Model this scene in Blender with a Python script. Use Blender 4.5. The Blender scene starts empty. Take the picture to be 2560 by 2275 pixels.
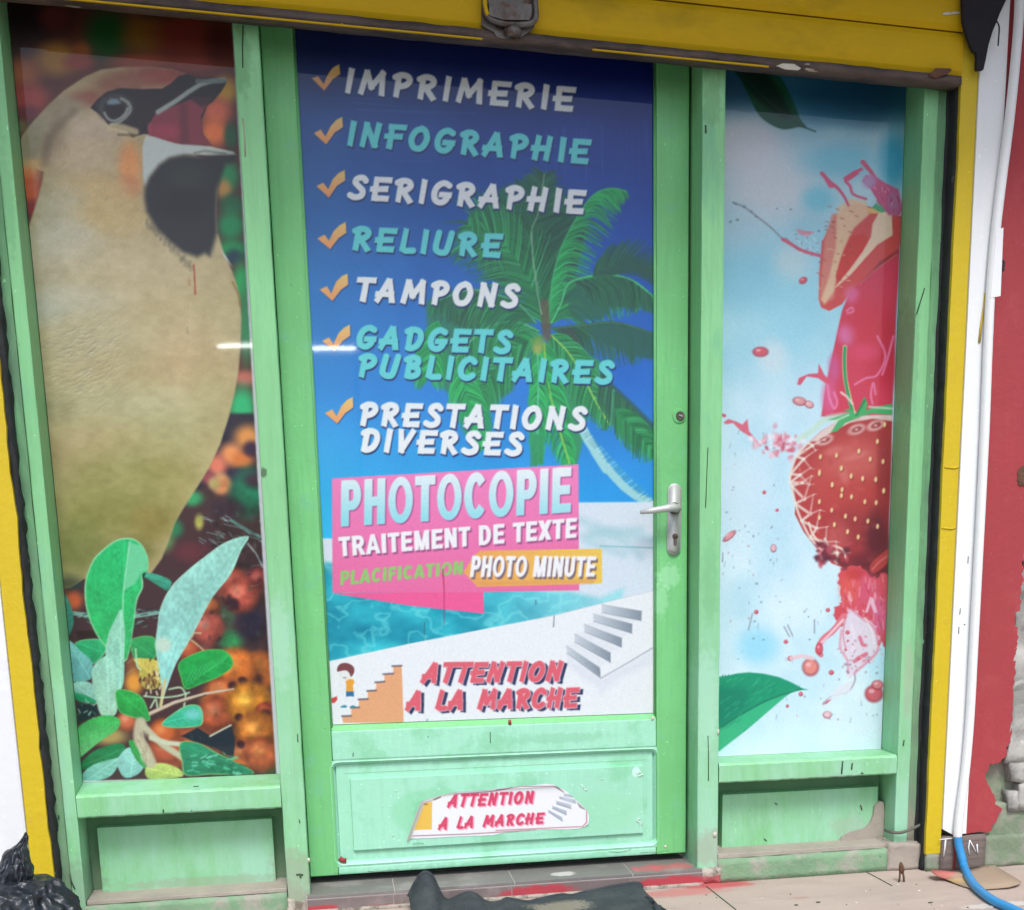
import bpy, bmesh, math, random
import numpy as np
from mathutils import Matrix, Vector

# ------------------------------------------------------------------ camera
HC = 0.90      # eye height above the pavement
D = 3.05       # metres from the eye to the front of the timber posts (plane y = 0)
F, CX, CY = 3194.97, 1659.66, 2011.02
W0, H0 = 2560.0, 2275.0
M = np.array([[0.966475674114939, -0.0011983129977667512, -0.2567553999238061],
              [-0.05341919955195624, 0.9771685478529938, -0.2056405072112486],
              [0.25113972198961884, 0.21246221577690158, 0.9443456180889848]])
sc = bpy.context.scene
cam = bpy.data.cameras.new('camera'); camo = bpy.data.objects.new('camera', cam)
sc.collection.objects.link(camo); sc.camera = camo
cam.sensor_fit = 'HORIZONTAL'; cam.sensor_width = 36.0; cam.lens = F / W0 * 36.0
cam.shift_x = (W0 / 2 - CX) / W0; cam.shift_y = (CY - H0 / 2) / W0
cam.clip_start = 0.05; cam.clip_end = 500
Pm = np.array([[1, 0, 0], [0, 0, -1], [0, 1, 0]], float)
Rw = (np.diag([1, -1, -1]) @ M @ Pm).T
camo.matrix_world = Matrix([[*Rw[0], 0], [*Rw[1], -D], [*Rw[2], HC], [0, 0, 0, 1]])

# ------------------------------------------------------------------ light
SUN_EL, SUN_AZ = 56.0, -1.0       # high soft sun straight in front of the shop
w = bpy.data.worlds.new('World'); sc.world = w; w.use_nodes = True
nt = w.node_tree; nt.nodes.clear()
sky = nt.nodes.new('ShaderNodeTexSky'); sky.sky_type = 'NISHITA'; sky.sun_disc = False
sky.sun_elevation = math.radians(SUN_EL); sky.sun_rotation = math.radians(180 - SUN_AZ)
sky.air_density = 1.0; sky.dust_density = 3.0; sky.ozone_density = 1.0
bg = nt.nodes.new('ShaderNodeBackground'); bg.inputs[1].default_value = 0.13
ow = nt.nodes.new('ShaderNodeOutputWorld')
nt.links.new(sky.outputs[0], bg.inputs[0]); nt.links.new(bg.outputs[0], ow.inputs[0])
sun = bpy.data.lights.new('sun', 'SUN'); sun.energy = 1.5; sun.angle = math.radians(16)
sun.color = (0.96, 1.0, 0.99)
suno = bpy.data.objects.new('sun', sun); sc.collection.objects.link(suno)
e, a = math.radians(SUN_EL), math.radians(SUN_AZ)
sd = Vector((math.sin(a) * math.cos(e), -math.cos(a) * math.cos(e), math.sin(e)))
suno.rotation_euler = sd.to_track_quat('Z', 'Y').to_euler(); suno.location = sd * 20
sc.view_settings.view_transform = 'Standard'; sc.view_settings.look = 'None'
sc.view_settings.exposure = 0.66; sc.view_settings.gamma = 1; sc.view_settings.use_curve_mapping = False

# ------------------------------------------------------------------ helpers
def at(px, py, y=0.0):
    d = M.T @ np.array([(px - CX) / F, (py - CY) / F, 1.0]); t = (D + y) / d[2]
    return (float(d[0] * t), y, float(HC - d[1] * t))
def ground_at(px, py, z=0.0):
    d = M.T @ np.array([(px - CX) / F, (py - CY) / F, 1.0]); t = (HC - z) / d[1]
    return (float(d[0] * t), float(d[2] * t - D), z)
def AX(px, py, y=0.0): return at(px, py, y)[0]
def AZ(px, py, y=0.0): return at(px, py, y)[2]
ZM = {'A': (0, 0, .3524), 'B': (0, 600, .3524), 'C': (0, 1200, .4185), 'DD': (0, 1700, .3718),
      'E': (640, 0, .3524), 'F': (1100, 0, .3524), 'G': (700, 560, .3524), 'H': (1100, 560, .3524),
      'I': (760, 1120, .4405), 'J': (700, 1780, .3131), 'K': (1240, 1780, .3131),
      'L': (1740, 0, .4012), 'M': (1740, 560, .4012), 'N': (1740, 1100, .4406), 'O': (1740, 1780, .4012), 'P': (1560, 940, .2752),
      'Q': (2240, 1980, .1624), 'R': (2200, 0, .1762), 'S': (1330, 1480, .1817), 'T': (960, 2100, .362),
      'U': (0, 1980, .2055), 'V': (1160, 0, .1174)}
def Z(k, *pts):
    ox, oy, s = ZM[k]; return [(ox + x * s, oy + y * s) for x, y in pts]
rnd = random.Random(7)
COL = sc.collection
def s2l(c):
    c = np.asarray(c, float) / 255.0
    return np.where(c <= 0.04045, c / 12.92, ((c + 0.055) / 1.055) ** 2.4)
def tag(o, label=None, cat=None, group=None, kind=None):
    if label: o['label'] = label
    if cat: o['category'] = cat
    if group: o['group'] = group
    if kind: o['kind'] = kind
    return o
def thing(name, loc, label, cat, group=None):
    o = bpy.data.objects.new(name, None); o.empty_display_size = 0.05; COL.objects.link(o)
    o.location = loc; return tag(o, label, cat, group)
def link(name, me, m, parent=None, smooth=False):
    if m is not None: me.materials.clear(); me.materials.append(m)
    o = bpy.data.objects.new(name, me); COL.objects.link(o)
    if parent is not None:
        o.parent = parent
        base = parent
        off = Vector((0, 0, 0))
        while base is not None: off += base.location; base = base.parent
        me.transform(Matrix.Translation(-off))
    if smooth:
        for p in me.polygons: p.use_smooth = True
    return o
def bm_me(bm, name='mesh'):
    me = bpy.data.meshes.new(name); bmesh.ops.recalc_face_normals(bm, faces=bm.faces); bm.to_mesh(me); bm.free(); return me
def bx(bm, x0, x1, y0, y1, z0, z1, bev=0.0, seg=2):
    r = bmesh.ops.create_cube(bm, size=1.0)
    for v in r['verts']:
        v.co = Vector((x0 + (v.co.x + .5) * (x1 - x0), y0 + (v.co.y + .5) * (y1 - y0), z0 + (v.co.z + .5) * (z1 - z0)))
    if bev > 0:
        ed = list({e for v in r['verts'] for e in v.link_edges})
        bmesh.ops.bevel(bm, geom=ed, offset=bev, segments=seg, affect='EDGES', profile=0.6)
def box(name, x0, x1, y0, y1, z0, z1, m, parent=None, bev=0.003):
    bm = bmesh.new(); bx(bm, x0, x1, y0, y1, z0, z1, bev); return link(name, bm_me(bm), m, parent)
def prism(name, pts, y0, y1, m, parent=None, bev=0.0):
    """closed outline (x,z) extruded from y0 (front) to y1 (back)"""
    bm = bmesh.new()
    vf = [bm.verts.new((x, y0, z)) for x, z in pts]
    f = bm.faces.new(vf)
    r = bmesh.ops.extrude_face_region(bm, geom=[f])
    for v in [g for g in r['geom'] if isinstance(g, bmesh.types.BMVert)]: v.co.y = y1
    bmesh.ops.triangulate(bm, faces=[q for q in bm.faces if len(q.verts) > 4])
    return link(name, bm_me(bm), m, parent)
def catmull(pts, n=8, closed=False):
    P = [Vector(p) for p in pts]; out = []
    N = len(P); rng = range(N) if closed else range(N - 1)
    for i in rng:
        p0 = P[(i - 1) % N] if closed or i > 0 else P[i]; p1 = P[i]; p2 = P[(i + 1) % N]
        p3 = P[(i + 2) % N] if closed or i + 2 < N else p2
        for k in range(n):
            t = k / n
            out.append(0.5 * ((2 * p1) + (p2 - p0) * t + (2 * p0 - 5 * p1 + 4 * p2 - p3) * t * t + (3 * p1 - p0 - 3 * p2 + p3) * t ** 3))
    if not closed: out.append(P[-1])
    return out
def tube_me(pts, r, seg=12, caps=True):
    bm = bmesh.new(); rings = []
    P = [Vector(p) for p in pts]
    up = Vector((0.13, 0.4, 0.9)).normalized()
    for i, p in enumerate(P):
        t = (P[min(i + 1, len(P) - 1)] - P[max(i - 1, 0)]).normalized()
        u = t.cross(up); u = u.normalized() if u.length > 1e-4 else Vector((1, 0, 0)); v = t.cross(u).normalized()
        rr = r[i] if isinstance(r, (list, tuple)) else r
        rings.append([bm.verts.new(p + (u * math.cos(2 * math.pi * k / seg) + v * math.sin(2 * math.pi * k / seg)) * rr) for k in range(seg)])
    for a_, b_ in zip(rings, rings[1:]):
        for k in range(seg): bm.faces.new((a_[k], a_[(k + 1) % seg], b_[(k + 1) % seg], b_[k]))
    if caps: bm.faces.new(rings[0]); bm.faces.new(rings[-1])
    return bm_me(bm)
def rough_box(name, x0, x1, y0, y1, z0, z1, m, parent=None, amp=0.004, cell=0.03, seed=1, fr=8.0):
    """box whose faces are subdivided and made uneven"""
    from mathutils import noise
    bm = bmesh.new()
    r = bmesh.ops.create_cube(bm, size=1.0)
    for v in r['verts']:
        v.co = Vector((x0 + (v.co.x + .5) * (x1 - x0), y0 + (v.co.y + .5) * (y1 - y0), z0 + (v.co.z + .5) * (z1 - z0)))
    for k in range(7):
        ed = [e_ for e_ in bm.edges if e_.calc_length() > cell]
        if not ed: break
        bmesh.ops.subdivide_edges(bm, edges=ed, cuts=1, use_grid_fill=True)
    bmesh.ops.triangulate(bm, faces=[f_ for f_ in bm.faces if len(f_.verts) > 4])
    for v in bm.verts:
        n_ = noise.noise_vector(Vector(v.co) * fr + Vector((seed * 3.1, seed, 0)))
        v.co += Vector((n_.x, n_.y, n_.z)) * amp
    return link(name, bm_me(bm), m, parent, smooth=True)

# ------------------------------------------------------------------ materials
def mat(name, col, rough=0.6, var=0.12, vscale=6.0, col2=None, c2amt=0.0, c2scale=14.0, bump=0.15, bscale=60.0,
        stretch=(1, 1, 1), metallic=0.0, coat=0.0, spec=0.5, chips=None, chip_amt=0.68, chip_scale=22.0, dirt_or_light=None, dirt_or_light_z=None, streak=0):
    m = bpy.data.materials.new(name); m.use_nodes = True; t = m.node_tree; N = t.nodes; L = t.links
    b = N['Principled BSDF']
    tc = N.new('ShaderNodeTexCoord'); mp = N.new('ShaderNodeMapping'); mp.inputs['Scale'].default_value = stretch
    gp = N.new('ShaderNodeNewGeometry')
    L.new(gp.outputs['Position'], mp.inputs['Vector'])
    def noise(s, det=6, rgh=0.6, vec=None):
        n = N.new('ShaderNodeTexNoise'); n.inputs['Scale'].default_value = s; n.inputs['Detail'].default_value = det
        n.inputs['Roughness'].default_value = rgh; L.new(vec or mp.outputs[0], n.inputs['Vector']); return n
    def ramp(src, a_, b_):
        r = N.new('ShaderNodeMapRange'); r.inputs['From Min'].default_value = a_; r.inputs['From Max'].default_value = b_
        L.new(src, r.inputs['Value']); return r.outputs['Result']
    def mix(fac, A_, B_):
        x = N.new('ShaderNodeMix'); x.data_type = 'RGBA'
        if isinstance(fac, float): x.inputs['Factor'].default_value = fac
        else: L.new(fac, x.inputs['Factor'])
        for s_, v in ((6, A_), (7, B_)):
            if isinstance(v, tuple): x.inputs[s_].default_value = (*v[:3], 1)
            else: L.new(v, x.inputs[s_])
        return x.outputs[2]
    lo = tuple(c * (1 - var) for c in col); hi = tuple(min(1, c * (1 + var)) for c in col)
    n1 = noise(vscale); c = mix(ramp(n1.outputs[0], 0.3, 0.7), lo, hi)
    nf = noise(vscale * 28, 3); c = mix(ramp(nf.outputs[0], 0.2, 0.8), c, mix(0.5, c, tuple(x * (1 - var * 1.2) for x in col)))
    if streak:
        ms = N.new('ShaderNodeMapping'); ms.inputs['Scale'].default_value = (1, 1, .07); L.new(gp.outputs['Position'], ms.inputs['Vector'])
        ns = noise(70, 4, .7, ms.outputs[0]); c = mix(ramp(ns.outputs[0], .45, .75), c, tuple(x * (1 - streak) for x in col))
        nl = noise(2.6, 5, .6); c = mix(ramp(nl.outputs[0], .42, .7), c, tuple(x * (1 - streak * .8) for x in col))
        if streak > .09:
            nq = noise(170, 3, .6); c = mix(ramp(nq.outputs[0], .71, .76), c, tuple(x * .35 for x in col))
        nw = noise(130, 3, .5); c = mix(ramp(nw.outputs[0], .70, .74), c, tuple(min(1, x * 1.35 + .05) for x in col))
    if col2 is not None:
        n2 = noise(c2scale, 5, 0.65); c = mix(ramp(n2.outputs[0], 0.62 - c2amt * 0.3, 0.72 - c2amt * .2), c, col2)
    if dirt_or_light is not None:
        sx = N.new('ShaderNodeSeparateXYZ'); L.new(gp.outputs['Position'], sx.inputs[0])
        h = ramp(sx.outputs['Z'], dirt_or_light_z[1], dirt_or_light_z[0]); nd = noise(9, 6, .7)
        mu = N.new('ShaderNodeMath'); mu.operation = 'MULTIPLY'; L.new(h, mu.inputs[0]); L.new(ramp(nd.outputs[0], 0.35, 0.62), mu.inputs[1])
        c = mix(mu.outputs[0], c, dirt_or_light)
    hgt = noise(bscale, 5, 0.6).outputs[0]
    if chips is not None:
        nc = noise(chip_scale, 4, 0.55); f = ramp(nc.outputs[0], chip_amt, chip_amt + 0.012); c = mix(f, c, chips)
        s_ = N.new('ShaderNodeMath'); s_.operation = 'MULTIPLY_ADD'; L.new(f, s_.inputs[0]); s_.inputs[1].default_value = -0.6; L.new(hgt, s_.inputs[2]); hgt = s_.outputs[0]
    L.new(c, b.inputs['Base Color'])
    r_ = N.new('ShaderNodeMapRange'); L.new(n1.outputs[0], r_.inputs['Value']); r_.inputs['To Min'].default_value = max(0.03, rough - .12); r_.inputs['To Max'].default_value = min(1, rough + .12)
    L.new(r_.outputs[0], b.inputs['Roughness'])
    b.inputs['Metallic'].default_value = metallic; b.inputs['Coat Weight'].default_value = coat; b.inputs['Specular IOR Level'].default_value = spec
    if bump > 0:
        bp = N.new('ShaderNodeBump'); bp.inputs['Strength'].default_value = bump; bp.inputs['Distance'].default_value = 0.004
        L.new(hgt, bp.inputs['Height']); L.new(bp.outputs[0], b.inputs['Normal'])
    return m
GREEN = (0.23, 0.57, 0.26); DIRTY = (0.33, 0.35, 0.27)
MT = {
 'green': mat('green_paint', GREEN, .5, .10, 5, streak=0.22, col2=(0.17, 0.47, 0.25), c2amt=.15, c2scale=9, bump=.35, bscale=45, stretch=(1, 1, .35), chips=(.6, .62, .5), chip_amt=.77, chip_scale=60, dirt_or_light=(.33, .62, .45), dirt_or_light_z=(0.0, 1.0)),  # pale mint towards the ground: brighter light low down put into the colour
 'green_lit': mat('brightly_lit_green_door_paint', (0.36, 0.74, 0.54), .45, .07, 5, streak=0.14, col2=(0.25, 0.60, 0.38), c2amt=.35, c2scale=9, bump=.25, bscale=50, chips=(.2, .45, .3), chip_amt=.79, chip_scale=60),  # paler copy of the door green; overexposed lower door put into the colour
 'green_door': mat('green_door_paint', (0.18, 0.56, 0.21), .45, .08, 4, streak=0.18, col2=(0.17, 0.5, 0.24), c2amt=.2, c2scale=12, bump=.22, bscale=50, chips=(.62, .66, .55), chip_amt=.785, chip_scale=55),
 'green_old': mat('weathered_green_paint', (0.17, 0.42, 0.2), .65, .18, 7, streak=0.4, col2=(.12, .25, .14), c2amt=.45, c2scale=16, bump=.7, bscale=38, stretch=(1, 1, .3), chips=(.34, .36, .28), chip_amt=.72, chip_scale=30, dirt_or_light=(.2, .26, .18), dirt_or_light_z=(0.0, .9)),
 'green_shaded': mat('recess_shade_green_paint', (0.12, 0.27, 0.14), .7, .2, 9, bump=.3, bscale=40, dirt_or_light=(.2, .2, .16), dirt_or_light_z=(0, .2)),  # darker green copy; shade of the recess under the sills put into the colour
 'green_dirty': mat('dirty_green_board', (0.2, 0.34, 0.2), .8, .18, 9, col2=(.33, .33, .27), c2amt=.5, c2scale=14, bump=.8, bscale=60, chips=(.1, .13, .08), chip_amt=.72, chip_scale=55),
 'dust': mat('grey_dust', (.38, .33, .28), .95, .15, 12, bump=.6, bscale=80),
 'yellow': mat('yellow_paint', (0.60, 0.44, 0.006), .6, .07, 4, streak=0.08, bump=.35, bscale=60, col2=(.56, .39, .01), c2amt=.1, chips=(.2, .14, .05), chip_amt=.80, chip_scale=40),
 'yellow_metal': mat('yellow_shutter_paint', (0.58, 0.36, 0.003), .55, .10, 3, bump=.12, bscale=70, col2=(.42, .27, .004), c2amt=.2, c2scale=5, spec=.2, chips=(.14, .07, .04), chip_amt=.79, chip_scale=30, stretch=(.5, 1, 1)),
 'bar': mat('rusty_brown_bar', (0.12, 0.085, 0.07), .7, .3, 14, col2=(.05, .035, .03), c2amt=.6, c2scale=20, bump=.6, bscale=80, chips=(.42, .38, .3), chip_amt=.70, chip_scale=26, stretch=(.4, 1, 1)),
 'metal': mat('worn_grey_metal', (0.16, 0.15, 0.14), .5, .3, 20, col2=(.09, .05, .035), c2amt=.5, c2scale=30, bump=.6, bscale=90, metallic=.5, chips=(.45, .43, .4), chip_amt=.72, chip_scale=50),
 'rust': mat('rust', (0.13, 0.06, 0.035), .85, .3, 40, bump=.8, bscale=150),
 'black_gap': mat('black_sealant', (0.018, 0.02, 0.022), .8, .3, 20, bump=.7, bscale=60, chips=(.1, .11, .1), chip_amt=.70, chip_scale=50),
 'white': mat('white_wall_paint', (0.78, 0.80, 0.81), .7, .025, 5, streak=0.04, bump=.25, bscale=45, chips=(.35, .25, .25), chip_amt=.83, chip_scale=35),
 'red': mat('red_wall_paint', (0.36, 0.042, 0.05), .75, .08, 5, streak=0.1, bump=.35, bscale=70, col2=(.36, .05, .055), c2amt=.3, chips=(.7, .5, .5), chip_amt=.825, chip_scale=70),
 'stone': mat('grey_stone', (0.27, 0.27, 0.25), .9, .25, 10, col2=(.42, .41, .38), c2amt=.6, c2scale=9, bump=1.0, bscale=40, chips=(.09, .17, .22), chip_amt=.70, chip_scale=18),
 'moss': mat('mossy_render', (0.2, 0.26, 0.17), .95, .25, 12, col2=(.3, .28, .24), c2amt=.6, c2scale=8, bump=1.0, bscale=45),
 'plinth': mat('brown_plinth', (0.19, 0.145, 0.13), .85, .2, 12, col2=(.13, .12, .1), c2amt=.4, c2scale=10, bump=.8, bscale=60, stretch=(.25, .25, 1.6)),
 'pave': mat('pavement_concrete', (0.45, 0.36, 0.31), .85, .12, 4, col2=(.38, .31, .27), c2amt=.3, c2scale=6, bump=.4, bscale=50, stretch=(.6, 1.6, 1), chips=(.7, .68, .64), chip_amt=.79, chip_scale=30),
 'asphalt': mat('asphalt', (0.05, 0.05, 0.052), .9, .2, 8, bump=.6, bscale=120),
 'kerb': mat('kerb_concrete', (0.35, 0.34, 0.32), .9, .12, 8, bump=.5, bscale=60),
 'tile': mat('grey_doorstep_tile', (0.20, 0.185, 0.175), .55, .14, 9, col2=(.27, .25, .24), c2amt=.35, c2scale=10, bump=.25, bscale=60, chips=(.5, .48, .46), chip_amt=.775, chip_scale=24),
 'tile_riser': mat('brown_riser_tile', (0.19, 0.15, 0.145), .6, .16, 9, col2=(.27, .22, .21), c2amt=.4, c2scale=8, bump=.3, bscale=60),
 'grout': mat('pale_grout', (0.40, 0.36, 0.34), .9, .15, 30, bump=.5, bscale=90),
 'crumble': mat('crumbling_plaster', (0.5, 0.45, 0.38), .95, .25, 30, col2=(.18, .15, .12), c2amt=.5, c2scale=30, bump=1.0, bscale=70),
 'red_spray': mat('red_paint_overspray', (0.45, 0.035, 0.05), .6, .1, 10, bump=.2, bscale=60),
 'handle': mat('brushed_aluminium', (0.50, 0.51, 0.50), .42, .05, 40, bump=.08, bscale=200, metallic=.25, stretch=(1, 1, 4)),
 'dark': mat('dark_recess', (0.03, 0.028, 0.03), .7, .2, 30, bump=.3),
 'bag': mat('black_bin_bag_plastic', (0.013, 0.018, 0.025), .33, .2, 20, bump=1.0, bscale=40, spec=.6),
 'rubber': mat('black_rubber', (0.035, 0.045, 0.053), .8, .3, 30, col2=(.05, .06, .065), c2amt=.5, c2scale=14, bump=1.0, bscale=160, chips=(.35, .35, .3), chip_amt=.775, chip_scale=45),
 'hose_blue': mat('blue_hose', (0.03, 0.27, 0.60), .35, .05, 8, bump=.1, chips=(.75, .8, .85), chip_amt=.765, chip_scale=60),
 'hose_white': mat('white_painted_hose', (0.78, 0.80, 0.81), .6, .03, 8, bump=.3, chips=(.3, .2, .25), chip_amt=.82, chip_scale=50),
 'card': mat('brown_cardboard', (0.36, 0.27, 0.19), .9, .1, 8, bump=.4, bscale=90, stretch=(1, 3, 1), chips=(.75, .74, .7), chip_amt=.775, chip_scale=40),
 'card_red': mat('red_painted_cardboard', (0.5, 0.16, 0.13), .9, .15, 12, col2=(.5, .33, .15), c2amt=.5, c2scale=20, bump=.3, bscale=90),
 'cloth': mat('dark_purple_tar_paper', (0.014, 0.012, 0.018), .9, .3, 12, bump=.5, bscale=60),
 'cable': mat('grimy_grey_cable', (0.12, 0.12, 0.10), .8, .2, 30, bump=.5),
 'glass': None,
 'paint_white': mat('white_marker_paint', (0.75, 0.76, 0.75), .6, .05, 20, bump=.2),
 'paint_red': mat('red_marker_paint', (0.33, 0.03, 0.04), .6, .1, 20, bump=.2),
 'ochre': mat('ochre_paint_smear', (0.60, 0.42, 0.06), .7, .15, 30, bump=.3),
 'chip': mat('exposed_filler', (0.62, 0.58, 0.48), .9, .15, 40, bump=.5, bscale=90),
 'dark_mark': mat('dark_crack', (0.05, 0.085, 0.05), .9, .3, 40, bump=.2),
 'glue': mat('pale_glue_residue', (.55, .78, .62), .6, .1, 40, bump=.3),
}
gm = bpy.data.materials.new('window_glass'); gm.use_nodes = True; gb = gm.node_tree.nodes['Principled BSDF']
gb.inputs['Base Color'].default_value = (.08, .1, .1, 1); gb.inputs['Roughness'].default_value = .03; MT['glass'] = gm
def print_mat(name, coat=.6, rough=.5, bump=0.0):
    m = bpy.data.materials.new(name); m.use_nodes = True; t = m.node_tree; b = t.nodes['Principled BSDF']
    a_ = t.nodes.new('ShaderNodeVertexColor'); a_.layer_name = 'print'
    n = t.nodes.new('ShaderNodeTexNoise'); n.inputs['Scale'].default_value = 900; n.inputs['Detail'].default_value = 2
    g_ = t.nodes.new('ShaderNodeNewGeometry'); t.links.new(g_.outputs['Position'], n.inputs['Vector'])
    r = t.nodes.new('ShaderNodeMapRange'); t.links.new(n.outputs[0], r.inputs['Value']); r.inputs['To Min'].default_value = .84; r.inputs['To Max'].default_value = 1.16
    x = t.nodes.new('ShaderNodeVectorMath'); x.operation = 'SCALE'; t.links.new(a_.outputs['Color'], x.inputs[0]); t.links.new(r.outputs[0], x.inputs['Scale'])
    t.links.new(x.outputs[0], b.inputs['Base Color'])
    b.inputs['Roughness'].default_value = rough; b.inputs['Specular IOR Level'].default_value = .25
    b.inputs['Coat Weight'].default_value = coat; b.inputs['Coat Roughness'].default_value = .03; b.inputs['Coat IOR'].default_value = 1.5
    if bump:
        n2 = t.nodes.new('ShaderNodeTexNoise'); n2.inputs['Scale'].default_value = 5; t.links.new(g_.outputs['Position'], n2.inputs['Vector'])
        bp = t.nodes.new('ShaderNodeBump'); bp.inputs['Strength'].default_value = bump; bp.inputs['Distance'].default_value = .004
        t.links.new(n2.outputs[0], bp.inputs['Height']); t.links.new(bp.outputs[0], b.inputs['Coat Normal'])
    return m
# ------------------------------------------------------------------ setting: ground
def sheet(name, x0, x1, y0, y1, z, m, kind='structure', thick=0.0):
    bm = bmesh.new()
    if thick: bx(bm, x0, x1, y0, y1, z - thick, z, .004)
    else:
        v = [bm.verts.new(p) for p in ((x0, y0, z), (x1, y0, z), (x1, y1, z), (x0, y1, z))]; bm.faces.new(v)
    o = link(name, bm_me(bm), m); o['kind'] = kind; return o
sheet('ground', -80, 80, -120, 60, -0.13, MT['asphalt'])
pav = sheet('pavement', -8, 10, -2.2, 0.3, 0.0, MT['pave'], thick=.12)
sheet('kerb', -8, 10, -2.34, -2.203, -0.002, MT['kerb'], thick=.125)
# red overspray and scratches on the pavement in front of the right door post
def flat_patch(name, pts, z, m, parent=None, th=.0012):
    bm = bmesh.new(); vs = [bm.verts.new((x, y, z)) for x, y in pts]; f = bm.faces.new(vs)
    r = bmesh.ops.extrude_face_region(bm, geom=[f])
    for v in [g for g in r['geom'] if isinstance(g, bmesh.types.BMVert)]: v.co.z -= th
    bmesh.ops.triangulate(bm, faces=[q for q in bm.faces if len(q.verts) > 4])
    return link(name, bm_me(bm), m, parent)
def blobpts(cx, cy, rx, ry, n=14, j=.25, seed=0):
    r = random.Random(seed); return [(cx + rx * math.cos(2 * math.pi * k / n) * (1 + r.uniform(-j, j)), cy + ry * math.sin(2 * math.pi * k / n) * (1 + r.uniform(-j, j))) for k in range(n)]
g = ground_at(1775, 2228)
# pavement joints (recessed dark lines)
for k, (p, q) in enumerate((((1765, 2216), (1840, 2275)), ((2165, 2180), (2230, 2215)), ((1240, 2262), (1262, 2290)))):
    a_, b_ = ground_at(*p), ground_at(*q)
    dx, dy = b_[0] - a_[0], b_[1] - a_[1]; l = math.hypot(dx, dy); nx, ny = -dy / l * .0013, dx / l * .0013
    o = flat_patch('pavement_joint', [(a_[0] + nx, a_[1] + ny), (a_[0] - nx, a_[1] - ny), (b_[0] - nx, b_[1] - ny), (b_[0] + nx, b_[1] + ny)], .0016, MT['dark_mark'], pav)

# ------------------------------------------------------------------ masonry
YW = -0.045                      # painted wall faces
ZT = 2.75                       # top of what is modelled
XLW = (AX(22, 1700, YW) + AX(60, 1980, YW) + AX(84, 2206, YW)) / 3      # white | yellow, left
XLY = (AX(27, 1200, YW) + AX(113, 1980, YW) + AX(135, 2212, YW)) / 3    # yellow | dark gap, left
XRY = (AX(2406, 225, YW) + AX(2384, 638, YW) + AX(2354, 1238, YW) + AX(2322, 1900, YW)) / 4
XRW = (AX(2450, 225, YW) + AX(2425, 638, YW) + AX(2390, 1238, YW) + AX(2358, 1900, YW)) / 4
XRR = (AX(2454, 1240, YW) + AX(2425, 1900, YW)) / 2
wl = thing('left_wall', (XLW - 1, YW, 0), 'plain white painted wall left of the shop front behind the black bin bag', 'wall')
box('plaster', -3.0, XLW - .001, YW - .004, 0.5, 0.0, ZT, MT['white'], wl, .006)
def jag_strip(name, xe, xj, z0, z1, y0, y1, m, parent, side, amp=.0035, n=90, seed=3):
    r = random.Random(seed); pts = []; d = 0
    for k in range(n + 1):
        d = d * .75 + r.uniform(-1, 1) * amp * .5
        pts.append((xj + d + r.uniform(-1, 1) * amp * .25, z0 + (z1 - z0) * k / n))
    out = [(xe, z0)] + pts + [(xe, z1)] if side > 0 else [(xe, z1)] + pts[::-1] + [(xe, z0)]
    return prism(name, out, y0, y1, m, parent)
ys = thing('yellow_reveal', (XLY, YW, 0), 'yellow painted wall edge with ragged inner side, left of the green frame', 'wall edge', 'yellow edges of the shop opening')
jag_strip('yellow_band', XLW, XLY, 0.0, ZT, YW, YW + .012, MT['yellow'], ys, +1, seed=5)
box('masonry_edge', XLW, XLY - .006, YW + .012, .5, 0.0, ZT, MT['moss'], ys, .002)
yr = thing('yellow_reveal', (XRY, YW, 0), 'narrow yellow painted wall edge between the black gap and the white strip on the right', 'wall edge', 'yellow edges of the shop opening')
zb = AZ(2370, 2132, YW)
jag_strip('yellow_band', XRW, XRY, zb, ZT, YW, YW + .012, MT['yellow'], yr, -1, amp=.0016, seed=8)
box('masonry_edge', XRY + .004, XRW + .001, YW + .012, .5, 0.0, ZT, MT['moss'], yr, .002)
for zz in (AZ(2372, 1168, YW), AZ(2360, 1320, YW)):
    link('paint_ridge', tube_me([(XRY + .002, YW, zz), (XRY + .03, YW - .001, zz - .002), (XRW - .001, YW, zz + .001)], .0022, 8), MT['yellow'], yr, True)
# dark gaps between the walls and the timber (shutter channels)
gl = thing('shutter_guide', (XLY, .03, 0), 'black crusted gap and shutter channel along the left yellow edge', 'shutter channel', 'shutter guide channels')
XJ0 = (AX(54, 1200) + AX(111, 1828) + AX(140, 2212)) / 3
rough_box('channel', XLY - .009, XJ0 + .006, YW + .013, .2, 0.0, ZT, MT['black_gap'], gl, amp=.008, cell=.016, seed=2, fr=34)
gr = thing('shutter_guide', (XRY, .03, 0), 'black crusted gap and shutter channel along the right yellow edge', 'shutter channel', 'shutter guide channels')
XJ1 = (AX(2366, 562) + AX(2332, 1240) + AX(2300, 1900)) / 3
rough_box('channel', XRY - .003, XRY + .012, YW + .013, .2, 0.0, ZT, MT['black_gap'], gr, amp=.005, cell=.016, seed=4, fr=34)
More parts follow.
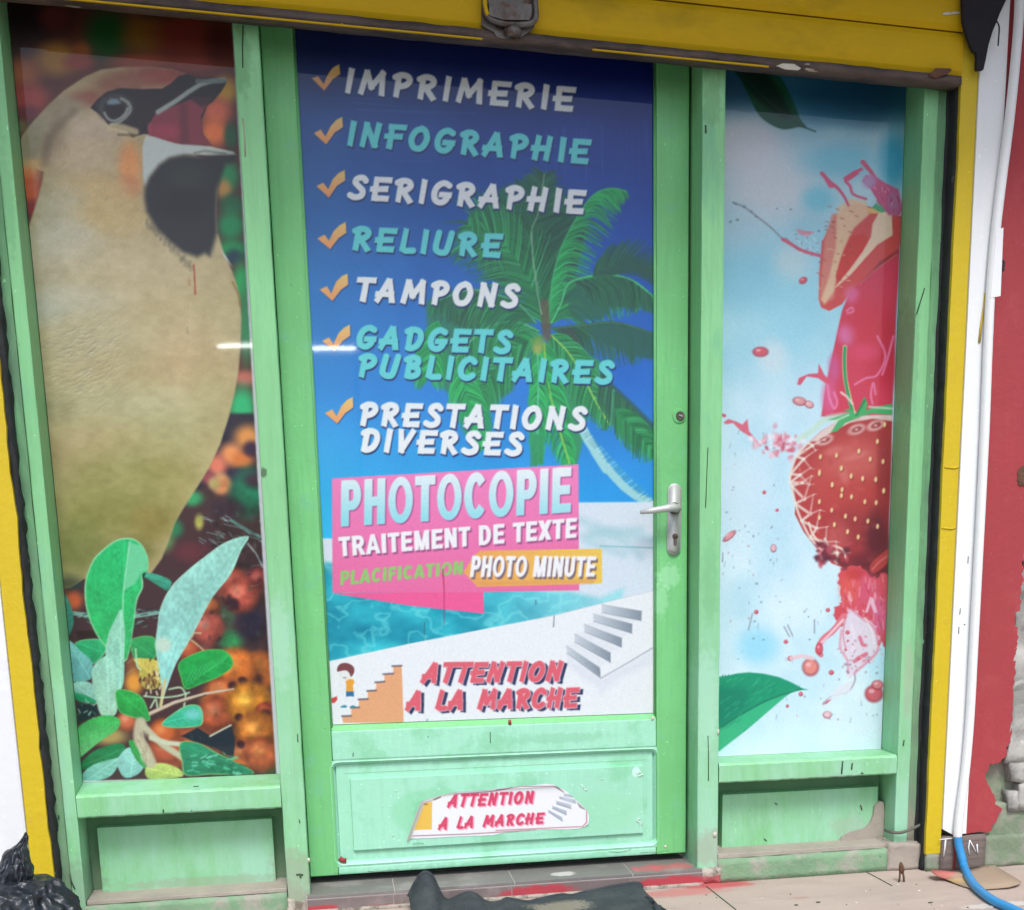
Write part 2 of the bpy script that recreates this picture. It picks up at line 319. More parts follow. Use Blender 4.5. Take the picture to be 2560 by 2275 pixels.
# right-hand wall: rough stone behind, red plaster skin, white strip
rw = thing('right_wall', (XRR + .2, YW, 0), 'old stone wall with a red plaster skin flaking off, right of the white strip', 'wall')
XE = 4.0
box('wall_core', XRW, XE, YW + .035, .6, 0.0, ZT, MT['moss'], rw, .004)
redpx = [(2450, 1240), (2440, 1500), (2425, 1790), (2416, 2085)] 
edge = [(2418, 2084), (2440, 2080), (2474, 2081), (2483, 2064), (2492, 2048), (2502, 2030), (2504, 2022), (2488, 2008), (2483, 1985), (2468, 1953), (2464, 1942), (2471, 1918), (2476, 1910), (2500, 1905), (2514, 1893), (2517, 1868), (2527, 1845), (2529, 1822), (2531, 1790), (2534, 1717), (2540, 1640), (2548, 1540), (2556, 1450), (2560, 1385), (2575, 1340), (2590, 1290), (2620, 1250)]
ep = [(AX(x, y, YW), AZ(x, y, YW)) for x, y in edge]
r_ = random.Random(4); fine = []
for p, q in zip(ep, ep[1:]):
    n_ = max(1, int(math.hypot(q[0] - p[0], q[1] - p[1]) / .006))
    for k in range(n_): jx = .0035 * math.sin(len(fine) * 1.3) * r_.random(); fine.append((p[0] + (q[0] - p[0]) * k / n_ + jx + r_.uniform(-.0024, .0024), p[1] + (q[1] - p[1]) * k / n_ + r_.uniform(-.0022, .0022)))
out = [(XRR - .01, ep[0][1])] + fine + [(XE, ep[-1][1] + .1), (XE, ZT), (XRR - .01, ZT)]
prism('red_plaster', out, YW, YW + .04, MT['red'], rw)
# chipped hollow in the red plaster at the picture's edge
hx, _, hz = at(2556, 1190, YW)
bm = bmesh.new(); rr = random.Random(9)
ring = [(hx + math.cos(t) * .016 * rr.uniform(.8, 1.2), YW - .0015, hz + math.sin(t) * .026 * rr.uniform(.8, 1.2)) for t in [2 * math.pi * k / 16 for k in range(16)]]
inn = [(hx + (x - hx) * .6, YW + .0 - .0035, hz + (z - hz) * .65) for x, y, z in ring]
va = [bm.verts.new(p) for p in ring]; vb = [bm.verts.new(p) for p in inn]
for k in range(16): bm.faces.new((va[k], va[(k + 1) % 16], vb[(k + 1) % 16], vb[k]))
bm.faces.new(vb); link('chipped_hollow', bm_me(bm), MT['rust'], rw)
# stones of the exposed wall: picked apart, each a part
stones = [(2566, 1600, 50, 200), (2562, 1800, 60, 120), (2548, 1900, 40, 60), (2590, 1900, 40, 70), (2570, 1985, 44, 40), (2530, 2000, 22, 34), (2600, 1400, 60, 150), (2620, 1560, 40, 90),
          (2660, 1750, 60, 150), (2640, 2000, 40, 60), (2680, 1950, 34, 90)]
for k, (px, py, hw, hh) in enumerate(stones):
    x, _, z = at(px, py, YW + .02); s_ = 1 / 1100
    rough_box('stone', x - hw * s_, x + hw * s_, YW + .004, YW + .05, z - hh * s_, z + hh * s_, MT['stone'], rw, amp=.012, cell=.02, seed=k + 11, fr=18)
rough_box('render_patch', AX(2425, 2085, YW), AX(2700, 2085, YW), YW + .012, YW + .05, 0.0, AZ(2500, 2010, YW), MT['moss'], rw, amp=.008, cell=.02, seed=31, fr=16)
# plinth with the painted marks
zp0, zp1 = 0.0, AZ(2400, 2092, YW)
pl = thing('brown_plinth', (AX(2400, 2150, YW), YW, 0), 'rough brown plinth under the white strip with white strokes and a red line', 'plinth')
YP = YW - .008
rough_box('plinth_corner', XRY + .004, XRW - .001, YW + .001, YP + .08, 0.0, zb - .001, MT['moss'], pl, amp=.003, cell=.015, seed=47, fr=30)
rough_box('plinth_block', XRW + .001, AX(2462, 2150, YP), YP, YP + .08, 0.0, zp1 + .003, MT['plinth'], pl, amp=.0012, cell=.02, seed=41, fr=30)
rough_box('plinth_edge', AX(2463, 2150, YP), AX(2620, 2150, YP), YP + .006, YP + .08, 0.0, zp1 - .004, MT['moss'], pl, amp=.004, cell=.02, seed=42, fr=24)
def stroke3(name, zk, pts, r, m, parent, y, flat=.35):
    P = [Vector(at(*p, y)) for p in Z(zk, *pts)]
    me = tube_me(P, r, 8)
    for v in me.vertices: v.co.y = y + (v.co.y - y) * flat
    return link(name, me, m, parent, True)
YS = YP - .0022
stroke3('letter_stroke', 'Q', [(665, 735), (780, 722), (905, 712)], .0017, MT['paint_white'], pl, YS)
stroke3('letter_stroke', 'Q', [(765, 735), (752, 860), (733, 1003)], .0023, MT['paint_white'], pl, YS)
stroke3('letter_stroke', 'Q', [(1128, 970), (1118, 850), (1135, 740)], .0018, MT['paint_white'], pl, YS)
stroke3('letter_stroke', 'Q', [(1135, 740), (1185, 835), (1232, 925)], .0014, MT['paint_white'], pl, YS)
stroke3('letter_stroke', 'Q', [(1248, 800), (1252, 870), (1258, 950)], .0020, MT['paint_white'], pl, YS)
stroke3('red_line', 'Q', [(905, 735), (900, 960), (886, 1195)], .0030, MT['paint_red'], pl, YS)
# white strip (pilaster) right of the yellow edge
ws = thing('white_strip', ((XRW + XRR) / 2, YW, 0), 'bright white painted vertical wall strip between the yellow edge and the red wall', 'wall strip')
zw = AZ(2385, 2088, YW)
prism('strip', [(XRW + .001, AZ(2349, 2072, YW)), (AX(2380, 2086, YW), AZ(2380, 2086, YW)), (XRR, AZ(2418, 2082, YW)), (XRR, ZT), (XRW + .001, ZT)], YW - .006, YW + .03, MT['white'], ws)
for zk, pts, m_ in (('N', [(1545, 660), (1543, 700)], 'dark_mark'), ('N', [(1500, 955), (1497, 990)], 'dark_mark'), ('N', [(1492, 1060), (1490, 1100)], 'dark_mark'), ('N', [(1520, 1045), (1528, 1050)], 'dark_mark')):
    stroke3('scuff', zk, pts, .0012, MT[m_], ws, YW - .0065, .3)
stroke3('paint_smear', 'M', [(1805, 430), (1795, 520), (1778, 620), (1765, 740)], .0035, MT['ochre'], ws, YW - .0075, .3)
# hose: white painted down the wall, bare blue at the bottom
hp = [(2550, -40), (2546, 60), (2535, 190), (2521, 320), (2503, 460), (2489, 580), (2477, 720), (2470, 860), (2463, 1050), (2454, 1240), (2444, 1430), (2434, 1620), (2425, 1790), (2414, 1920), (2402, 2010), (2396, 2060), (2394, 2092)]
yh = YW - .019
hr = .0118
path = catmull([at(x, y, yh) for x, y in hp], 6)
ht = thing('garden_hose', at(2394, 2092, yh), 'white painted pipe and hose running down the wall, bare bright blue at its lower end', 'hose')
link('painted_length', tube_me(path, hr, 14), MT['hose_white'], ht, True)
bp_ = [path[-1] + Vector((0, 0, .006)), Vector(at(2396, 2110, yh - .003)), Vector(at(2404, 2142, yh - .012)), Vector(at(2411, 2168, yh - .03)), Vector(ground_at(2424, 2196, .016)), Vector(ground_at(2445, 2222, .013)), Vector(ground_at(2480, 2249, .012)), Vector(ground_at(2520, 2268, .012)), Vector(ground_at(2575, 2292, .012)), Vector(ground_at(2680, 2330, .012)), Vector(ground_at(2850, 2400, .012))]
link('bare_length', tube_me(catmull(bp_, 8), .0112, 14), MT['hose_blue'], ht, True)
# bent clip plate over the pipe
cp = [at(x, y, yh - .012) for x, y in Z('M', (1872, 40), (1916, 22), (1898, 448), (1836, 460))]
bm = bmesh.new(); f_ = [bm.verts.new(p) for p in cp]; ff = bm.faces.new(f_)
r0 = bmesh.ops.extrude_face_region(bm, geom=[ff])
for v in [g_ for g_ in r0['geom'] if isinstance(g_, bmesh.types.BMVert)]: v.co.y += .012
o = link('clip_plate', bm_me(bm), MT['hose_white']); tag(o, 'white painted flat clip plate beside the pipe on the red wall', 'clip plate')
o2 = link('wire_knot', tube_me([at(x, y, YW - .012) for x, y in Z('M', (1912, 225), (1920, 245), (1914, 275), (1916, 295))], .003, 8), MT['dark']); tag(o2, 'small dark wire knot behind the white clip plate on the red wall', 'wire')
# dark tar-paper tongue in the top right corner
yt = YW - .03
tp = [at(x, y, yt) for x, y in Z('R', (1170, -260), (1175, 0), (1185, 300), (1225, 460), (1290, 640), (1330, 730), (1365, 735), (1378, 800), (1370, 960), (1385, 995), (1470, 985), (1500, 850), (1540, 640), (1600, 440), (1660, 300), (1700, 190), (1790, 0), (1900, -260))]
o = prism('tar_paper_flap', [(p[0], p[2]) for p in tp], yt, yt + .012, MT['cloth']); tag(o, 'dark pointed torn flap hanging in the top right corner over the white strip', 'torn flap')
link('loose_thread', tube_me(catmull([at(x, y, yt - .002) for x, y in Z('R', (1655, 300), (1690, 380), (1685, 520), (1675, 650))], 5), .0018, 6), MT['cloth'], o, True)

# ------------------------------------------------------------------ roller shutter
YS0 = -0.052
zbar0 = (AZ(169, 3.5, YS0) + AZ(1200, 95, YS0) + AZ(2398, 221, YS0)) / 3
zbar1 = zbar0 + (AZ(1740, 126, YS0) - AZ(1740, 153, YS0))
zj = (AZ(1740, 2, YS0) + AZ(2400, 84, YS0)) / 2
sh = thing('roller_shutter', ((XLY + XRY) / 2, YS0, zbar0), 'yellow metal roller shutter rolled up over the door and windows', 'shutter')
x0s, x1s = XLY - .002, XRY - .0015
slat_h = zj - zbar1
def slat_me(z0, z1):
    bm = bmesh.new(); n = 8; prof = []
    for k in range(n + 1):
        t = k / n; prof.append((YS0 + .008 - .008 * math.sin(math.pi * min(1, t * 1.0)) ** .5, z0 + (z1 - z0) * t))
    prof += [(YS0 + .03, z1), (YS0 + .03, z0)]
    for xx in (x0s, x1s): pass
    A_ = [bm.verts.new((x0s, y, z)) for y, z in prof]; B_ = [bm.verts.new((x1s, y, z)) for y, z in prof]
    m_ = len(prof)
    for k in range(m_): bm.faces.new((A_[k], A_[(k + 1) % m_], B_[(k + 1) % m_], B_[k]))
    bm.faces.new(A_); bm.faces.new(B_)
    return bm_me(bm)
for k in range(7):
    z0 = zbar1 + k * slat_h + (.0025 if k else .002); link('slat', slat_me(z0, zbar1 + (k + 1) * slat_h - .001), MT['yellow_metal'], sh)
bbar = rough_box('bottom_bar', x0s + .002, x1s - .004, YS0 - .004, YS0 + .045, zbar0 + .003, zbar1, MT['bar'], sh, amp=.0016, cell=.03, seed=6, fr=22)
box('drip_edge', x0s + .1, AX(1205, 96, YS0), YS0 - .0065, YS0 - .001, zbar0 + .0005, zbar0 + .0035, MT['yellow_metal'], sh, .0005)
box('drip_edge', AX(1480, 120, YS0), AX(1920, 168, YS0), YS0 - .0065, YS0 - .001, zbar0 + .0005, zbar0 + .0035, MT['yellow_metal'], sh, .0005)
rough_box('channel_back', XJ1 - .008, XRY + .01, .004, .2, 0.0, ZT, MT['black_gap'], gr, amp=.003, cell=.04, seed=44, fr=14)
rough_box('soffit', x0s - .2, x1s + .2, YS0 + .05, .5, zbar0 + .09, ZT, MT['dark'], sh, amp=.001, cell=.5, seed=3)
# catch plate, staple and bolt in the middle of the bottom bar
def qprism(name, zk, pts, y0, th, m, parent):
    P = [at(*p, y0) for p in Z(zk, *pts)]; return prism(name, [(p[0], p[2]) for p in P], y0, y0 + th, m, parent)
qprism('catch_plate', 'V', [(385, -300), (370, 540), (640, 680), (700, 790), (860, 830), (1180, 830), (1260, 760), (1420, 660), (1500, 560), (1500, -300)], YS0 - .009, .008, MT['metal'], sh)
qprism('catch_box', 'V', [(530, 30), (540, 330), (850, 420), (1390, 420), (1440, 300), (1440, 90), (1000, 40)], YS0 - .03, .022, MT['metal'], sh)
link('staple', tube_me(catmull([at(x, y, YS0 - .022) for x, y in Z('V', (440, -150), (445, 120), (480, 290), (600, 420), (860, 500), (1180, 520), (1440, 480), (1530, 350), (1520, 120), (1510, -150))], 5), .0062, 8), MT['metal'], sh, True)
link('staple_paint', tube_me(catmull([at(x, y, YS0 - .027) for x, y in Z('V', (440, -120), (450, 100), (485, 260), (520, 320))], 5), .0045, 8), MT['yellow_metal'], sh, True)
link('bolt', tube_me([at(x, y, YS0 - .012) for x, y in Z('V', (1010, 560), (1040, 690), (1050, 800))], [.017, .020, .017], 12), MT['metal'], sh, True)
qprism('rusty_tab', 'R', [(700, 1060), (790, 965), (1000, 970), (1020, 1000), (960, 1050), (880, 1070), (800, 1110)], YS0 - .012, .006, MT['rust'], sh)
qprism('paint_chip', 'L', [(500, 410), (540, 395), (610, 398), (655, 425), (640, 436), (560, 430)], YS0 - .0065, .004, MT['chip'], sh)
qprism('paint_scar', 'R', [(890, 185), (960, 165), (1010, 178), (1060, 160), (1140, 170), (1130, 190), (1060, 195), (970, 210), (900, 212)], YS0 - .0025, .004, MT['chip'], sh)
# wall above the shutter, outside the picture
up = thing('upper_wall', (.5, YW, ZT), 'plain wall above the shop opening, just out of view', 'wall'); box('plaster', -3, XE, YW, .6, ZT + .001, 4.6, MT['white'], up, .01)
box('canopy', -3, XE, YW - .46, YW - .0005, 2.30, 2.42, MT['kerb'], up, .01)
box('interior_back', XLY - .05, XRY + .05, .45, .5, 0, ZT, MT['dark'], up, .001)

# ------------------------------------------------------------------ timber shop front
Y1 = 0.10      # glass / door plane
ZTOP = zbar0 + .12
XJ0b = (AX(80, 1200) + AX(165, 2125)) / 2          # step in the left jamb
XJ0c = (AX(48, 640) + AX(108, 1200) + AX(196, 2040) + AX(205, 2100)) / 4       # inner edge of left jamb
XA0 = (AX(612, 640) + AX(656, 1200) + AX(706, 2000)) / 3
XA1 = (AX(645, 85) + AX(675, 599) + AX(750, 1780) + AX(777, 2218)) / 4
XB0 = (AX(1756, 200) + AX(1750, 600) + AX(1747, 2150)) / 3
XB1 = (AX(1812, 180) + AX(1804, 1240) + AX(1797, 2180)) / 3
XJ1a = (AX(2296, 562) + AX(2271, 1240)) / 2; 
fr = thing('shop_front_frame', ((XA0 + XB1) / 2, 0, 0), 'weathered light green timber frame around the door and both side windows', 'door frame')
YB = .17
def post(name, x0, x1, y0, y1, z0, z1, m='green', amp=.0011, bev=0, seed=1):
    return rough_box(name, x0, x1, y0, y1, z0, z1, MT[m], fr, amp=amp, cell=.03, seed=seed, fr=11) if amp else box(name, x0, x1, y0, y1, z0, z1, MT[m], fr, bev or .003)
def board(name, x0, x1, y0, y1, z0, z1, m, parent, bev=.003, amp=.0008, seed=1, n=40):
    """bevelled board with slightly wandering edges"""
    from mathutils import noise
    bm = bmesh.new(); bx(bm, x0, x1, y0, y1, z0, z1, bev, 2)
    L_ = z1 - z0 > x1 - x0
    lo_, hi_ = (z0, z1) if L_ else (x0, x1)
    for k in range(1, n):
        c = lo_ + (hi_ - lo_) * k / n
        bmesh.ops.bisect_plane(bm, geom=bm.verts[:] + bm.edges[:] + bm.faces[:], plane_co=(0, 0, c) if L_ else (c, 0, 0), plane_no=(0, 0, 1) if L_ else (1, 0, 0))
    for v in bm.verts:
        n_ = noise.noise_vector(Vector(v.co) * 13 + Vector((seed * 5.3, 0, seed))); n2 = noise.noise_vector(Vector(v.co) * 60 + Vector((seed, 2, seed)))
        v.co += n_ * amp + n2 * amp * .5
    return link(name, bm_me(bm), MT[m], parent)
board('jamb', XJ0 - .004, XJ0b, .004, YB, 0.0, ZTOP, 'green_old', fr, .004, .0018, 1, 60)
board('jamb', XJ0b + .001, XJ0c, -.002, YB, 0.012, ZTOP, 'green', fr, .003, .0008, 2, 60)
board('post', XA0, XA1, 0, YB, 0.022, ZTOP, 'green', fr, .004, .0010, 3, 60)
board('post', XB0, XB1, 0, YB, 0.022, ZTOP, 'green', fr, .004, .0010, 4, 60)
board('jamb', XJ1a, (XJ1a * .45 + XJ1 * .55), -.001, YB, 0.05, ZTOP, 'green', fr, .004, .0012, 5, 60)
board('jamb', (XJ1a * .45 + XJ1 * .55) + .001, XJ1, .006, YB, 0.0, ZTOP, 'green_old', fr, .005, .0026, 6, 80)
rough_box('crumbled_foot', XA0 - .004, XA1 + .006, -.006, .09, 0.0, .03, MT['crumble'], fr, amp=.008, cell=.012, seed=51, fr=40)
rough_box('crumbled_foot', XB0 - .012, XB1 + .004, -.010, .09, 0.0, .038, MT['crumble'], fr, amp=.008, cell=.012, seed=52, fr=40)
def mark(zk, pts, r, m, y=-.0008, parent=None, name='crack', flat=.25):
    return stroke3(name, zk, pts, r, MT[m], parent or fr, y, flat)
# splits and chips in the posts
mark('P', [(762, 650), (757, 800), (750, 960), (742, 1195)], .0011, 'dark_mark')
mark('K', [(1692, 190), (1697, 330), (1696, 550)], .0012, 'dark_mark')
mark('A', [(1725, 180), (1720, 320), (1722, 480)], .0013, 'dark_mark')
mark('A', [(1722, 840), (1735, 960), (1740, 1110)], .0013, 'dust')
mark('J', [(140, 175), (143, 240)], .0011, 'dark_mark'); mark('J', [(152, 858), (158, 888)], .0011, 'dark_mark')
mark('J', [(130, 1300), (160, 1297), (185, 1302)], .0022, 'dark_mark'); mark('J', [(160, 1300), (166, 1325)], .0022, 'dark_mark')
mark('J', [(228, 1165), (230, 1200)], .0028, 'chip'); mark('K', [(1775, 140), (1772, 185)], .0022, 'chip'); mark('K', [(1750, 960), (1746, 1000)], .0045, 'chip')
mark('L', [(60, 780), (62, 830)], .002, 'dark_mark')
mark('M', [(1425, 400), (1400, 480), (1375, 560)], .0016, 'dark_mark', -.003); mark('O', [(1297, 175), (1292, 210)], .0018, 'dark_mark', -.003)
mark('N', [(1240, 1060), (1236, 1120)], .003, 'ochre', .003); mark('N', [(1240, 1170), (1232, 1260), (1230, 1400)], .0022, 'chip', .003)
mark('U', [(715, 280), (708, 330)], .0014, 'dark_mark', .001); mark('U', [(690, 350), (690, 430), (700, 460)], .002, 'dark_mark', .001)
mark('U', [(850, 1000), (870, 1090), (910, 1180)], .0014, 'dark_mark', -.004)

def pane_trim(parent, x0, x1, z0, y=Y1, m='green'):
    pass
# --- left side window
lw = thing('side_window', ((XJ0c + XA0) / 2, Y1, 0.3), 'left green framed side window behind the bird banner, above a plain green panel', 'window', 'side windows of the shop front')
z_st = (AZ(195, 1988) + AZ(704.6, 1966)) / 2; z_sb = (AZ(197, 2044) + AZ(708, 2023)) / 2
ZBL = (AZ(205, 1955, Y1) + AZ(695, 1936, Y1)) / 2
box('glass_pane', XJ0c + .001, XA0 - .001, Y1 + .004, Y1 + .010, ZBL - .01, ZTOP, MT['glass'], lw, .0005)
def sill(x0, x1, zt, zb, zback, parent, seed):
    bm = bmesh.new(); n = 40; r = random.Random(seed); rows = []
    prof = [(Y1 + .03, zback), (Y1 - .002, zback), (.006, zt + .001), (.001, zt - .002), (-.0015, zt - .005), (-.001, zb + .004), (.003, zb), (Y1 + .03, zb)]
    for k in range(n + 1):
        x = x0 + (x1 - x0) * k / n; j = r.uniform(-.0008, .0008)
        rows.append([bm.verts.new((x, y + (r.uniform(-.0006, .0006)), z + (j if 1 < i < 7 else 0))) for i, (y, z) in enumerate(prof)])
    for a_, b_ in zip(rows, rows[1:]):
        for i in range(len(prof)): bm.faces.new((a_[i], a_[(i + 1) % 8], b_[(i + 1) % 8], b_[i]))
    bm.faces.new(rows[0]); bm.faces.new(rows[-1])
    return link('sill', bm_me(bm), MT['green'], parent)
sill(XJ0c + .001, XA0 - .001, z_st, z_sb, ZBL, lw, 1)
xp0, xp1 = AX(249, 2150, .076), AX(685, 2120, .076)
zpb = (AZ(256, 2232, .076) + AZ(688, 2206, .076)) / 2; zpt = (AZ(242, 2069, .076) + AZ(682, 2047, .076)) / 2
board('recess_shade_back_board', XJ0c + .0005, XA0 - .0005, .104, .12, 0, z_sb - .001, 'green_shaded', lw, .001, .0004, 8)
board('apron_panel', xp0, xp1, .076, .103, zpb, zpt, 'green', lw, .002, .0006, 9)
zled = (AZ(214, 2262) + AZ(721, 2226)) / 2
box('dusty_ledge', XJ0c + .001, XA0 - .001, .004, .1035, zled - .004, zled + .006, MT['dust'], lw, .002)
rough_box('base_board', XJ0c - .004, XA0 - .001, -.006, .06, 0.0, zled - .005, MT['green_dirty'], lw, amp=.002, cell=.02, seed=61, fr=30)
for zk, pts, r, m_ in (('DD', [(1300, 716), (1335, 714)], .0012, 'dark_mark'), ('DD', [(1098, 870), (1098, 895)], .0016, 'dark_mark'), ('DD', [(1285, 880), (1292, 880)], .0016, 'dark_mark')):
    mark(zk, pts, r, m_, -.0022, lw)
# --- right side window
rwi = thing('side_window', ((XB1 + XJ1a) / 2, Y1, 0.3), 'right green framed side window behind the strawberry banner, above a panel with crumbling plaster', 'window', 'side windows of the shop front')
z_st = (AZ(1798, 1912) + AZ(2240, 1887)) / 2; z_sb = (AZ(1798, 1960) + AZ(2241, 1934)) / 2
ZBR = (AZ(1802, 1895, Y1) + AZ(2203, 1869, Y1)) / 2
box('glass_pane', XB1 + .001, XJ1a - .001, Y1 + .004, Y1 + .010, ZBR - .01, ZTOP, MT['glass'], rwi, .0005)
sill(XB1 + .001, XJ1a - .001, z_st, z_sb, ZBR, rwi, 2)
xp0, xp1 = AX(1806, 2050, .07), AX(2196, 1990, .07)
zpb = (AZ(1806, 2121, .072) + AZ(2093, 2105, .072)) / 2; zpt = (AZ(1806, 1988, .072) + AZ(2195, 1966, .072)) / 2
board('recess_shade_back_board', XB1 + .0005, XJ1a - .0005, .104, .12, 0, z_sb - .001, 'green_shaded', rwi, .001, .0004, 10)
board('apron_panel', xp0, xp1, .072, .103, zpb, zpt, 'green', rwi, .002, .0006, 11)
P = [at(x, y, .067) for x, y in Z('O', (885, 812), (910, 775), (970, 745), (1050, 725), (1085, 690), (1105, 640), (1110, 590), (1140, 555), (1165, 560), (1185, 610), (1200, 690), (1230, 740), (1250, 800), (1250, 850), (900, 850))]
prism('crumbling_render', [(min(p[0], XJ1a - .001), p[2]) for p in P], .064, .08, MT['dust'], rwi)
zled = (AZ(1796, 2147) + AZ(2213, 2115)) / 2
box('dusty_ledge', XB1 + .001, XJ1a + .002, .002, .1035, zled - .004, zled + .008, MT['dust'], rwi, .002)
rough_box('base_board', XB1 - .001, XJ1a - .02, -.010, .06, 0.0, zled - .004, MT['green_dirty'], rwi, amp=.002, cell=.02, seed=62, fr=30)
rough_box('plaster_corner', XJ1a - .022, XJ1 + .004, -.014, .06, 0.0, zled + .01, MT['dust'], rwi, amp=.006, cell=.015, seed=63, fr=24)
for zk, pts, r, m_ in (('O', [(915, 305), (908, 385)], .0020, 'dark_mark'), ('O', [(975, 318), (970, 358)], .0020, 'dark_mark'), ('O', [(1030, 378), (1042, 384)], .0018, 'dark_mark')):
    mark(zk, pts, r, m_, -.0028, rwi)
mark('O', [(1025, 580), (1035, 612)], .0016, 'rust', .0705, rwi); mark('O', [(490, 568), (508, 576)], .0014, 'dark_mark', .0705, rwi); mark('O', [(425, 790), (440, 803)], .0014, 'dark_mark', .0705, rwi)
cb = link('old_cable', tube_me(catmull([at(x, y, yy) for (x, y), yy in zip(Z('O', (1180, 735), (1215, 748), (1270, 752), (1330, 735), (1380, 712), (1400, 700)), (.03, -.004, -.016, -.02, -.02, .0))], 6), .0042, 8), MT['cable'], None, True)
tag(cb, 'short grimy grey cable bulging across the foot of the right green jamb', 'cable')

# ------------------------------------------------------------------ door
XD0, XD1 = XA1 + .0015, (AX(1720, 400, Y1 - .012) + AX(1716, 2100, Y1 - .012)) / 2
YD = Y1 - .014                                # front face of stiles and rails
dz0 = (AZ(778, 2196, YD) + AZ(1716, 2128, YD)) / 2
XP0 = (AX(735, 70, Y1) + AX(830, 1803, Y1)) / 2; XP1 = (AX(1634.6, 150, Y1) + AX(1633, 1780, Y1)) / 2
ZPB = (AZ(835, 1810, Y1) + AZ(1636, 1785, Y1)) / 2
dr = thing('shop_door', ((XD0 + XD1) / 2, YD, dz0), 'light green timber shop door covered by the blue services poster', 'door')
XR0, XR1 = AX(843, 2050, YD), AX(1637, 2000, YD)
zr1 = (AZ(838, 1915, YD) + AZ(1636, 1882, YD)) / 2; zr0 = (AZ(853, 2153, YD) + AZ(1636, 2106, YD)) / 2
board('stile', XD0, XP0 - .004, YD, Y1 + .02, dz0, ZTOP, 'green_door', dr, .003, .0004, 12)
board('stile', XP1 + .004, XD1, YD, Y1 + .02, dz0, ZTOP, 'green_door', dr, .003, .0004, 13)
# mid rail and bottom rail
zt = ZPB - .012
board('mid_rail', XP0 - .0035, XP1 + .0035, YD + .0002, Y1 + .02, zr1 + .014, zt, 'green_lit', dr, .004, .0004, 14)
board('bottom_rail', XP0 - .0035, XP1 + .0035, YD + .0002, Y1 + .02, dz0 + .0004, zr0 - .014, 'green_lit', dr, .004, .0004, 15)
box('glass_pane', XP0 - .003, XP1 + .003, Y1 + .004, Y1 + .01, ZPB - .004, ZTOP, MT['glass'], dr, .0005)
def bead(pts, r, parent, name='bead', m='green_door', flat=1.0):
    return link(name, tube_me(pts, r, 8), MT[m], parent, True)
# glazing beads along the poster
bead([(XP0 - .004, Y1 - .003, ZPB - .01), (XP0 - .004, Y1 - .003, ZTOP)], .006, dr)
bead([(XP1 + .003, Y1 - .004, ZPB - .01), (XP1 + .003, Y1 - .004, ZTOP)], .0045, dr)
bm = bmesh.new()   # sloped bead below the glass with cove ends
prof = [(Y1 + .003, ZPB), (Y1 - .002, ZPB - .001), (YD + .001, ZPB - .0125), (YD + .004, ZPB - .016), (Y1 + .003, ZPB - .016)]
A_ = [bm.verts.new((XP0 - .002, y, z)) for y, z in prof]; B_ = [bm.verts.new((XP1 + .002, y, z)) for y, z in prof]
for k in range(5): bm.faces.new((A_[k], A_[(k + 1) % 5], B_[(k + 1) % 5], B_[k]))
link('bead', bm_me(bm), MT['green_door'], dr)
# moulding around the lower field: rounded outer frame, cove, inner groove
def rrect(x0, x1, z0, z1, r, n=6):
    out = []
    for cx, cz, a0 in ((x1 - r, z1 - r, 0), (x0 + r, z1 - r, 90), (x0 + r, z0 + r, 180), (x1 - r, z0 + r, 270)):
        for k in range(n + 1):
            t = math.radians(a0 + 90 * k / n); out.append((cx + r * math.cos(t), cz + r * math.sin(t)))
    return out
def ringstrip(name, loops, m, parent):
    bm = bmesh.new(); L_ = [[bm.verts.new(p) for p in lp] for lp in loops]
    n = len(loops[0])
    for a_, b_ in zip(L_, L_[1:]):
        for k in range(n): bm.faces.new((a_[k], a_[(k + 1) % n], b_[(k + 1) % n], b_[k]))
    return link(name, bm_me(bm), MT[m], parent, False)
def loop(d, y, r): return [(x, y, z) for x, z in rrect(XR0 + d, XR1 - d, zr0 + d, zr1 - d, r)]
def hardloop(d, y, n=7):
    x0, x1, z0, z1 = XR0 + d, XR1 - d, zr0 + d, zr1 - d; o = []
    for cx, cz in ((x1, z1), (x0, z1), (x0, z0), (x1, z0)): o += [(cx, y, cz)] * n
    # spread slightly to avoid zero-area faces
    return [(x + math.cos(k) * 1e-5, y, z + math.sin(k) * 1e-5) for k, (x, y, z) in enumerate(o)]
ringstrip('panel_moulding', [hardloop(-.0142, YD + .0012), loop(-.0115, YD + .0008, .02), loop(-.010, YD - .0005, .02), loop(-.006, YD + .003, .018), loop(-.0005, YD + .012, .012), hardloop(.0005, YD + .0125), hardloop(.001, Y1 + .006)], 'green_lit', dr)
ringstrip('panel_groove', [hardloop(.0005, YD + .0165), hardloop(.0026, YD + .0175), hardloop(.0036, YD + .0105), hardloop(.02, YD + .010)], 'green_lit', dr)
board('panel_field', XR0 + .004, XR1 - .004, YD + .0108, Y1 + .015, zr0 - .001, zr1 + .001, 'green_lit', dr, .001, .0003, 16)
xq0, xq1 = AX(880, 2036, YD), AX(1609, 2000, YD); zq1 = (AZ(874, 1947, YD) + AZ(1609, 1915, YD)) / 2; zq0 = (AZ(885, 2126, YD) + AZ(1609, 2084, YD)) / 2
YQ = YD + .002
board('raised_panel', xq0, xq1, YQ, YD + .012, zq0, zq1, 'green_lit', dr, .0016, .0005, 17)
for zk, pts, r, m_ in (('J', [(585, 325), (583, 355)], .001, 'dark_mark'), ('J', [(1678, 160), (1680, 248)], .0009, 'dark_mark'), ('J', [(1180, 196), (1184, 202)], .0012, 'dark_mark')):
    mark(zk, pts, r, m_, YD - .0006, dr)
for zk, pts, r, m_ in (('J', [(475, 1165), (500, 1185), (530, 1185)], .0065, 'paint_red'), ('J', [(1833, 62), (1838, 102)], .0038, 'paint_red'), ('K', [(1240, 55), (1262, 48)], .0045, 'chip'), ('K', [(1345, 1070), (1362, 1082)], .0038, 'chip')):
    mark(zk, pts, r, m_, YD - .0004, dr, 'paint_spot')
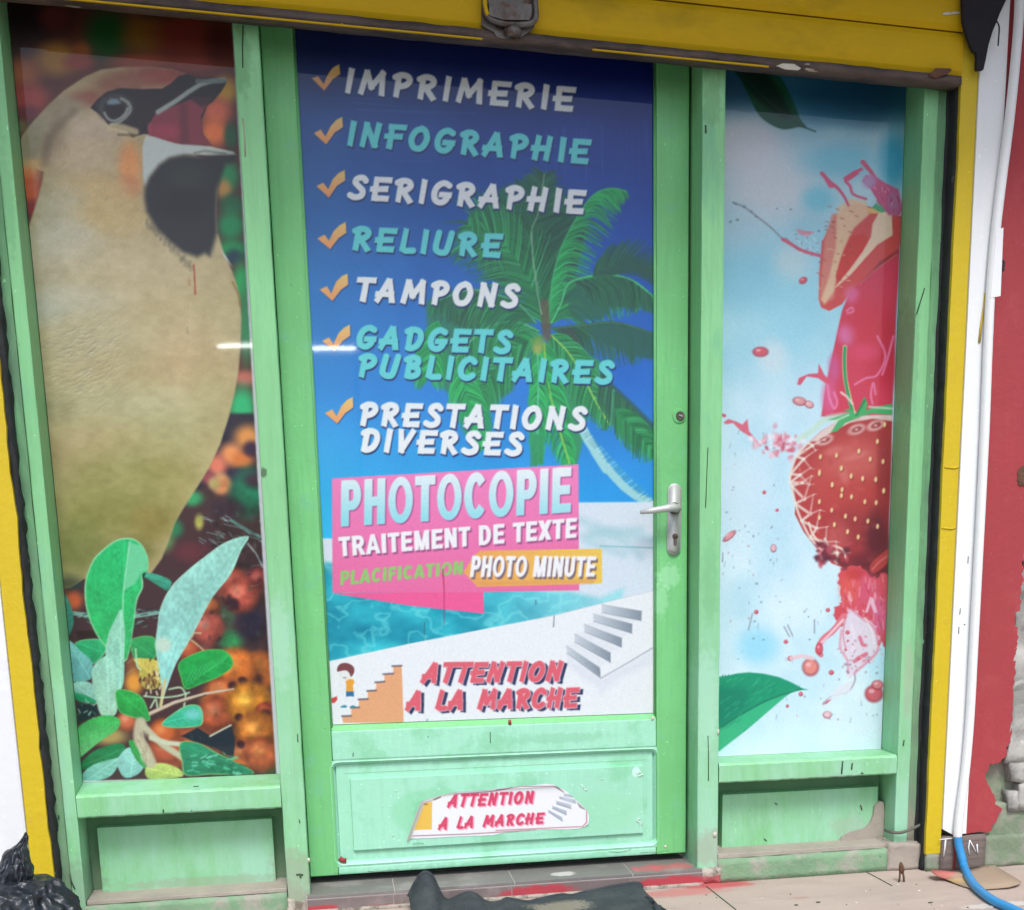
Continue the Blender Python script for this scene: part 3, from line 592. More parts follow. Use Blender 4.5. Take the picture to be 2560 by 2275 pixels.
for zk, c, rr_, m_ in (('J', (930, 630), .003, 'glue'), ('J', (945, 690), .0018, 'glue'), ('J', (975, 680), .0015, 'glue'), ('J', (900, 985), .003, 'glue'), ('K', (845, 535), .0028, 'glue')):
    mark(zk, [(c[0] - 6, c[1]), (c[0] + 6, c[1] + 2)], rr_, m_, YQ - .0004, dr, 'glue_spot')
for c in ((1130, 490), (1150, 480), (1165, 500), (1145, 510), (700, 600), (715, 620), (690, 590), (1130, 870), (1150, 880), (1140, 855), (1160, 895)):
    mark('K', [(c[0] - 10, c[1] - 6), (c[0] + 10, c[1] + 8)], .0026, 'glue', YQ - .0004, dr, 'glue_spot')
for zk, pts in (('J', [(1060, 1055), (1100, 1045), (1150, 1050)]), ('J', [(430, 1290), (460, 1282), (480, 1310)]), ('J', [(700, 1270), (780, 1275), (860, 1262), (950, 1258)]), ('K', [(900, 1115), (980, 1122), (1050, 1108), (1080, 1090)]), ('K', [(1150, 1125), (1220, 1118), (1290, 1120), (1380, 1105)])):
    mark(zk, pts, .0006, 'green_old', YD - .0003, dr, 'paint_crack')
# handle set
x, _, z = 0, 0, 0
xh, _, zh = at(1684, 1300, YD); 
def capsule(x0, z0, x1, z1, r, n=10):
    out = []
    for k in range(n + 1): t = math.pi * k / n; out.append((x1 + r * math.cos(t), z1 + r * math.sin(t)))
    for k in range(n + 1): t = math.pi + math.pi * k / n; out.append((x0 + r * math.cos(t), z0 + r * math.sin(t)))
    return out
pc0, pc1 = at(1684, 1375, YD), at(1686, 1223, YD)
def cap_prism(name, r, y0, y1, m, parent, extra=0):
    pts = capsule(pc0[0], pc0[2] + .005, pc1[0], pc1[2] - .004, r)
    bm = bmesh.new(); vf = [bm.verts.new((x_, y0, z_)) for x_, z_ in pts]; f = bm.faces.new(vf)
    r_e = bmesh.ops.extrude_face_region(bm, geom=[f]); bk = [g_ for g_ in r_e['geom'] if isinstance(g_, bmesh.types.BMVert)]
    for v in bk: v.co.y = y1
    fe = [e_ for e_ in bm.edges if all(abs(v.co.y - y0) < 1e-6 for v in e_.verts)]
    bmesh.ops.bevel(bm, geom=fe, offset=.003, segments=3, affect='EDGES')
    return link(name, bm_me(bm), m, parent, True)
hs = cap_prism('door_handle', .0178, YD - .008, YD + .001, MT['handle'], dr); hs['label'] = 'brushed aluminium lever handle on a rounded plate with keyhole'
hc = Vector(at(1684, 1271, YD))
link('rose', tube_me([(hc.x, YD - .006, hc.z), (hc.x, YD - .016, hc.z)], [.0155, .013], 20), MT['metal'], hs, True)
le = Vector(at(1601, 1281, YD - .045)); lc = Vector(at(1686, 1268, YD - .045))
link('lever', tube_me([Vector((hc.x, YD - .014, hc.z)), Vector((hc.x, YD - .036, hc.z)), lc + Vector((-.004, -.001, 0)), lc.lerp(le, .3), lc.lerp(le, .65) , le], [.010, .010, .0105, .0085, .0075, .0045], 14), MT['handle'], hs, True)
kh = Vector(at(1686, 1341, YD))
bm = bmesh.new(); yk = YD - .0092
pts = [(kh.x + .0078 * math.cos(t), kh.z + .0075 * math.sin(t)) for t in [math.radians(-55 + 290 * k / 16) for k in range(17)]]
pts = [p for p in pts] + [(kh.x - .0045, kh.z - .02), (kh.x, kh.z - .0235), (kh.x + .0045, kh.z - .02)]
prism('keyhole', pts, yk, YD - .004, MT['metal'], hs)
link('key_barrel', tube_me([(kh.x, yk - .0015, kh.z), (kh.x, yk + .001, kh.z)], .0048, 12), MT['rust'], hs, True)
uk = Vector(at(1700, 1040, YD))
link('lock_collar', tube_me([(uk.x - .002, YD + .001, uk.z), (uk.x - .002, YD - .0025, uk.z)], [.0185, .0165], 20), MT['green_door'], dr, False)
link('upper_lock', tube_me([(uk.x, YD - .001, uk.z), (uk.x, YD - .006, uk.z)], [.0115, .0105], 18), MT['metal'], dr, False)
link('lock_slot', tube_me([(uk.x - .004, YD - .0062, uk.z + .002), (uk.x + .004, YD - .0062, uk.z - .001)], .0018, 8), MT['handle'], dr, False)

# ------------------------------------------------------------------ doorstep
YN = -.012
zs = (AZ(780, 2241, YN) + AZ(1740, 2172, YN)) / 2
st = thing('doorstep', ((XA1 + XB0) / 2, YN, 0), 'tiled doorstep of grey treads and brown risers under the door', 'doorstep')
box('step_core', XA1 - .01, XB0 + .01, YN + .0006, .3, 0, zs - .0012, MT['grout'], st, .001)
xs = [XD0 - .01, AX(985, 2215, .02), AX(1282, 2190, .02), AX(1575, 2165, .02), XB0 + .012]
for k in range(4):
    box('tread_tile', xs[k] + .0013, xs[k + 1] - .0013, YN, .14, zs - .008, zs, MT['tile'], st, .0012)
xr = [XD0 - .01, AX(985, 2260, YN), AX(1280, 2235, YN), AX(1577, 2200, YN), XB0 + .012]
for k in range(4):
    box('riser_tile', xr[k] + .001, xr[k + 1] - .001, YN - .002, YN + .008, .006, zs - .0105, MT['tile_riser'], st, .0012)
box('skirt_mortar', xr[0], xr[4], YN - .012, YN + .004, 0, .007, MT['crumble'], st, .002)
# red overspray on riser and pavement, each spot a thin irregular film
def spot(zk, pts, y, m='red_spray', name='red_spray_patch', parent=st):
    P = [at(*p, y) for p in Z(zk, *pts)]; return prism(name, [(p[0], p[2]) for p in P], y, y + .001, MT[m], parent)
#PART3
def add_stain(m, c, rad, col, strength=1.0, soft=.5, nscale=40, namp=.5):
    t = m.node_tree; N = t.nodes; L = t.links; b = N['Principled BSDF']; src = b.inputs['Base Color'].links[0].from_socket
    g_ = N.new('ShaderNodeNewGeometry')
    v = N.new('ShaderNodeVectorMath'); v.operation = 'SUBTRACT'; v.inputs[1].default_value = c; L.new(g_.outputs['Position'], v.inputs[0])
    d = N.new('ShaderNodeVectorMath'); d.operation = 'DIVIDE'; d.inputs[1].default_value = rad; L.new(v.outputs[0], d.inputs[0])
    l = N.new('ShaderNodeVectorMath'); l.operation = 'LENGTH'; L.new(d.outputs[0], l.inputs[0])
    n = N.new('ShaderNodeTexNoise'); n.inputs['Scale'].default_value = nscale; n.inputs['Detail'].default_value = 5; L.new(g_.outputs['Position'], n.inputs['Vector'])
    s = N.new('ShaderNodeMath'); s.operation = 'MULTIPLY_ADD'; L.new(n.outputs[0], s.inputs[0]); s.inputs[1].default_value = namp * 2; L.new(l.outputs['Value'], s.inputs[2])
    r = N.new('ShaderNodeMapRange'); L.new(s.outputs[0], r.inputs['Value']); r.inputs['From Min'].default_value = 1 + namp + soft * .5; r.inputs['From Max'].default_value = 1 + namp - soft * .5
    r.inputs['To Max'].default_value = strength; r.interpolation_type = 'SMOOTHSTEP'
    x = N.new('ShaderNodeMix'); x.data_type = 'RGBA'; L.new(r.outputs[0], x.inputs['Factor']); L.new(src, x.inputs[6]); x.inputs[7].default_value = (*col, 1)
    L.new(x.outputs[2], b.inputs['Base Color'])
RS = (0.42, 0.04, 0.06)
for px, py, rx, rz in ((1345, 2232, .095, .020), (1700, 2205, .13, .016), (800, 2275, .05, .012), (975, 2268, .03, .008), (930, 2270, .03, .008)):
    add_stain(MT['tile_riser'], at(px, py, YN), (rx, .3, rz), RS, .95, .5)
for px, py, rx, ry in ((1640, 2168, .05, .008), (1590, 2152, .012, .008), (1640, 2148, .012, .007), (1700, 2160, .03, .01)):
    add_stain(MT['tile'], at(px, py, .03), (rx, .03, .05), (.55, .1, .12), .6, .6)
add_stain(MT['tile'], at(1410, 2176, .03), (.03, .02, .05), (.6, .57, .55), .8, .4, 60)
gg = ground_at(1790, 2212); add_stain(MT['pave'], gg, (.10, .035, .1), (.50, .07, .08), .85, .7, 30)
gg = ground_at(1700, 2232); add_stain(MT['pave'], gg, (.12, .03, .1), (.50, .16, .15), .7, .8, 30)
gg = ground_at(2000, 2245); add_stain(MT['pave'], gg, (.03, .008, .1), (.42, .2, .18), .6, .6, 60)
gg = ground_at(2500, 2262); add_stain(MT['pave'], gg, (.10, .02, .1), (.66, .65, .62), .5, .5, 50)
add_stain(MT['green'], at(735, 2275, 0), (.06, .1, .06), (.3, .26, .22), .7, .6, 40)
add_stain(MT['crumble'], at(1790, 2200, 0), (.05, .1, .016), RS, .8, .5, 60)
add_stain(MT['green_old'], at(2290, 2110, 0), (.07, .1, .10), (.3, .27, .22), .8, .6, 30)
add_stain(MT['green_door'], at(1672, 1440, YD), (.028, .03, .028), (.42, .80, .5), .4, .7, 90, .9)
add_stain(MT['green_door'], at(1650, 1500, YD), (.02, .03, .04), (.42, .80, .5), .3, .7, 90, .9)
add_stain(MT['green_door'], at(1645, 1240, YD), (.008, .03, .10), (.13, .36, .16), .5, .6, 70, .8)
for px, py, rx, rz, c_, s_ in ((600, 150, .02, .06, (.10, .28, .10), .6), (660, 1180, .006, .012, (.05, .07, .04), .8), (700, 1600, .02, .10, (.36, .62, .46), .5), (730, 2180, .05, .05, (.30, .33, .25), .6), (1780, 260, .02, .05, (.12, .30, .12), .5), (1775, 1450, .02, .10, (.15, .42, .2), .45), (1775, 2120, .04, .05, (.34, .35, .28), .6), (1765, 1750, .03, .12, (.38, .66, .5), .5), (2285, 900, .012, .12, (.16, .36, .18), .6), (2270, 1700, .012, .10, (.34, .42, .30), .6), (190, 2230, .05, .07, (.2, .32, .2), .6), (90, 1500, .02, .2, (.2, .45, .28), .4), (20, 500, .012, .1, (.13, .36, .16), .5), (450, 2035, .2, .012, (.2, .44, .26), .4), (2050, 1950, .12, .014, (.26, .46, .32), .5), (500, 2225, .2, .012, (.3, .33, .24), .5), (2150, 2080, .05, .03, (.34, .42, .33), .5)):
    add_stain(MT['green'], at(px, py, 0), (rx, .3, rz), c_, s_, .7, 55, .9)
for px, py, rx, rz in ((1460, 1420, .3, .0), ): pass
add_stain(MT['green_lit'], at(1250, 2165, YD), (.45, .03, .012), (.17, .46, .24), .55, .7, 45, .9)
add_stain(MT['green_lit'], at(1400, 1845, YD), (.14, .03, .012), (.24, .56, .36), .6, .7, 60, .9)
add_stain(MT['white'], at(20, 1900, YW), (.05, .1, .25), (.55, .55, .58), .35, .8, 30, .9)
add_stain(MT['red'], at(2480, 1500, YW), (.05, .1, .2), (.32, .04, .045), .5, .8, 20, .8)
add_stain(MT['green_lit'], at(1080, 2030, YQ), (.10, .02, .06), (.22, .60, .34), .5, .25, 15, .1)
add_stain(MT['green_lit'], at(1500, 2030, YQ), (.10, .02, .05), (.30, .66, .42), .6, .5, 20, .4)
add_stain(MT['green_lit'], at(1590, 1930, YQ), (.010, .02, .014), (.6, .9, .8), .8, .3, 60, .3)
# ------------------------------------------------------------------ printed artwork: painted into a colour grid, then onto flat meshes
class Art:
    def __init__(s, x0, y0, x1, y1, st, base):
        s.x0, s.y0, s.s = x0, y0, st
        s.nx, s.ny = int((x1 - x0) / st) + 1, int((y1 - y0) / st) + 1
        s.X = x0 + np.arange(s.nx) * st; s.Y = y0 + np.arange(s.ny) * st
        s.a = np.ones((s.ny, s.nx, 3)) * np.array(base, float)
    def win(s, x0, y0, x1, y1):
        i0 = max(0, int((x0 - s.x0) / s.s)); i1 = min(s.nx, int((x1 - s.x0) / s.s) + 2)
        j0 = max(0, int((y0 - s.y0) / s.s)); j1 = min(s.ny, int((y1 - s.y0) / s.s) + 2)
        if i1 <= i0 or j1 <= j0: return None
        X, Y = np.meshgrid(s.X[i0:i1], s.Y[j0:j1]); return (slice(j0, j1), slice(i0, i1)), X, Y
    def put(s, w_, m, col):
        sl = w_[0]; col = np.asarray(col, float) if not callable(col) else col(w_[1], w_[2])
        s.a[sl] = s.a[sl] * (1 - m[..., None]) + col * m[..., None]
    def polymask(s, pts, f):
        P = np.array(pts, float); w_ = s.win(P[:, 0].min() - f, P[:, 1].min() - f, P[:, 0].max() + f, P[:, 1].max() + f)
        if w_ is None: return None, None
        _, X, Y = w_; ins = np.zeros(X.shape, bool); d2 = np.full(X.shape, 1e12)
        for (ax, ay), (bx_, by) in zip(P, np.roll(P, -1, 0)):
            if ay != by:
                c = ((ay > Y) != (by > Y)) & (X < (bx_ - ax) * (Y - ay) / (by - ay) + ax); ins ^= c
            ex, ey = bx_ - ax, by - ay; l = ex * ex + ey * ey + 1e-9
            t = np.clip(((X - ax) * ex + (Y - ay) * ey) / l, 0, 1)
            d2 = np.minimum(d2, (X - ax - t * ex) ** 2 + (Y - ay - t * ey) ** 2)
        d = np.sqrt(d2); sd_ = np.where(ins, d, -d); t = np.clip(.5 + sd_ / f, 0, 1); return w_, t * t * (3 - 2 * t)
    def poly(s, pts, col, f=3.0, al=1.0, sm=0):
        if sm: pts = [(p.x, p.y) for p in catmull([(x, y, 0) for x, y in pts], sm, True)]
        w_, m = s.polymask(pts, f)
        if w_ is not None: s.put(w_, m * al, col)
    def line(s, pts, r, col, f=2.5, al=1.0, r1=None, sm=0):
        if sm: pts = [(p.x, p.y) for p in catmull([(x, y, 0) for x, y in pts], sm)]
        r1 = r if r1 is None else r1; R = max(r, r1) + f
        xs_, ys_ = [p[0] for p in pts], [p[1] for p in pts]
        w_ = s.win(min(xs_) - R, min(ys_) - R, max(xs_) + R, max(ys_) + R)
        if w_ is None: return
        _, X, Y = w_; best = np.full(X.shape, -1e9); n = len(pts) - 1
        for k in range(n):
            (ax, ay), (bx_, by) = pts[k], pts[k + 1]; ex, ey = bx_ - ax, by - ay
            t = np.clip(((X - ax) * ex + (Y - ay) * ey) / (ex * ex + ey * ey + 1e-9), 0, 1)
            rr_ = r + (r1 - r) * (k + t) / n
            best = np.maximum(best, rr_ - np.hypot(X - ax - t * ex, Y - ay - t * ey))
        s.put(w_, np.clip(.5 + best / f, 0, 1) * al, col)
    def blob(s, cx, cy, rx, ry, col, al=1.0, rot=0, hard=.3):
        R = max(rx, ry) * 1.5; w_ = s.win(cx - R, cy - R, cx + R, cy + R)
        if w_ is None: return
        _, X, Y = w_; c_, s_ = math.cos(rot), math.sin(rot); u = ((X - cx) * c_ + (Y - cy) * s_) / rx; v = (-(X - cx) * s_ + (Y - cy) * c_) / ry
        d = np.hypot(u, v); t = np.clip((1.4 - d) / (1.4 - hard), 0, 1); s.put(w_, t * t * (3 - 2 * t) * al, col)
    def sample(s, px, py):
        fx = np.clip((px - s.x0) / s.s, 0, s.nx - 1.001); fy = np.clip((py - s.y0) / s.s, 0, s.ny - 1.001)
        i, j = fx.astype(int), fy.astype(int); u, v = (fx - i)[..., None], (fy - j)[..., None]; A_ = s.a
        return (A_[j, i] * (1 - u) + A_[j, i + 1] * u) * (1 - v) + (A_[j + 1, i] * (1 - u) + A_[j + 1, i + 1] * u) * v
def vn(shape, cells, seed, oct_=3):
    r = np.random.RandomState(seed); out = np.zeros(shape); amp = 1; tot = 0
    for o_ in range(oct_):
        cy, cx = max(2, int(cells[0] * 2 ** o_)), max(2, int(cells[1] * 2 ** o_)); g_ = r.rand(cy + 2, cx + 2)
        y = np.linspace(0, cy, shape[0]); x_ = np.linspace(0, cx, shape[1]); j = y.astype(int); i = x_.astype(int)
        v = (y - j)[:, None]; u = (x_ - i)[None]; v = v * v * (3 - 2 * v); u = u * u * (3 - 2 * u); J, I = np.ix_(j, i)
        out += amp * ((g_[J, I] * (1 - u) + g_[J, I + 1] * u) * (1 - v) + (g_[J + 1, I] * (1 - u) + g_[J + 1, I + 1] * u) * v); tot += amp; amp *= .5
    return out / tot
def print_mesh(name, art, x0, x1, z0, z1, y, pitch, m, wav=0.0, mask=None, disp=None, gain=.86):
    nx = max(2, int((x1 - x0) / pitch)); nz = max(2, int((z1 - z0) / pitch))
    xs_ = np.linspace(x0, x1, nx); zs_ = np.linspace(z0, z1, nz); X, Zz = np.meshgrid(xs_, zs_)
    C = np.einsum('ij,jab->iab', M, np.stack([X, -(Zz - HC), np.full_like(X, y + D)]))
    px, py = F * C[0] / C[2] + CX, F * C[1] / C[2] + CY
    rgb = s2l(np.clip(art.sample(px, py), 0, 255)) * gain
    Yv = np.full_like(X, y)
    if wav: Yv = Yv + (vn(X.shape, (6, 3), 5, 2) - .5) * wav
    if disp is not None: Yv = Yv + disp(px, py)
    V = np.stack([X, Yv, Zz], -1).reshape(-1, 3)
    idx = np.arange(nx * nz).reshape(nz, nx)
    Q = np.stack([idx[:-1, :-1], idx[:-1, 1:], idx[1:, 1:], idx[1:, :-1]], -1).reshape(-1, 4)
    if mask is not None:
        km = mask(px, py).reshape(-1); Q = Q[km[Q].all(1)]
    used = np.unique(Q); remap = np.full(nx * nz, -1); remap[used] = np.arange(len(used)); Q = remap[Q]; V = V[used]; rgb = rgb.reshape(-1, 3)[used]
    me = bpy.data.meshes.new(name); me.vertices.add(len(V)); me.vertices.foreach_set('co', V.astype(np.float32).ravel())
    me.loops.add(Q.size); me.loops.foreach_set('vertex_index', Q.astype(np.int32).ravel())
    me.polygons.add(len(Q)); me.polygons.foreach_set('loop_start', np.arange(0, Q.size, 4, dtype=np.int32)); me.polygons.foreach_set('loop_total', np.full(len(Q), 4, np.int32))
    me.update(calc_edges=True); ca = me.color_attributes.new('print', 'FLOAT_COLOR', 'POINT')
    ca.data.foreach_set('color', np.concatenate([rgb, np.ones((len(rgb), 1))], 1).astype(np.float32).ravel())
    me.polygons.foreach_set('use_smooth', np.ones(len(Q), bool))
    return link(name, me, m)

# ---- letter shapes
def gl_balloon():
    B = {}
    B['I'] = (.24, [[(.12, .09), (.12, .91)]])
    B['M'] = (.80, [[(.1, .09), (.17, .88)], [(.19, .9), (.36, .32)], [(.36, .32), (.62, .9)], [(.62, .9), (.68, .09)]])
    B['N'] = (.62, [[(.1, .09), (.14, .9)], [(.14, .9), (.46, .1)], [(.46, .1), (.5, .91)]])
    B['P'] = (.54, [[(.14, .09), (.14, .70)], [(.04, .80), (.2, .9), (.38, .86), (.46, .7), (.38, .52), (.22, .44)]])
    B['R'] = (.58, [[(.14, .09), (.14, .70)], [(.04, .80), (.2, .9), (.38, .86), (.45, .7), (.36, .54), (.2, .47)], [(.24, .47), (.48, .07)]])
    B['B'] = (.56, [[(.14, .1), (.14, .70)], [(.04, .80), (.2, .9), (.38, .84), (.4, .66), (.22, .52)], [(.22, .52), (.42, .42), (.44, .2), (.3, .09), (.14, .1)]])
    B['D'] = (.60, [[(.14, .1), (.14, .72)], [(.04, .80), (.2, .9), (.42, .82), (.5, .55), (.42, .22), (.26, .09), (.14, .1)]])
    B['E'] = (.56, [[(.12, .88), (.5, .88)], [(.1, .86), (.12, .1)], [(.02, .47), (.42, .5)], [(.12, .1), (.48, .1)]])
    B['F'] = (.54, [[(.1, .9), (.5, .9)], [(.14, .88), (.14, .09)], [(.02, .5), (.42, .52)]])
    B['G'] = (.62, [[(.5, .82), (.34, .91), (.16, .78), (.08, .48), (.14, .18), (.32, .09), (.46, .22), (.48, .4)], [(.3, .42), (.54, .42)]])
    B['C'] = (.56, [[(.48, .78), (.34, .91), (.16, .78), (.08, .48), (.14, .18), (.32, .08), (.48, .2)]])
    B['O'] = (.64, [[(.36, .9), (.18, .8), (.08, .48), (.16, .16), (.32, .09), (.46, .2), (.54, .52), (.46, .82), (.34, .91)]])
    B['S'] = (.54, [[(.46, .8), (.36, .91), (.2, .86), (.16, .7), (.3, .52), (.42, .36), (.4, .16), (.22, .08), (.06, .16)]])
    B['T'] = (.52, [[(.04, .9), (.5, .9)], [(.26, .88), (.26, .09)]])
    B['L'] = (.46, [[(.12, .91), (.1, .16)], [(.1, .14), (.2, .08), (.42, .1)]])
    B['U'] = (.60, [[(.12, .91), (.08, .3), (.16, .12), (.3, .08), (.42, .18), (.5, .91)]])
    B['V'] = (.56, [[(.1, .91), (.2, .1)], [(.2, .1), (.48, .91)]])
    B['A'] = (.62, [[(.04, .09), (.3, .88)], [(.34, .9), (.5, .09)], [(.02, .34), (.46, .34)]])
    B['H'] = (.62, [[(.14, .91), (.1, .09)], [(.48, .91), (.44, .09)], [(.02, .48), (.46, .5)]])
    B[' '] = (.4, [])
    return B
def rc(a, b, c, d_): return [(a, b), (c, b), (c, d_), (a, d_)]
def arc(cx, cy, rx, ry, tx, ty, a0, a1, n=14):
    A_ = [math.radians(a0 + (a1 - a0) * k / n) for k in range(n + 1)]
    return [(cx + rx * math.cos(t), cy + ry * math.sin(t)) for t in A_] + [(cx + (rx - tx) * math.cos(t), cy + (ry - ty) * math.sin(t)) for t in A_[::-1]]
def gl_block():
    B = {}; t = .21; h = .175
    B['I'] = (.34, [rc(.06, 0, .28, 1)])
    B['L'] = (.62, [rc(.06, 0, .27, 1), rc(.2, 0, .6, h)])
    B['T'] = (.66, [rc(.02, 1 - h, .64, 1), rc(.225, 0, .435, .9)])
    B['E'] = (.68, [rc(.06, 0, .27, 1), rc(.2, 0, .64, h), rc(.2, .42, .6, .42 + h), rc(.2, 1 - h, .63, 1)])
    B['F'] = (.62, [rc(.06, 0, .27, 1), rc(.2, .41, .55, .41 + h), rc(.2, 1 - h, .6, 1)])
    B['H'] = (.76, [rc(.06, 0, .27, 1), rc(.49, 0, .70, 1), rc(.2, .42, .55, .42 + h)])
    B['P'] = (.70, [rc(.06, 0, .27, 1), rc(.2, 1 - h, .42, 1), rc(.2, .36, .42, .36 + h), arc(.41, .68, .26, .32, .2, h, -90, 90)])
    B['R'] = (.76, [rc(.06, 0, .27, 1), rc(.2, 1 - h, .44, 1), rc(.2, .38, .44, .38 + h), arc(.43, .69, .26, .31, .2, h, -90, 90), [(.33, .42), (.52, .42), (.75, 0), (.51, 0)]])
    B['D'] = (.76, [rc(.06, 0, .27, 1), rc(.2, 1 - h, .36, 1), rc(.2, 0, .36, h), arc(.35, .5, .36, .5, .21, h, -90, 90)])
    B['O'] = (.82, [arc(.41, .5, .38, .51, .21, .18, 0, 360, 36)])
    B['C'] = (.76, [arc(.40, .5, .36, .51, .21, .18, 42, 318, 26)])
    B['U'] = (.76, [rc(.06, .32, .27, 1), rc(.49, .32, .70, 1), arc(.38, .34, .32, .36, .21, .18, 180, 360)])
    B['A'] = (.78, [[(.0, 0), (.22, 0), (.44, 1), (.29, 1)], [(.78, 0), (.56, 0), (.34, 1), (.49, 1)], rc(.18, .2, .6, .2 + h)])
    B['M'] = (.92, [rc(.06, 0, .26, 1), rc(.66, 0, .86, 1), [(.06, 1), (.3, 1), (.55, 0), (.37, 0)], [(.86, 1), (.62, 1), (.37, 0), (.55, 0)]])
    B['N'] = (.76, [rc(.06, 0, .26, 1), rc(.50, 0, .70, 1), [(.06, 1), (.28, 1), (.70, 0), (.48, 0)]])
    B['X'] = (.72, [[(.0, 1), (.25, 1), (.72, 0), (.47, 0)], [(.72, 1), (.47, 1), (.0, 0), (.25, 0)]])
    B[' '] = (.34, [])
    return B
GB, GK = gl_balloon(), gl_block()
def bil(q, u, v):
    (tlx, tly), (trx, try_), (brx, bry), (blx, bly) = q
    return ((blx * (1 - u) + brx * u) * (1 - v) + (tlx * (1 - u) + trx * u) * v, (bly * (1 - u) + bry * u) * (1 - v) + (tly * (1 - u) + try_ * u) * v)
def text_b(art, s, q, r, col, sh=None, sho=(3, 4), sp=.10, inner=None, jit=0, seed=0):
    """round brush letters; q = corners tl,tr,br,bl in photo pixels"""
    W_ = sum(GB[c][0] for c in s) + sp * (len(s) - 1); R_ = random.Random(seed)
    def draw(dx, dy, rad, c, al=1.0):
        x = 0
        for ch in s:
            w_, st_ = GB[ch]
            for pl_ in st_:
                P = [bil(q, (x + px) / W_, .5 + (py - .5) * .93) for px, py in pl_]
                P = [(a_ + dx, b_ + dy) for a_, b_ in P]
                if len(P) == 2:
                    (ax, ay), (bx_, by) = P; l_ = math.hypot(bx_ - ax, by - ay) + 1e-6; ux, uy = (bx_ - ax) / l_, (by - ay) / l_; k_ = rad * .72
                    ax -= ux * k_; ay -= uy * k_; bx_ += ux * k_; by += uy * k_; wa, wb = rad * R_.uniform(.84, .96), rad * R_.uniform(.9, 1.02); sk = rad * .25
                    art.poly([(ax - uy * wa - ux * sk, ay + ux * wa - uy * sk), (ax + uy * wa, ay - ux * wa), (bx_ + uy * wb + ux * sk, by - ux * wb + uy * sk), (bx_ - uy * wb, by + ux * wb)], c, 3.2, al)
                else: art.line(P, rad, c, al=al, sm=4 if len(P) > 3 else 0)
            x += w_ + sp
    if sh is not None: draw(sho[0], sho[1], r * 1.08, sh)
    if inner is not None: draw(0, 0, r * 1.22, inner)
    draw(0, 0, r, col)
def text_k(art, s, q, col, sh=None, sho=(3, 3), sp=.03, slant=0, bold=.8):
    W_ = sum(GK[c][0] for c in s) + sp * (len(s) - 1)
    def draw(dx, dy, c):
        x = 0
        for ch in s:
            w_, st_ = GK[ch]
            for pl_ in st_:
                P = [bil(q, (x + px) / W_, py) for px, py in pl_]
                if len(P) > 60:   # closed ring
                    n = len(P) // 2; wA, mA = art.polymask([(a_ + dx, b_ + dy) for a_, b_ in P[:n]], 3); inn = [(a_ + dx, b_ + dy) for a_, b_ in P[n:]]
                    wB, mB = art.polymask(inn + P[:0], 3)
                    full = np.zeros(art.a.shape[:2]); full[wA[0]] = mA; tmp = np.zeros(art.a.shape[:2]); tmp[wB[0]] = mB
                    mm = (full * (1 - tmp))[wA[0]]; art.put(wA, mm, c); art.line([(a_ + dx, b_ + dy) for a_, b_ in P[:n]], bold, c)
                else: Pq = [(a_ + dx, b_ + dy) for a_, b_ in P]; art.poly(Pq, c, 3.0); art.line(Pq + Pq[:1], bold, c)
            x += w_ + sp
    if sh is not None: draw(sho[0], sho[1], sh)
    draw(0, 0, col)
# ------------------------------------------------------------------ artwork 1: bird banner
rs = np.random.RandomState(3); R = random.Random(21)
A = Art(-40, -60, 720, 1980, 2.0, (96, 50, 40))
def Zb(k, *b):
    for (x, y, rx, ry, c, *al) in b:
        (px, py), = Z(k, (x, y)); s_ = ZM[k][2]; A.blob(px, py, rx * s_, ry * s_, c, al[0] if al else 1.0)
A.a *= (0.75 + .5 * vn(A.a.shape[:2], (24, 9), 2))[..., None]
Zb('A', (150, 120, 330, 260, (34, 20, 24)), (380, 120, 120, 110, (100, 44, 42)), (760, 250, 170, 210, (22, 84, 34)), (1150, 110, 160, 80, (28, 34, 18)), (1040, 250, 190, 150, (132, 96, 30)), (1380, 250, 320, 260, (128, 48, 36)), (1560, 130, 130, 120, (110, 62, 32)),
   (400, 420, 170, 130, (176, 124, 44)), (580, 360, 70, 70, (150, 84, 40)), (150, 520, 150, 120, (176, 98, 60)), (200, 700, 160, 120, (178, 72, 66)), (560, 440, 120, 60, (158, 70, 58)), (200, 800, 90, 60, (120, 50, 60)), (150, 900, 60, 60, (120, 110, 70)),
   (1000, 440, 260, 60, (160, 76, 52)), (1400, 460, 250, 60, (150, 66, 56)), (1550, 300, 110, 160, (90, 34, 30)),
   (1600, 640, 100, 110, (214, 160, 50)), (1540, 790, 120, 110, (228, 110, 80)), (1520, 940, 110, 110, (250, 128, 68)), (1640, 960, 50, 100, (30, 96, 60)),
   (1620, 1250, 90, 120, (40, 150, 94)), (1590, 1340, 60, 80, (200, 150, 80)), (1650, 1450, 100, 80, (30, 110, 70)), (1640, 1600, 110, 120, (22, 150, 92)), (1700, 1790, 100, 60, (18, 50, 60)),
   (200, 1210, 100, 110, (232, 160, 100)), (200, 1350, 110, 130, (216, 100, 60)), (210, 1480, 80, 70, (150, 56, 60)), (180, 1570, 60, 60, (110, 60, 60)))
Zb('B', (1650, 60, 130, 70, (20, 150, 84)), (1660, 120, 60, 60, (26, 60, 80)), (1720, 300, 80, 160, (36, 170, 96)), (1750, 600, 60, 300, (50, 140, 90)), (1740, 980, 90, 60, (200, 110, 96)), (1720, 1190, 110, 170, (40, 186, 120)), (1700, 1300, 70, 60, (90, 220, 190)))
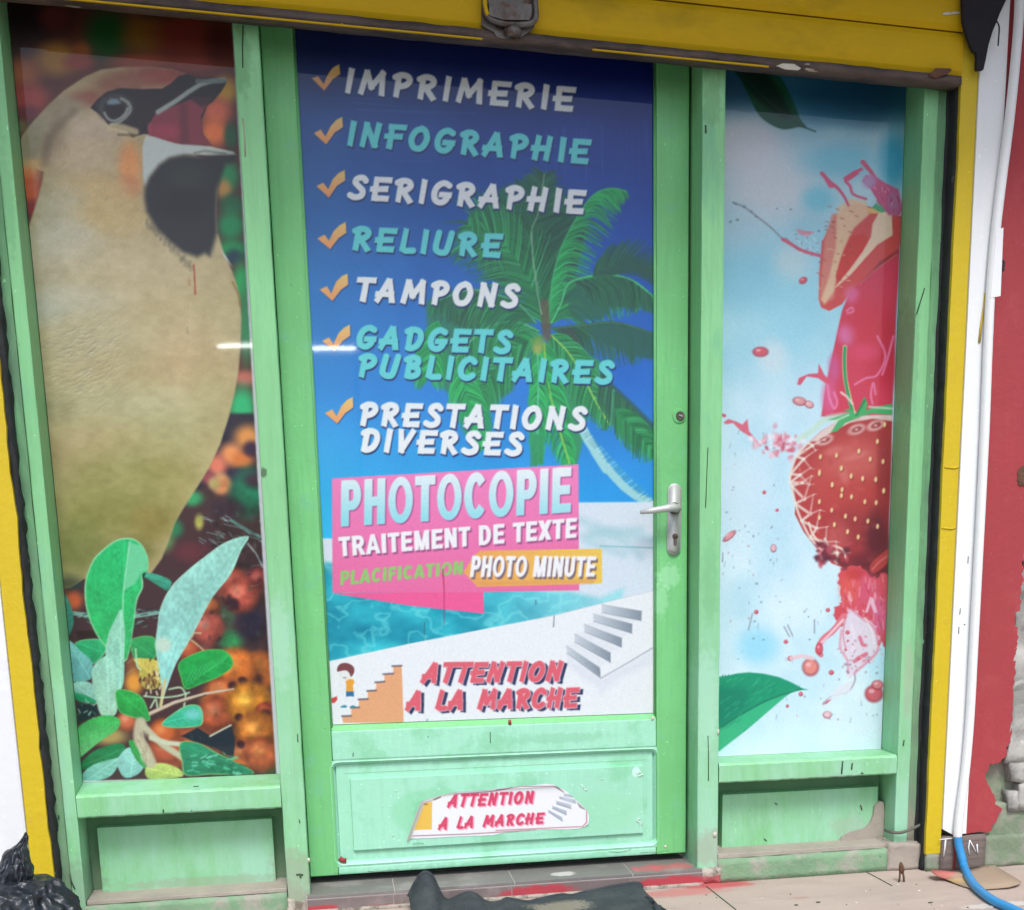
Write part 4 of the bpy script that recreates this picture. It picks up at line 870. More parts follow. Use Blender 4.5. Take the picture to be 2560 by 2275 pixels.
# dark thicket, berries and leaves to the right and below
A.poly(Z('B', (1620, 1230), (1816, 1230), (1816, 1900), (1100, 1900), (1350, 1740), (1500, 1560)), (34, 30, 52), 12)
A.poly(Z('C', (400, 600), (900, 500), (1100, 100), (1300, 0), (1700, 0), (1700, 1800), (400, 1800)), (66, 44, 48), 14)
r_ = random.Random(12)
Zb('B', (1760, 1400, 110, 100, (226, 150, 80)), (1640, 1520, 90, 90, (236, 150, 92)), (1540, 1600, 80, 90, (220, 120, 96)), (1720, 1560, 90, 70, (214, 120, 60)), (1780, 1480, 60, 60, (50, 24, 60)), (1700, 1680, 70, 60, (50, 30, 70)), (1770, 1760, 120, 130, (14, 100, 84)), (1560, 1720, 70, 70, (212, 190, 130)), (1480, 1690, 60, 50, (150, 70, 80)))
Zb('C', (1330, 30, 60, 60, (220, 140, 90)), (1280, 20, 40, 40, (190, 170, 110)), (1480, 80, 110, 150, (10, 116, 84)), (1530, 0, 80, 50, (60, 40, 60)), (1150, 110, 70, 50, (50, 160, 100)), (1190, 250, 30, 50, (180, 180, 90)), (1040, 290, 60, 60, (40, 120, 80)), (980, 370, 70, 70, (90, 130, 80)),
   (1350, 170, 120, 60, (56, 40, 56)), (1150, 430, 130, 70, (96, 46, 54)), (1400, 640, 110, 100, (186, 84, 62)), (1540, 600, 60, 70, (150, 60, 60)), (1390, 740, 50, 40, (50, 20, 40)), (1250, 880, 80, 110, (176, 84, 74)), (1260, 770, 60, 50, (120, 60, 40)), (1360, 800, 60, 90, (60, 80, 60)), (1380, 960, 80, 70, (46, 130, 76)), (1500, 850, 90, 120, (40, 34, 60)),
   (430, 620, 60, 40, (30, 60, 54)), (440, 720, 60, 60, (190, 90, 50)), (1500, 1120, 130, 80, (214, 120, 50)), (1400, 1180, 80, 70, (226, 126, 56)), (1570, 1170, 50, 60, (160, 60, 40)), (1490, 1340, 130, 110, (226, 150, 50)), (1300, 1310, 100, 90, (214, 120, 50)), (1290, 1420, 90, 90, (196, 90, 56)), (1440, 1420, 26, 26, (110, 30, 30)), (1520, 1190, 40, 34, (120, 40, 40)), (1540, 1500, 120, 90, (222, 134, 54)), (1520, 1620, 120, 100, (206, 100, 50)), (1600, 1450, 60, 60, (150, 56, 50)), (1440, 1600, 36, 40, (150, 60, 50)),
   (1150, 1560, 120, 90, (200, 100, 50)), (1000, 1520, 90, 70, (196, 90, 50)), (800, 1100, 60, 60, (130, 80, 50)), (800, 1210, 60, 80, (220, 150, 60)), (1010, 1660, 120, 80, (180, 90, 60)), (650, 1530, 120, 60, (170, 150, 90)), (760, 1450, 60, 50, (196, 100, 60)), (1200, 1050, 80, 60, (150, 70, 56)), (1100, 1010, 50, 60, (186, 90, 50)), (1610, 1700, 60, 60, (80, 130, 70)))
def berry(x, y, r, c, hi, kx=0, ky=0, kr=0):
    (px, py), = Z('C', (x, y)); r *= .4185
    A.blob(px, py, r, r * .95, [v * .62 for v in c], 1, 0, .8); A.blob(px - r * .08, py - r * .08, r * .9, r * .86, c, 1, 0, .55); A.blob(px - r * .25, py - r * .25, r * .5, r * .45, hi, .85, 0, .1)
    if kr: A.blob(px + kx * .4185, py + ky * .4185, kr * .4185, kr * .36, (48, 22, 34), .95, .4, .5)
for b in ((1380, 600, 80, (170, 76, 62), (196, 110, 96)), (1545, 590, 60, (150, 62, 60), (180, 100, 90)), (1440, 690, 100, (184, 84, 68), (214, 130, 106), -50, 50, 46), (1250, 760, 60, (160, 84, 50), (196, 130, 70)), (1240, 880, 92, (180, 86, 72), (206, 126, 110)), (1130, 1010, 60, (176, 84, 56), (200, 120, 80)),
          (1560, 1140, 110, (206, 112, 52), (230, 150, 70), -50, 50, 60), (1410, 1130, 120, (214, 116, 48), (236, 156, 70), 40, 70, 30), (1330, 1270, 90, (204, 104, 52), (230, 150, 100), 60, -40, 30), (1300, 1400, 100, (190, 90, 56), (222, 140, 100)), (1490, 1340, 125, (222, 140, 44), (244, 190, 76), -60, 80, 30), (1590, 1390, 60, (176, 70, 50), (200, 110, 60), 0, 10, 36),
          (1540, 1510, 120, (214, 124, 48), (236, 160, 76)), (1450, 1640, 90, (190, 96, 50), (214, 130, 80), -10, -60, 30), (1570, 1640, 100, (196, 96, 54), (220, 136, 76)), (1330, 1570, 60, (186, 90, 50), (210, 120, 70)), (1000, 1600, 100, (180, 84, 56), (206, 130, 90)), (980, 1510, 80, (196, 96, 50), (224, 140, 80)), (760, 1440, 56, (196, 104, 70), (226, 150, 120)), (1120, 1660, 60, (170, 80, 50), (206, 120, 80))):
    berry(*b)
for k in range(60):
    x, y = r_.uniform(1180, 1640), r_.uniform(180, 1000); c = r_.choice([(60, 110, 90), (70, 50, 56), (20, 16, 36), (90, 120, 100), (30, 24, 44)])
    (px, py), = Z('C', (x, y)); A.blob(px, py, r_.uniform(3, 12), r_.uniform(3, 9), c, r_.uniform(.2, .5), r_.uniform(0, 3))
for k in range(34):
    (px, py), = Z('C', (r_.uniform(1180, 1560), r_.uniform(210, 380))); a_ = r_.uniform(.2, 1.0); l = r_.uniform(8, 30)
    A.line([(px, py), (px + l * math.cos(a_), py + l * math.sin(a_) * .7)], 1.2, (150, 205, 200), al=.55)
A.line(Z('C', (1380, 240), (1460, 290), (1550, 340)), 4, (90, 150, 140), al=.7); A.line(Z('C', (1480, 380), (1530, 440), (1570, 520)), 2, (190, 220, 220), al=.6)
lr_ = (vn(A.a.shape[:2], (90, 34), 41, 4) - .5) * .75; gate = np.clip((A.X[None, :] - 480 + (A.Y[:, None] - 1500) * .0) / 60, 0, 1) * np.clip((A.Y[:, None] - 1180) / 60, 0, 1)
A.a *= (1 + lr_ * gate)[..., None]; A.a *= (1 - .08 * gate)[..., None]
# bird
body = Z('A', (128, 1030), (160, 960), (230, 870), (330, 760), (450, 645), (600, 545), (720, 492), (880, 475), (1060, 474), (1220, 492), (1330, 530), (1250, 640), (1180, 900), (1400, 1108), (1540, 1150), (1543, 1350), (1536, 1500), (1542, 1650), (1590, 1800)) + \
       Z('B', (1620, 160), (1668, 280), (1700, 400), (1712, 560), (1706, 740), (1690, 940), (1660, 1100), (1620, 1260), (1560, 1450), (1480, 1620), (1400, 1750)) + \
       Z('C', (1100, 160), (1045, 255), (1005, 370), (965, 470), (900, 560), (600, 600), (500, 590), (420, 640), (340, 650), (200, 600), (150, 0)) + Z('B', (150, 1400), (100, 400)) + Z('A', (190, 1650), (240, 1500), (275, 1390), (300, 1290), (310, 1220), (240, 1190), (165, 1180))
A.poly(body, (190, 172, 128), 7, 1.0)
bw, bmk = A.polymask(body, 8)
def inb(k, *b):
    """soft colour patches kept inside the body"""
    save = A.a.copy(); Zb(k, *b); m = np.zeros(A.a.shape[:2]); m[bw[0]] = bmk; A.a[:] = save * (1 - m[..., None]) + A.a * m[..., None]
def inb2(k, *b): inb(k, *[(x, y, rx * 1.25, ry * 1.25, c, .55) for x, y, rx, ry, c in b])
inb('A', (1150, 540, 320, 90, (168, 88, 74)), (850, 600, 220, 90, (160, 108, 82)), (620, 700, 160, 70, (160, 100, 78)), (450, 780, 190, 110, (166, 152, 122)), (300, 900, 170, 110, (172, 160, 130)), (230, 1030, 110, 140, (160, 150, 118)), (420, 980, 70, 160, (132, 112, 84)), (350, 1060, 60, 120, (130, 110, 84)),
    (650, 930, 270, 150, (206, 186, 158)), (600, 1120, 300, 160, (208, 186, 150)), (920, 1180, 90, 190, (240, 164, 100)), (910, 1330, 90, 90, (222, 130, 84)), (700, 1380, 300, 160, (212, 184, 128)), (420, 1500, 230, 200, (190, 182, 148)), (240, 1170, 90, 50, (224, 180, 120)), (800, 1560, 300, 160, (206, 180, 120)), (450, 1700, 260, 160, (196, 192, 168)))
inb2('B', (450, 100, 300, 160, (196, 194, 172)), (330, 250, 130, 110, (166, 156, 132)), (520, 420, 330, 110, (188, 196, 194)), (300, 520, 160, 100, (176, 190, 192)), (1000, 200, 500, 260, (196, 180, 140)), (1450, 300, 200, 300, (186, 168, 124)), (1200, 700, 420, 300, (188, 170, 126)), (1350, 900, 300, 230, (196, 160, 120)), (600, 700, 420, 200, (176, 172, 138)),
    (500, 950, 420, 230, (170, 158, 118)), (900, 950, 260, 160, (166, 152, 104)), (700, 1190, 420, 160, (160, 164, 124)), (1250, 1230, 330, 200, (170, 172, 132)), (1500, 1150, 140, 300, (160, 150, 100)), (400, 1200, 130, 90, (122, 118, 84)), (700, 1500, 420, 200, (150, 134, 86)), (1150, 1500, 300, 200, (150, 150, 96)), (800, 1700, 420, 160, (126, 132, 66)), (1200, 1700, 220, 160, (140, 134, 70)), (420, 1560, 120, 150, (160, 140, 100)), (560, 1400, 160, 70, (168, 150, 110)))
inb('C', (700, 200, 420, 160, (128, 128, 66)), (480, 400, 200, 200, (118, 124, 64)), (800, 420, 160, 110, (116, 112, 58)), (900, 250, 140, 120, (134, 120, 60)), (420, 620, 90, 60, (70, 74, 56)))
# feather wrinkles (light and dark pairs)
m_ = np.zeros(A.a.shape[:2]); m_[bw[0]] = bmk; Y_ = A.Y[:, None]; tgt = np.stack([np.interp(Y_[:, 0], [150, 500, 800, 1000, 1300, 1450], c_) for c_ in ((206, 208, 194, 188, 150, 116), (190, 196, 186, 180, 150, 118), (166, 170, 148, 136, 88, 66))], -1)[:, None]
m2 = (m_ * .28 * np.clip((Y_ - 430) / 220, 0, 1))[..., None]; A.a[:] = A.a * (1 - m2) + tgt * m2
fth = vn(A.a.shape[:2], (160, 34), 31, 2) - .5; fth2 = vn(A.a.shape[:2], (46, 22), 33, 3) - .5
A.a += (m_ * (fth * 16 + fth2 * 16))[..., None]
for k in range(1300):
    x = r_.gauss(600, 260); y = r_.gauss(860, 300)
    if x < 200 or x > 1450 or y > 1600: continue
    fd = math.exp(-((x - 560) / 330) ** 2 - ((y - 860) / 380) ** 2)
    (px, py), = Z('B', (x, y)); a_ = -.1 - .75 * (x - 300) / 700 + r_.uniform(-.3, .3)
    l = r_.uniform(6, 20); dx, dy = math.cos(a_) * l, math.sin(a_) * l; al = r_.uniform(.04, .34) * fd
    A.line([(px, py), (px + dx * .5, py + dy * .5 - 1.5), (px + dx, py + dy)], 1.3, (116, 108, 82), f=3, al=al, sm=3)
    A.line([(px + 1, py + 3), (px + 1 + dx * .5, py + 3 + dy * .5 - 1.5), (px + 1 + dx, py + 3 + dy)], 1.1, (232, 226, 200), f=3, al=al, sm=3)
for k in range(900):
    (px, py), = Z('A', (r_.gauss(700, 300), r_.gauss(1350, 320)));
    if px < 80 or py < 300: continue
    l = r_.uniform(5, 14); a_ = r_.uniform(1.7, 2.6)
    A.line([(px, py), (px + l * math.cos(a_), py + l * math.sin(a_))], 1.2, r_.choice([(150, 130, 100), (230, 220, 196)]), al=r_.uniform(.05, .18))
A.line(Z('A', (520, 790), (430, 880), (360, 960), (330, 1060), (310, 1160)), 9, (128, 108, 84), f=14, al=.5)
# open beak, mask, eye, bib
A.poly(Z('A', (690, 705), (760, 650), (850, 625), (1000, 632), (1150, 628), (1215, 590), (1265, 540), (1330, 525), (1400, 552), (1500, 548), (1590, 558), (1605, 590), (1570, 650), (1510, 720), (1470, 750), (1430, 850), (1440, 950), (1500, 1030), (1300, 1030), (1100, 960), (1020, 950), (940, 975), (900, 930), (780, 900), (740, 850), (690, 800), (640, 765)), (44, 36, 40), 4)
A.poly(Z('A', (1100, 810), (1250, 745), (1390, 690), (1490, 700), (1460, 750), (1425, 830), (1440, 950), (1500, 1032), (1300, 1025), (1150, 995), (1060, 965), (1045, 900)), (142, 58, 72), 4)
A.poly(Z('A', (1350, 700), (1390, 690), (1500, 690), (1470, 740), (1430, 760)), (70, 40, 48), 8)
A.blob(*Z('A', (1180, 930))[0], 42, 20, (176, 62, 84), .8); A.line(Z('A', (1300, 760), (1310, 1000)), 10, (96, 40, 52), f=14, al=.6); A.line(Z('A', (1060, 880), (1062, 950)), 4, (206, 84, 120), f=6, al=.4)
A.line(Z('A', (1120, 795), (1250, 715), (1340, 650), (1420, 600), (1500, 575), (1590, 566)), 6, (168, 178, 172), f=5); A.line(Z('A', (1400, 575), (1590, 575)), 6, (120, 136, 132), f=5, al=.8)
A.poly(Z('A', (1010, 1040), (1035, 960), (1100, 972), (1250, 1022), (1400, 1030), (1500, 1040), (1660, 1078), (1675, 1100), (1500, 1105), (1320, 1095), (1210, 1115), (1120, 1180), (1060, 1260), (1035, 1330), (1015, 1250)), (206, 214, 208), 5)
A.line(Z('A', (1380, 1085), (1450, 1070), (1600, 1088)), 3, (120, 128, 110), al=.6)
A.poly(Z('A', (1030, 1330), (1060, 1260), (1130, 1170), (1200, 1122), (1300, 1100), (1450, 1112), (1560, 1100), (1672, 1100), (1672, 1142), (1600, 1160), (1565, 1260), (1540, 1350), (1535, 1500), (1540, 1650), (1515, 1740), (1490, 1816)) + Z('B', (1450, 95), (1400, 120), (1340, 100)) + Z('A', (1300, 1790), (1200, 1710), (1110, 1620), (1040, 1500), (1025, 1400)), (44, 46, 50), 20)
A.blob(*Z('A', (1330, 1250))[0], 60, 34, (58, 64, 60), .7); A.blob(*Z('A', (1300, 1450))[0], 70, 40, (38, 36, 44), .7)
for k in range(80):
    t = k / 80; x = 1040 + 330 * t; y = 1560 + 330 * t + r_.uniform(-20, 20); (px, py), = Z('A', (x, y)); A.line([(px, py), (px - r_.uniform(0, 4), py + r_.uniform(5, 14))], 2.4, r_.choice([(86, 84, 74), (150, 142, 112), (70, 70, 64)]), f=5, al=.22)
A.blob(*Z('A', (820, 765))[0], 40, 32, (92, 98, 98), 1, hard=.6); A.blob(*Z('A', (815, 770))[0], 27, 26, (40, 30, 34), 1, hard=.7); A.poly(Z('A', (758, 722), (785, 698), (835, 700), (862, 735), (800, 744), (762, 742)), (126, 150, 158), 8)
A.line(Z('A', (740, 800), (770, 845), (820, 855), (880, 815), (905, 770)), 3, (176, 182, 176), al=.8, sm=4); A.line(Z('A', (860, 700), (910, 730), (925, 780), (890, 830), (840, 870), (790, 885)), 4, (176, 184, 170), al=.7, sm=4)
A.line(Z('A', (790, 900), (870, 905), (960, 935)), 9, (226, 206, 160), f=8, al=.8); A.line(Z('A', (840, 955), (960, 960)), 3, (90, 90, 60), al=.6)
A.poly(Z('B', (1560, 60), (1600, 110), (1650, 190), (1640, 180), (1590, 120)), (200, 210, 214), 4); A.line(Z('B', (1650, 300), (1690, 380), (1705, 470)), 3, (150, 120, 70), al=.7)
# foliage in the foreground of the picture
def leaf(k, pts, col, edge=None, ew=3, sm=4, vein=None, vc=None, shade=None):
    P = Z(k, *pts); Q_ = [(p.x, p.y) for p in catmull([(x, y, 0) for x, y in P], sm, True)]
    c0 = np.array(col, float)
    if edge: A.poly([(x, y) for x, y in Q_], np.array(edge, float) * .6 + c0 * .4, 4); cx = sum(x for x, y in Q_) / len(Q_); cy = sum(y for x, y in Q_) / len(Q_); Q_ = [(x + (cx - x) * ew / max(8, math.hypot(cx - x, cy - y)), y + (cy - y) * ew / max(8, math.hypot(cx - x, cy - y))) for x, y in Q_]
    c1 = np.array(shade, float) if shade else c0 * np.array((.8, .84, .86))
    w_, m = A.polymask(Q_, 4)
    if w_ is None: return
    ys_ = [y for x, y in Q_]; y0, y1 = min(ys_), max(ys_)
    t = np.clip((w_[2] - y0) / (y1 - y0), 0, 1)[..., None]; cc = c0 * (1 - t) + c1 * t; s1, s2 = int(abs(y0) * 7) % 999, int(abs(y1) * 3) % 999
    cc = cc * (0.80 + .24 * vn(t.shape[:2], (6, 5), s1, 3)[..., None] + .16 * vn(t.shape[:2], (50, 40), s2, 1)[..., None]); A.put(w_, m, cc)
    # midrib and side veins inside the outline
    best = max(((i_, j_) for i_ in range(0, len(Q_), 3) for j_ in range(i_, len(Q_), 3)), key=lambda ij: math.hypot(Q_[ij[0]][0] - Q_[ij[1]][0], Q_[ij[0]][1] - Q_[ij[1]][1]))
    (ax, ay), (bx_, by) = Q_[best[0]], Q_[best[1]]; vcol = np.clip(c0 * 1.12 + 26, 0, 255)
    save = A.a[w_[0]].copy(); L_ = math.hypot(bx_ - ax, by - ay)
    A.line([(ax, ay), (bx_, by)], 1.2, vcol, al=.45)
    if by > ay: ax, ay, bx_, by = bx_, by, ax, ay
    ux, uy = (bx_ - ax) / L_, (by - ay) / L_
    for q in range(1, 7):
        f_ = q / 7.5
        for s_ in (1, -1): A.line([(ax + ux * L_ * f_, ay + uy * L_ * f_), (ax + ux * L_ * (f_ + .13) - uy * s_ * L_ * .17, ay + uy * L_ * (f_ + .13) + ux * s_ * L_ * .17)], .9, vcol if s_ > 0 else c0 * .8, al=.28)
    A.a[w_[0]] = save * (1 - m[..., None]) + A.a[w_[0]] * m[..., None]
A.line(Z('C', (385, 790), (470, 800), (560, 810), (700, 830), (830, 810), (950, 790)), 5, (130, 190, 176), al=.8)
for k in range(60):
    (px, py), = Z('C', (r_.uniform(400, 960), r_.uniform(770, 880))); A.line([(px, py), (px + r_.uniform(4, 16), py + r_.uniform(-5, 5))], 1.4, r_.choice([(150, 210, 196), (20, 50, 50), (70, 130, 120)]), al=.7)
A.poly(Z('C', (450, 900), (560, 900), (600, 940), (470, 950)), (44, 30, 28), 5)
leaf('C', [(380, 690), (420, 740), (440, 850), (400, 950), (380, 900)], (60, 140, 120), None)
leaf('C', [(450, 970), (600, 950), (640, 1010), (560, 1100), (480, 1060)], (44, 176, 112), (160, 200, 150))
leaf('C', [(405, 960), (480, 1020), (550, 1090), (540, 1190), (430, 1200), (400, 1100)], (120, 196, 190), None)
leaf('C', [(780, 960), (860, 930), (930, 950), (930, 1060), (830, 1100), (790, 1040)], (46, 160, 90), (120, 170, 90))
leaf('C', [(830, 560), (900, 555), (1020, 600), (1000, 660), (960, 640), (880, 590)], (60, 160, 130), None)
A.poly(Z('C', (810, 590), (850, 530), (880, 540), (850, 600), (830, 640)), (20, 40, 40), 4)
leaf('C', [(505, 640), (520, 560), (560, 470), (620, 410), (700, 355), (790, 348), (850, 390), (885, 470), (880, 545), (850, 560), (855, 640), (820, 720), (800, 860), (760, 1070), (700, 1060), (600, 960), (540, 850), (510, 740)], (36, 186, 110), (206, 226, 190), 4, shade=(48, 172, 96))
A.poly(Z('C', (770, 370), (850, 395), (880, 470), (875, 540), (840, 560), (810, 620), (740, 660), (750, 560), (765, 450)), (120, 206, 160), 8, .8)
A.line(Z('C', (775, 370), (755, 520), (735, 690), (730, 900)), 2, (150, 220, 180), al=.8)
leaf('C', [(800, 1070), (860, 1065), (940, 1080), (960, 1140), (960, 1230), (880, 1250), (835, 1200), (830, 1120)], (206, 190, 90), None)
for k in range(46):
    (px, py), = Z('C', (r_.gauss(925, 36), r_.gauss(1190, 50))); A.line([(px, py), (px + r_.uniform(-3, 3), py + r_.uniform(4, 10))], 2.0, r_.choice([(70, 40, 34), (120, 70, 50), (220, 210, 180), (90, 50, 40)]), al=.85)
leaf('C', [(725, 775), (745, 900), (742, 1050), (738, 1200), (710, 1260), (660, 1200), (630, 1060), (645, 930), (690, 830)], (140, 206, 176), (176, 226, 190), 2, shade=(146, 206, 188))
leaf('C', [(430, 1215), (520, 1205), (580, 1250), (590, 1330), (480, 1310), (440, 1260)], (150, 206, 190), None); leaf('C', [(440, 1270), (520, 1290), (590, 1330), (520, 1335), (450, 1310)], (30, 150, 96), None)
A.poly(Z('C', (460, 1340), (570, 1340), (590, 1400), (470, 1450)), (16, 40, 44), 4)
for k in range(26):
    (px, py), = Z('C', (r_.uniform(460, 590), r_.uniform(1330, 1450))); A.line([(px, py), (px + r_.uniform(-8, 10), py + r_.uniform(-10, 10))], 1.5, r_.choice([(180, 210, 190), (20, 50, 50), (60, 120, 100)]), al=.7)
leaf('C', [(640, 1045), (560, 1110), (550, 1200), (575, 1320), (610, 1410), (690, 1400), (700, 1300), (690, 1150), (670, 1070)], (150, 212, 190), None, shade=(160, 204, 180))
leaf('C', [(1485, 335), (1440, 420), (1380, 560), (1270, 700), (1190, 850), (1120, 980), (1050, 1100), (1000, 1230), (960, 1340), (965, 1230), (930, 1010), (940, 880), (960, 760), (1020, 640), (1120, 540), (1220, 460), (1350, 370)], (150, 210, 196), (196, 226, 190), 2, shade=(140, 206, 200))
A.line(Z('C', (1470, 350), (1300, 560), (1160, 780), (1050, 1000), (975, 1250)), 2, (120, 190, 176), al=.5); A.blob(*Z('C', (975, 985))[0], 19, 17, (190, 214, 196), .9, hard=.7)
A.line(Z('C', (985, 1200), (960, 1350)), 4, (200, 186, 140))
leaf('C', [(1065, 1100), (1130, 1050), (1230, 1015), (1330, 1015), (1385, 1060), (1385, 1120), (1300, 1180), (1200, 1220), (1110, 1250), (1080, 1180)], (30, 166, 76), (130, 200, 90), 2.5)
for k in range(9): A.line(Z('C', (1110 + k * 26, 1215 - k * 14), (1150 + k * 26, 1140 - k * 12)), 1.2, (80, 200, 120), al=.6)
for pts in ([(860, 1290), (960, 1300), (1060, 1290), (1130, 1270)], [(1010, 1250), (1080, 1240), (1110, 1280)], [(900, 1360), (930, 1310), (940, 1360)], [(1100, 1350), (1110, 1280)], [(810, 1010), (820, 1110), (840, 1130)]): A.line(Z('C', *pts), 2.2, (180, 220, 180), al=.85, sm=4)
A.line(Z('C', (890, 1400), (1040, 1330), (1230, 1275), (1395, 1248)), 5.5, (196, 182, 160), r1=2); A.line(Z('C', (900, 1408), (1050, 1340), (1230, 1285)), 2, (80, 60, 50), al=.8)
leaf('C', [(695, 1255), (780, 1260), (850, 1300), (885, 1380), (892, 1440), (800, 1420), (720, 1390), (695, 1330)], (44, 170, 76), (150, 206, 130), 2)
leaf('C', [(965, 1455), (1040, 1390), (1120, 1345), (1190, 1350), (1212, 1400), (1200, 1465), (1100, 1480), (1010, 1478)], (60, 196, 150), (190, 216, 130), 2.5); A.blob(*Z('C', (1150, 1400))[0], 24, 16, (120, 200, 200), .8)
A.poly(Z('C', (1080, 1530), (1180, 1480), (1260, 1530), (1380, 1465), (1405, 1560), (1395, 1660), (1280, 1600), (1150, 1560)), (24, 38, 50), 4); A.line(Z('C', (1255, 1530), (1330, 1490), (1378, 1465)), 2.2, (190, 190, 170))
leaf('C', [(455, 1500), (540, 1430), (640, 1405), (715, 1430), (700, 1490), (600, 1560), (500, 1640), (460, 1660)], (56, 176, 84), None, shade=(120, 190, 130)); leaf('C', [(480, 1700), (560, 1620), (700, 1575), (750, 1600), (700, 1660), (600, 1700), (500, 1730)], (30, 130, 76), None)
leaf('C', [(490, 1760), (560, 1700), (700, 1660), (740, 1640), (700, 1720), (640, 1780), (500, 1806)], (140, 206, 190), None); leaf('C', [(700, 1680), (760, 1600), (830, 1620), (862, 1700), (820, 1760), (740, 1775)], (150, 210, 200), None)
leaf('C', [(770, 1560), (820, 1570), (870, 1680), (868, 1725), (800, 1650)], (50, 160, 76), None); leaf('C', [(870, 1720), (960, 1690), (1060, 1720), (1090, 1770), (900, 1790)], (190, 206, 110), None)
A.line(Z('C', (840, 1450), (830, 1540), (870, 1620), (900, 1690)), 14, (184, 176, 150), f=8, sm=5); A.line(Z('C', (850, 1460), (960, 1570), (1080, 1650), (1150, 1700)), 8, (186, 184, 156), f=6, sm=5); A.line(Z('C', (900, 1540), (1000, 1570), (1090, 1580)), 6, (196, 200, 176), f=5)
for k in range(24):
    (px, py), = Z('C', (r_.gauss(850, 26), r_.uniform(1480, 1680))); A.line([(px, py), (px + 3, py + r_.uniform(6, 14))], 1.4, r_.choice([(130, 110, 84), (220, 216, 190)]), al=.5)
leaf('C', [(1075, 1570), (1180, 1570), (1300, 1630), (1420, 1690), (1520, 1750), (1400, 1760), (1250, 1760), (1110, 1765), (1085, 1680)], (36, 140, 100), (176, 206, 110), 3)
for k in range(40):
    (px, py), = Z('C', (r_.uniform(1110, 1440), r_.uniform(1620, 1750)));
    A.line([(px, py), (px + r_.uniform(4, 14), py + r_.uniform(-6, 8))], r_.uniform(1.2, 3), r_.choice([(130, 210, 190), (20, 90, 70), (90, 190, 150)]), al=.6)
A.line(Z('C', (1200, 915), (1160, 912), (1145, 940)), 2, (200, 190, 150), al=.8); A.line(Z('C', (1135, 950), (1180, 985), (1215, 1015)), 2, (200, 190, 150), al=.8)
# scratches and red stroke on the print, white unprinted margin
A.line(Z('B', (1375, 175), (1380, 260), (1385, 385)), 1.8, (176, 60, 50), al=.9); A.line(Z('B', (1340, 280), (1345, 320)), 1.4, (176, 80, 60), al=.6); A.line(Z('B', (1330, 620), (1330, 660)), 1.2, (110, 110, 80), al=.6)
def margin(art, fn):
    X, Y = np.meshgrid(art.X, art.Y); m = np.clip(fn(X, Y) / 3, 0, 1)[..., None]; art.a[:] = art.a * (1 - m) + np.array((214, 218, 226.)) * m
A.a *= (0.97 + .06 * rs.rand(*A.a.shape[:2]))[..., None]
margin(A, lambda X, Y: np.maximum((X - (572 + (Y - 70) * .0565 + np.clip(Y - 1200, 0, 900) * .0065)) - 7, (Y - (1951 - (X - 205) * .027)) + 0))
birdart = A
PM = print_mat('glossy_vinyl_print', .5, .5, .03)
XBL = (AX(46, 317, Y1) + AX(72, 640, Y1) + AX(136, 1200, Y1) + AX(205, 1953, Y1)) / 4; XBR = (AX(581, 70, Y1) + AX(608, 599, Y1) + AX(647, 1200, Y1) + AX(697, 1932, Y1)) / 4 + .003
o = print_mesh('bird_banner', A, XJ0c + .0015, XA0 - .0012, ZBL + .0005, zbar0 + .06, Y1, .0021, PM, .0002)
tag(o, 'vinyl banner with a singing bird, berries and green leaves filling the left window', 'banner')
#PART5
# ------------------------------------------------------------------ artwork 2: services poster
A = Art(700, 20, 1680, 1850, 2.0, (30, 60, 150))
sh_ = A.a.shape[:2]
def grad(stops):
    ys_ = np.array([s_[0] for s_ in stops], float); cs = np.array([s_[1] for s_ in stops], float)
    return lambda X, Y: np.stack([np.interp(Y, ys_, cs[:, k]) for k in range(3)], -1)
X, Y = np.meshgrid(A.X, A.Y)
Yt = Y + (X - 790) * .05
A.a[:] = grad([(0, (14, 16, 70)), (120, (16, 26, 96)), (300, (22, 62, 140)), (500, (22, 80, 162)), (700, (28, 100, 184)), (860, (32, 114, 198)), (1000, (28, 122, 208)), (1130, (28, 142, 216)), (1250, (30, 160, 226)), (1400, (40, 172, 230))])(X, Yt)
A.a[:] += ((X - 1200) / 450 * np.array((-14, -20, -4)))[...] if False else (((X - 1200) / 450)[..., None] * np.array((-12., -18, -6)))
A.a += ((vn(sh_, (12, 8), 4) - .5) * 18)[..., None]
# ---- palm
R = random.Random(5)
def frond(sp, l0, l1, side, cols, n=70, drop=(0, 1), dk=.35, w=3.0, mid=None):
    n = int(n * 1.7)
    P = catmull([(x, y, 0) for x, y in sp], 12); N_ = len(P)
    for k in range(n):
        t = (k + R.random()) / n; i = min(N_ - 2, int(t * (N_ - 1))); p = P[i]; tg = (P[i + 1] - P[i]).normalized()
        for s_ in ((1, -1) if side == 0 else (side,)):
            nrm = Vector((-tg.y, tg.x, 0)) * s_
            l = (l0 + (l1 - l0) * t) * (.45 + 1.1 * math.sin(math.pi * min(1, t * .9 + .12)) ** .7) * R.uniform(.65, 1.15)
            d = (nrm * .8 + tg * .75 + Vector((drop[0], drop[1], 0)) * .6).normalized()
            e_ = p + d * l; m_ = p + (nrm + tg).normalized() * l * .5
            A.line([(p.x, p.y), (m_.x, m_.y), (e_.x, e_.y)], w, R.choice(cols), al=R.uniform(.5, .95), r1=.8, sm=3)
    if mid: A.line([(p.x, p.y) for p in P], 2.2, mid, al=.85)
dkc = [(22, 84, 66), (26, 96, 70), (34, 110, 76), (20, 72, 60), (48, 104, 84)]
grn = [(24, 130, 76), (34, 150, 84), (20, 110, 70), (60, 170, 110), (16, 96, 66)]
brt = [(30, 170, 90), (50, 190, 106), (24, 150, 84), (20, 120, 76)]
cx, cy = 1355, 815
def H_(*p): return Z('H', *p)
def F_(*p): return Z('F', *p)
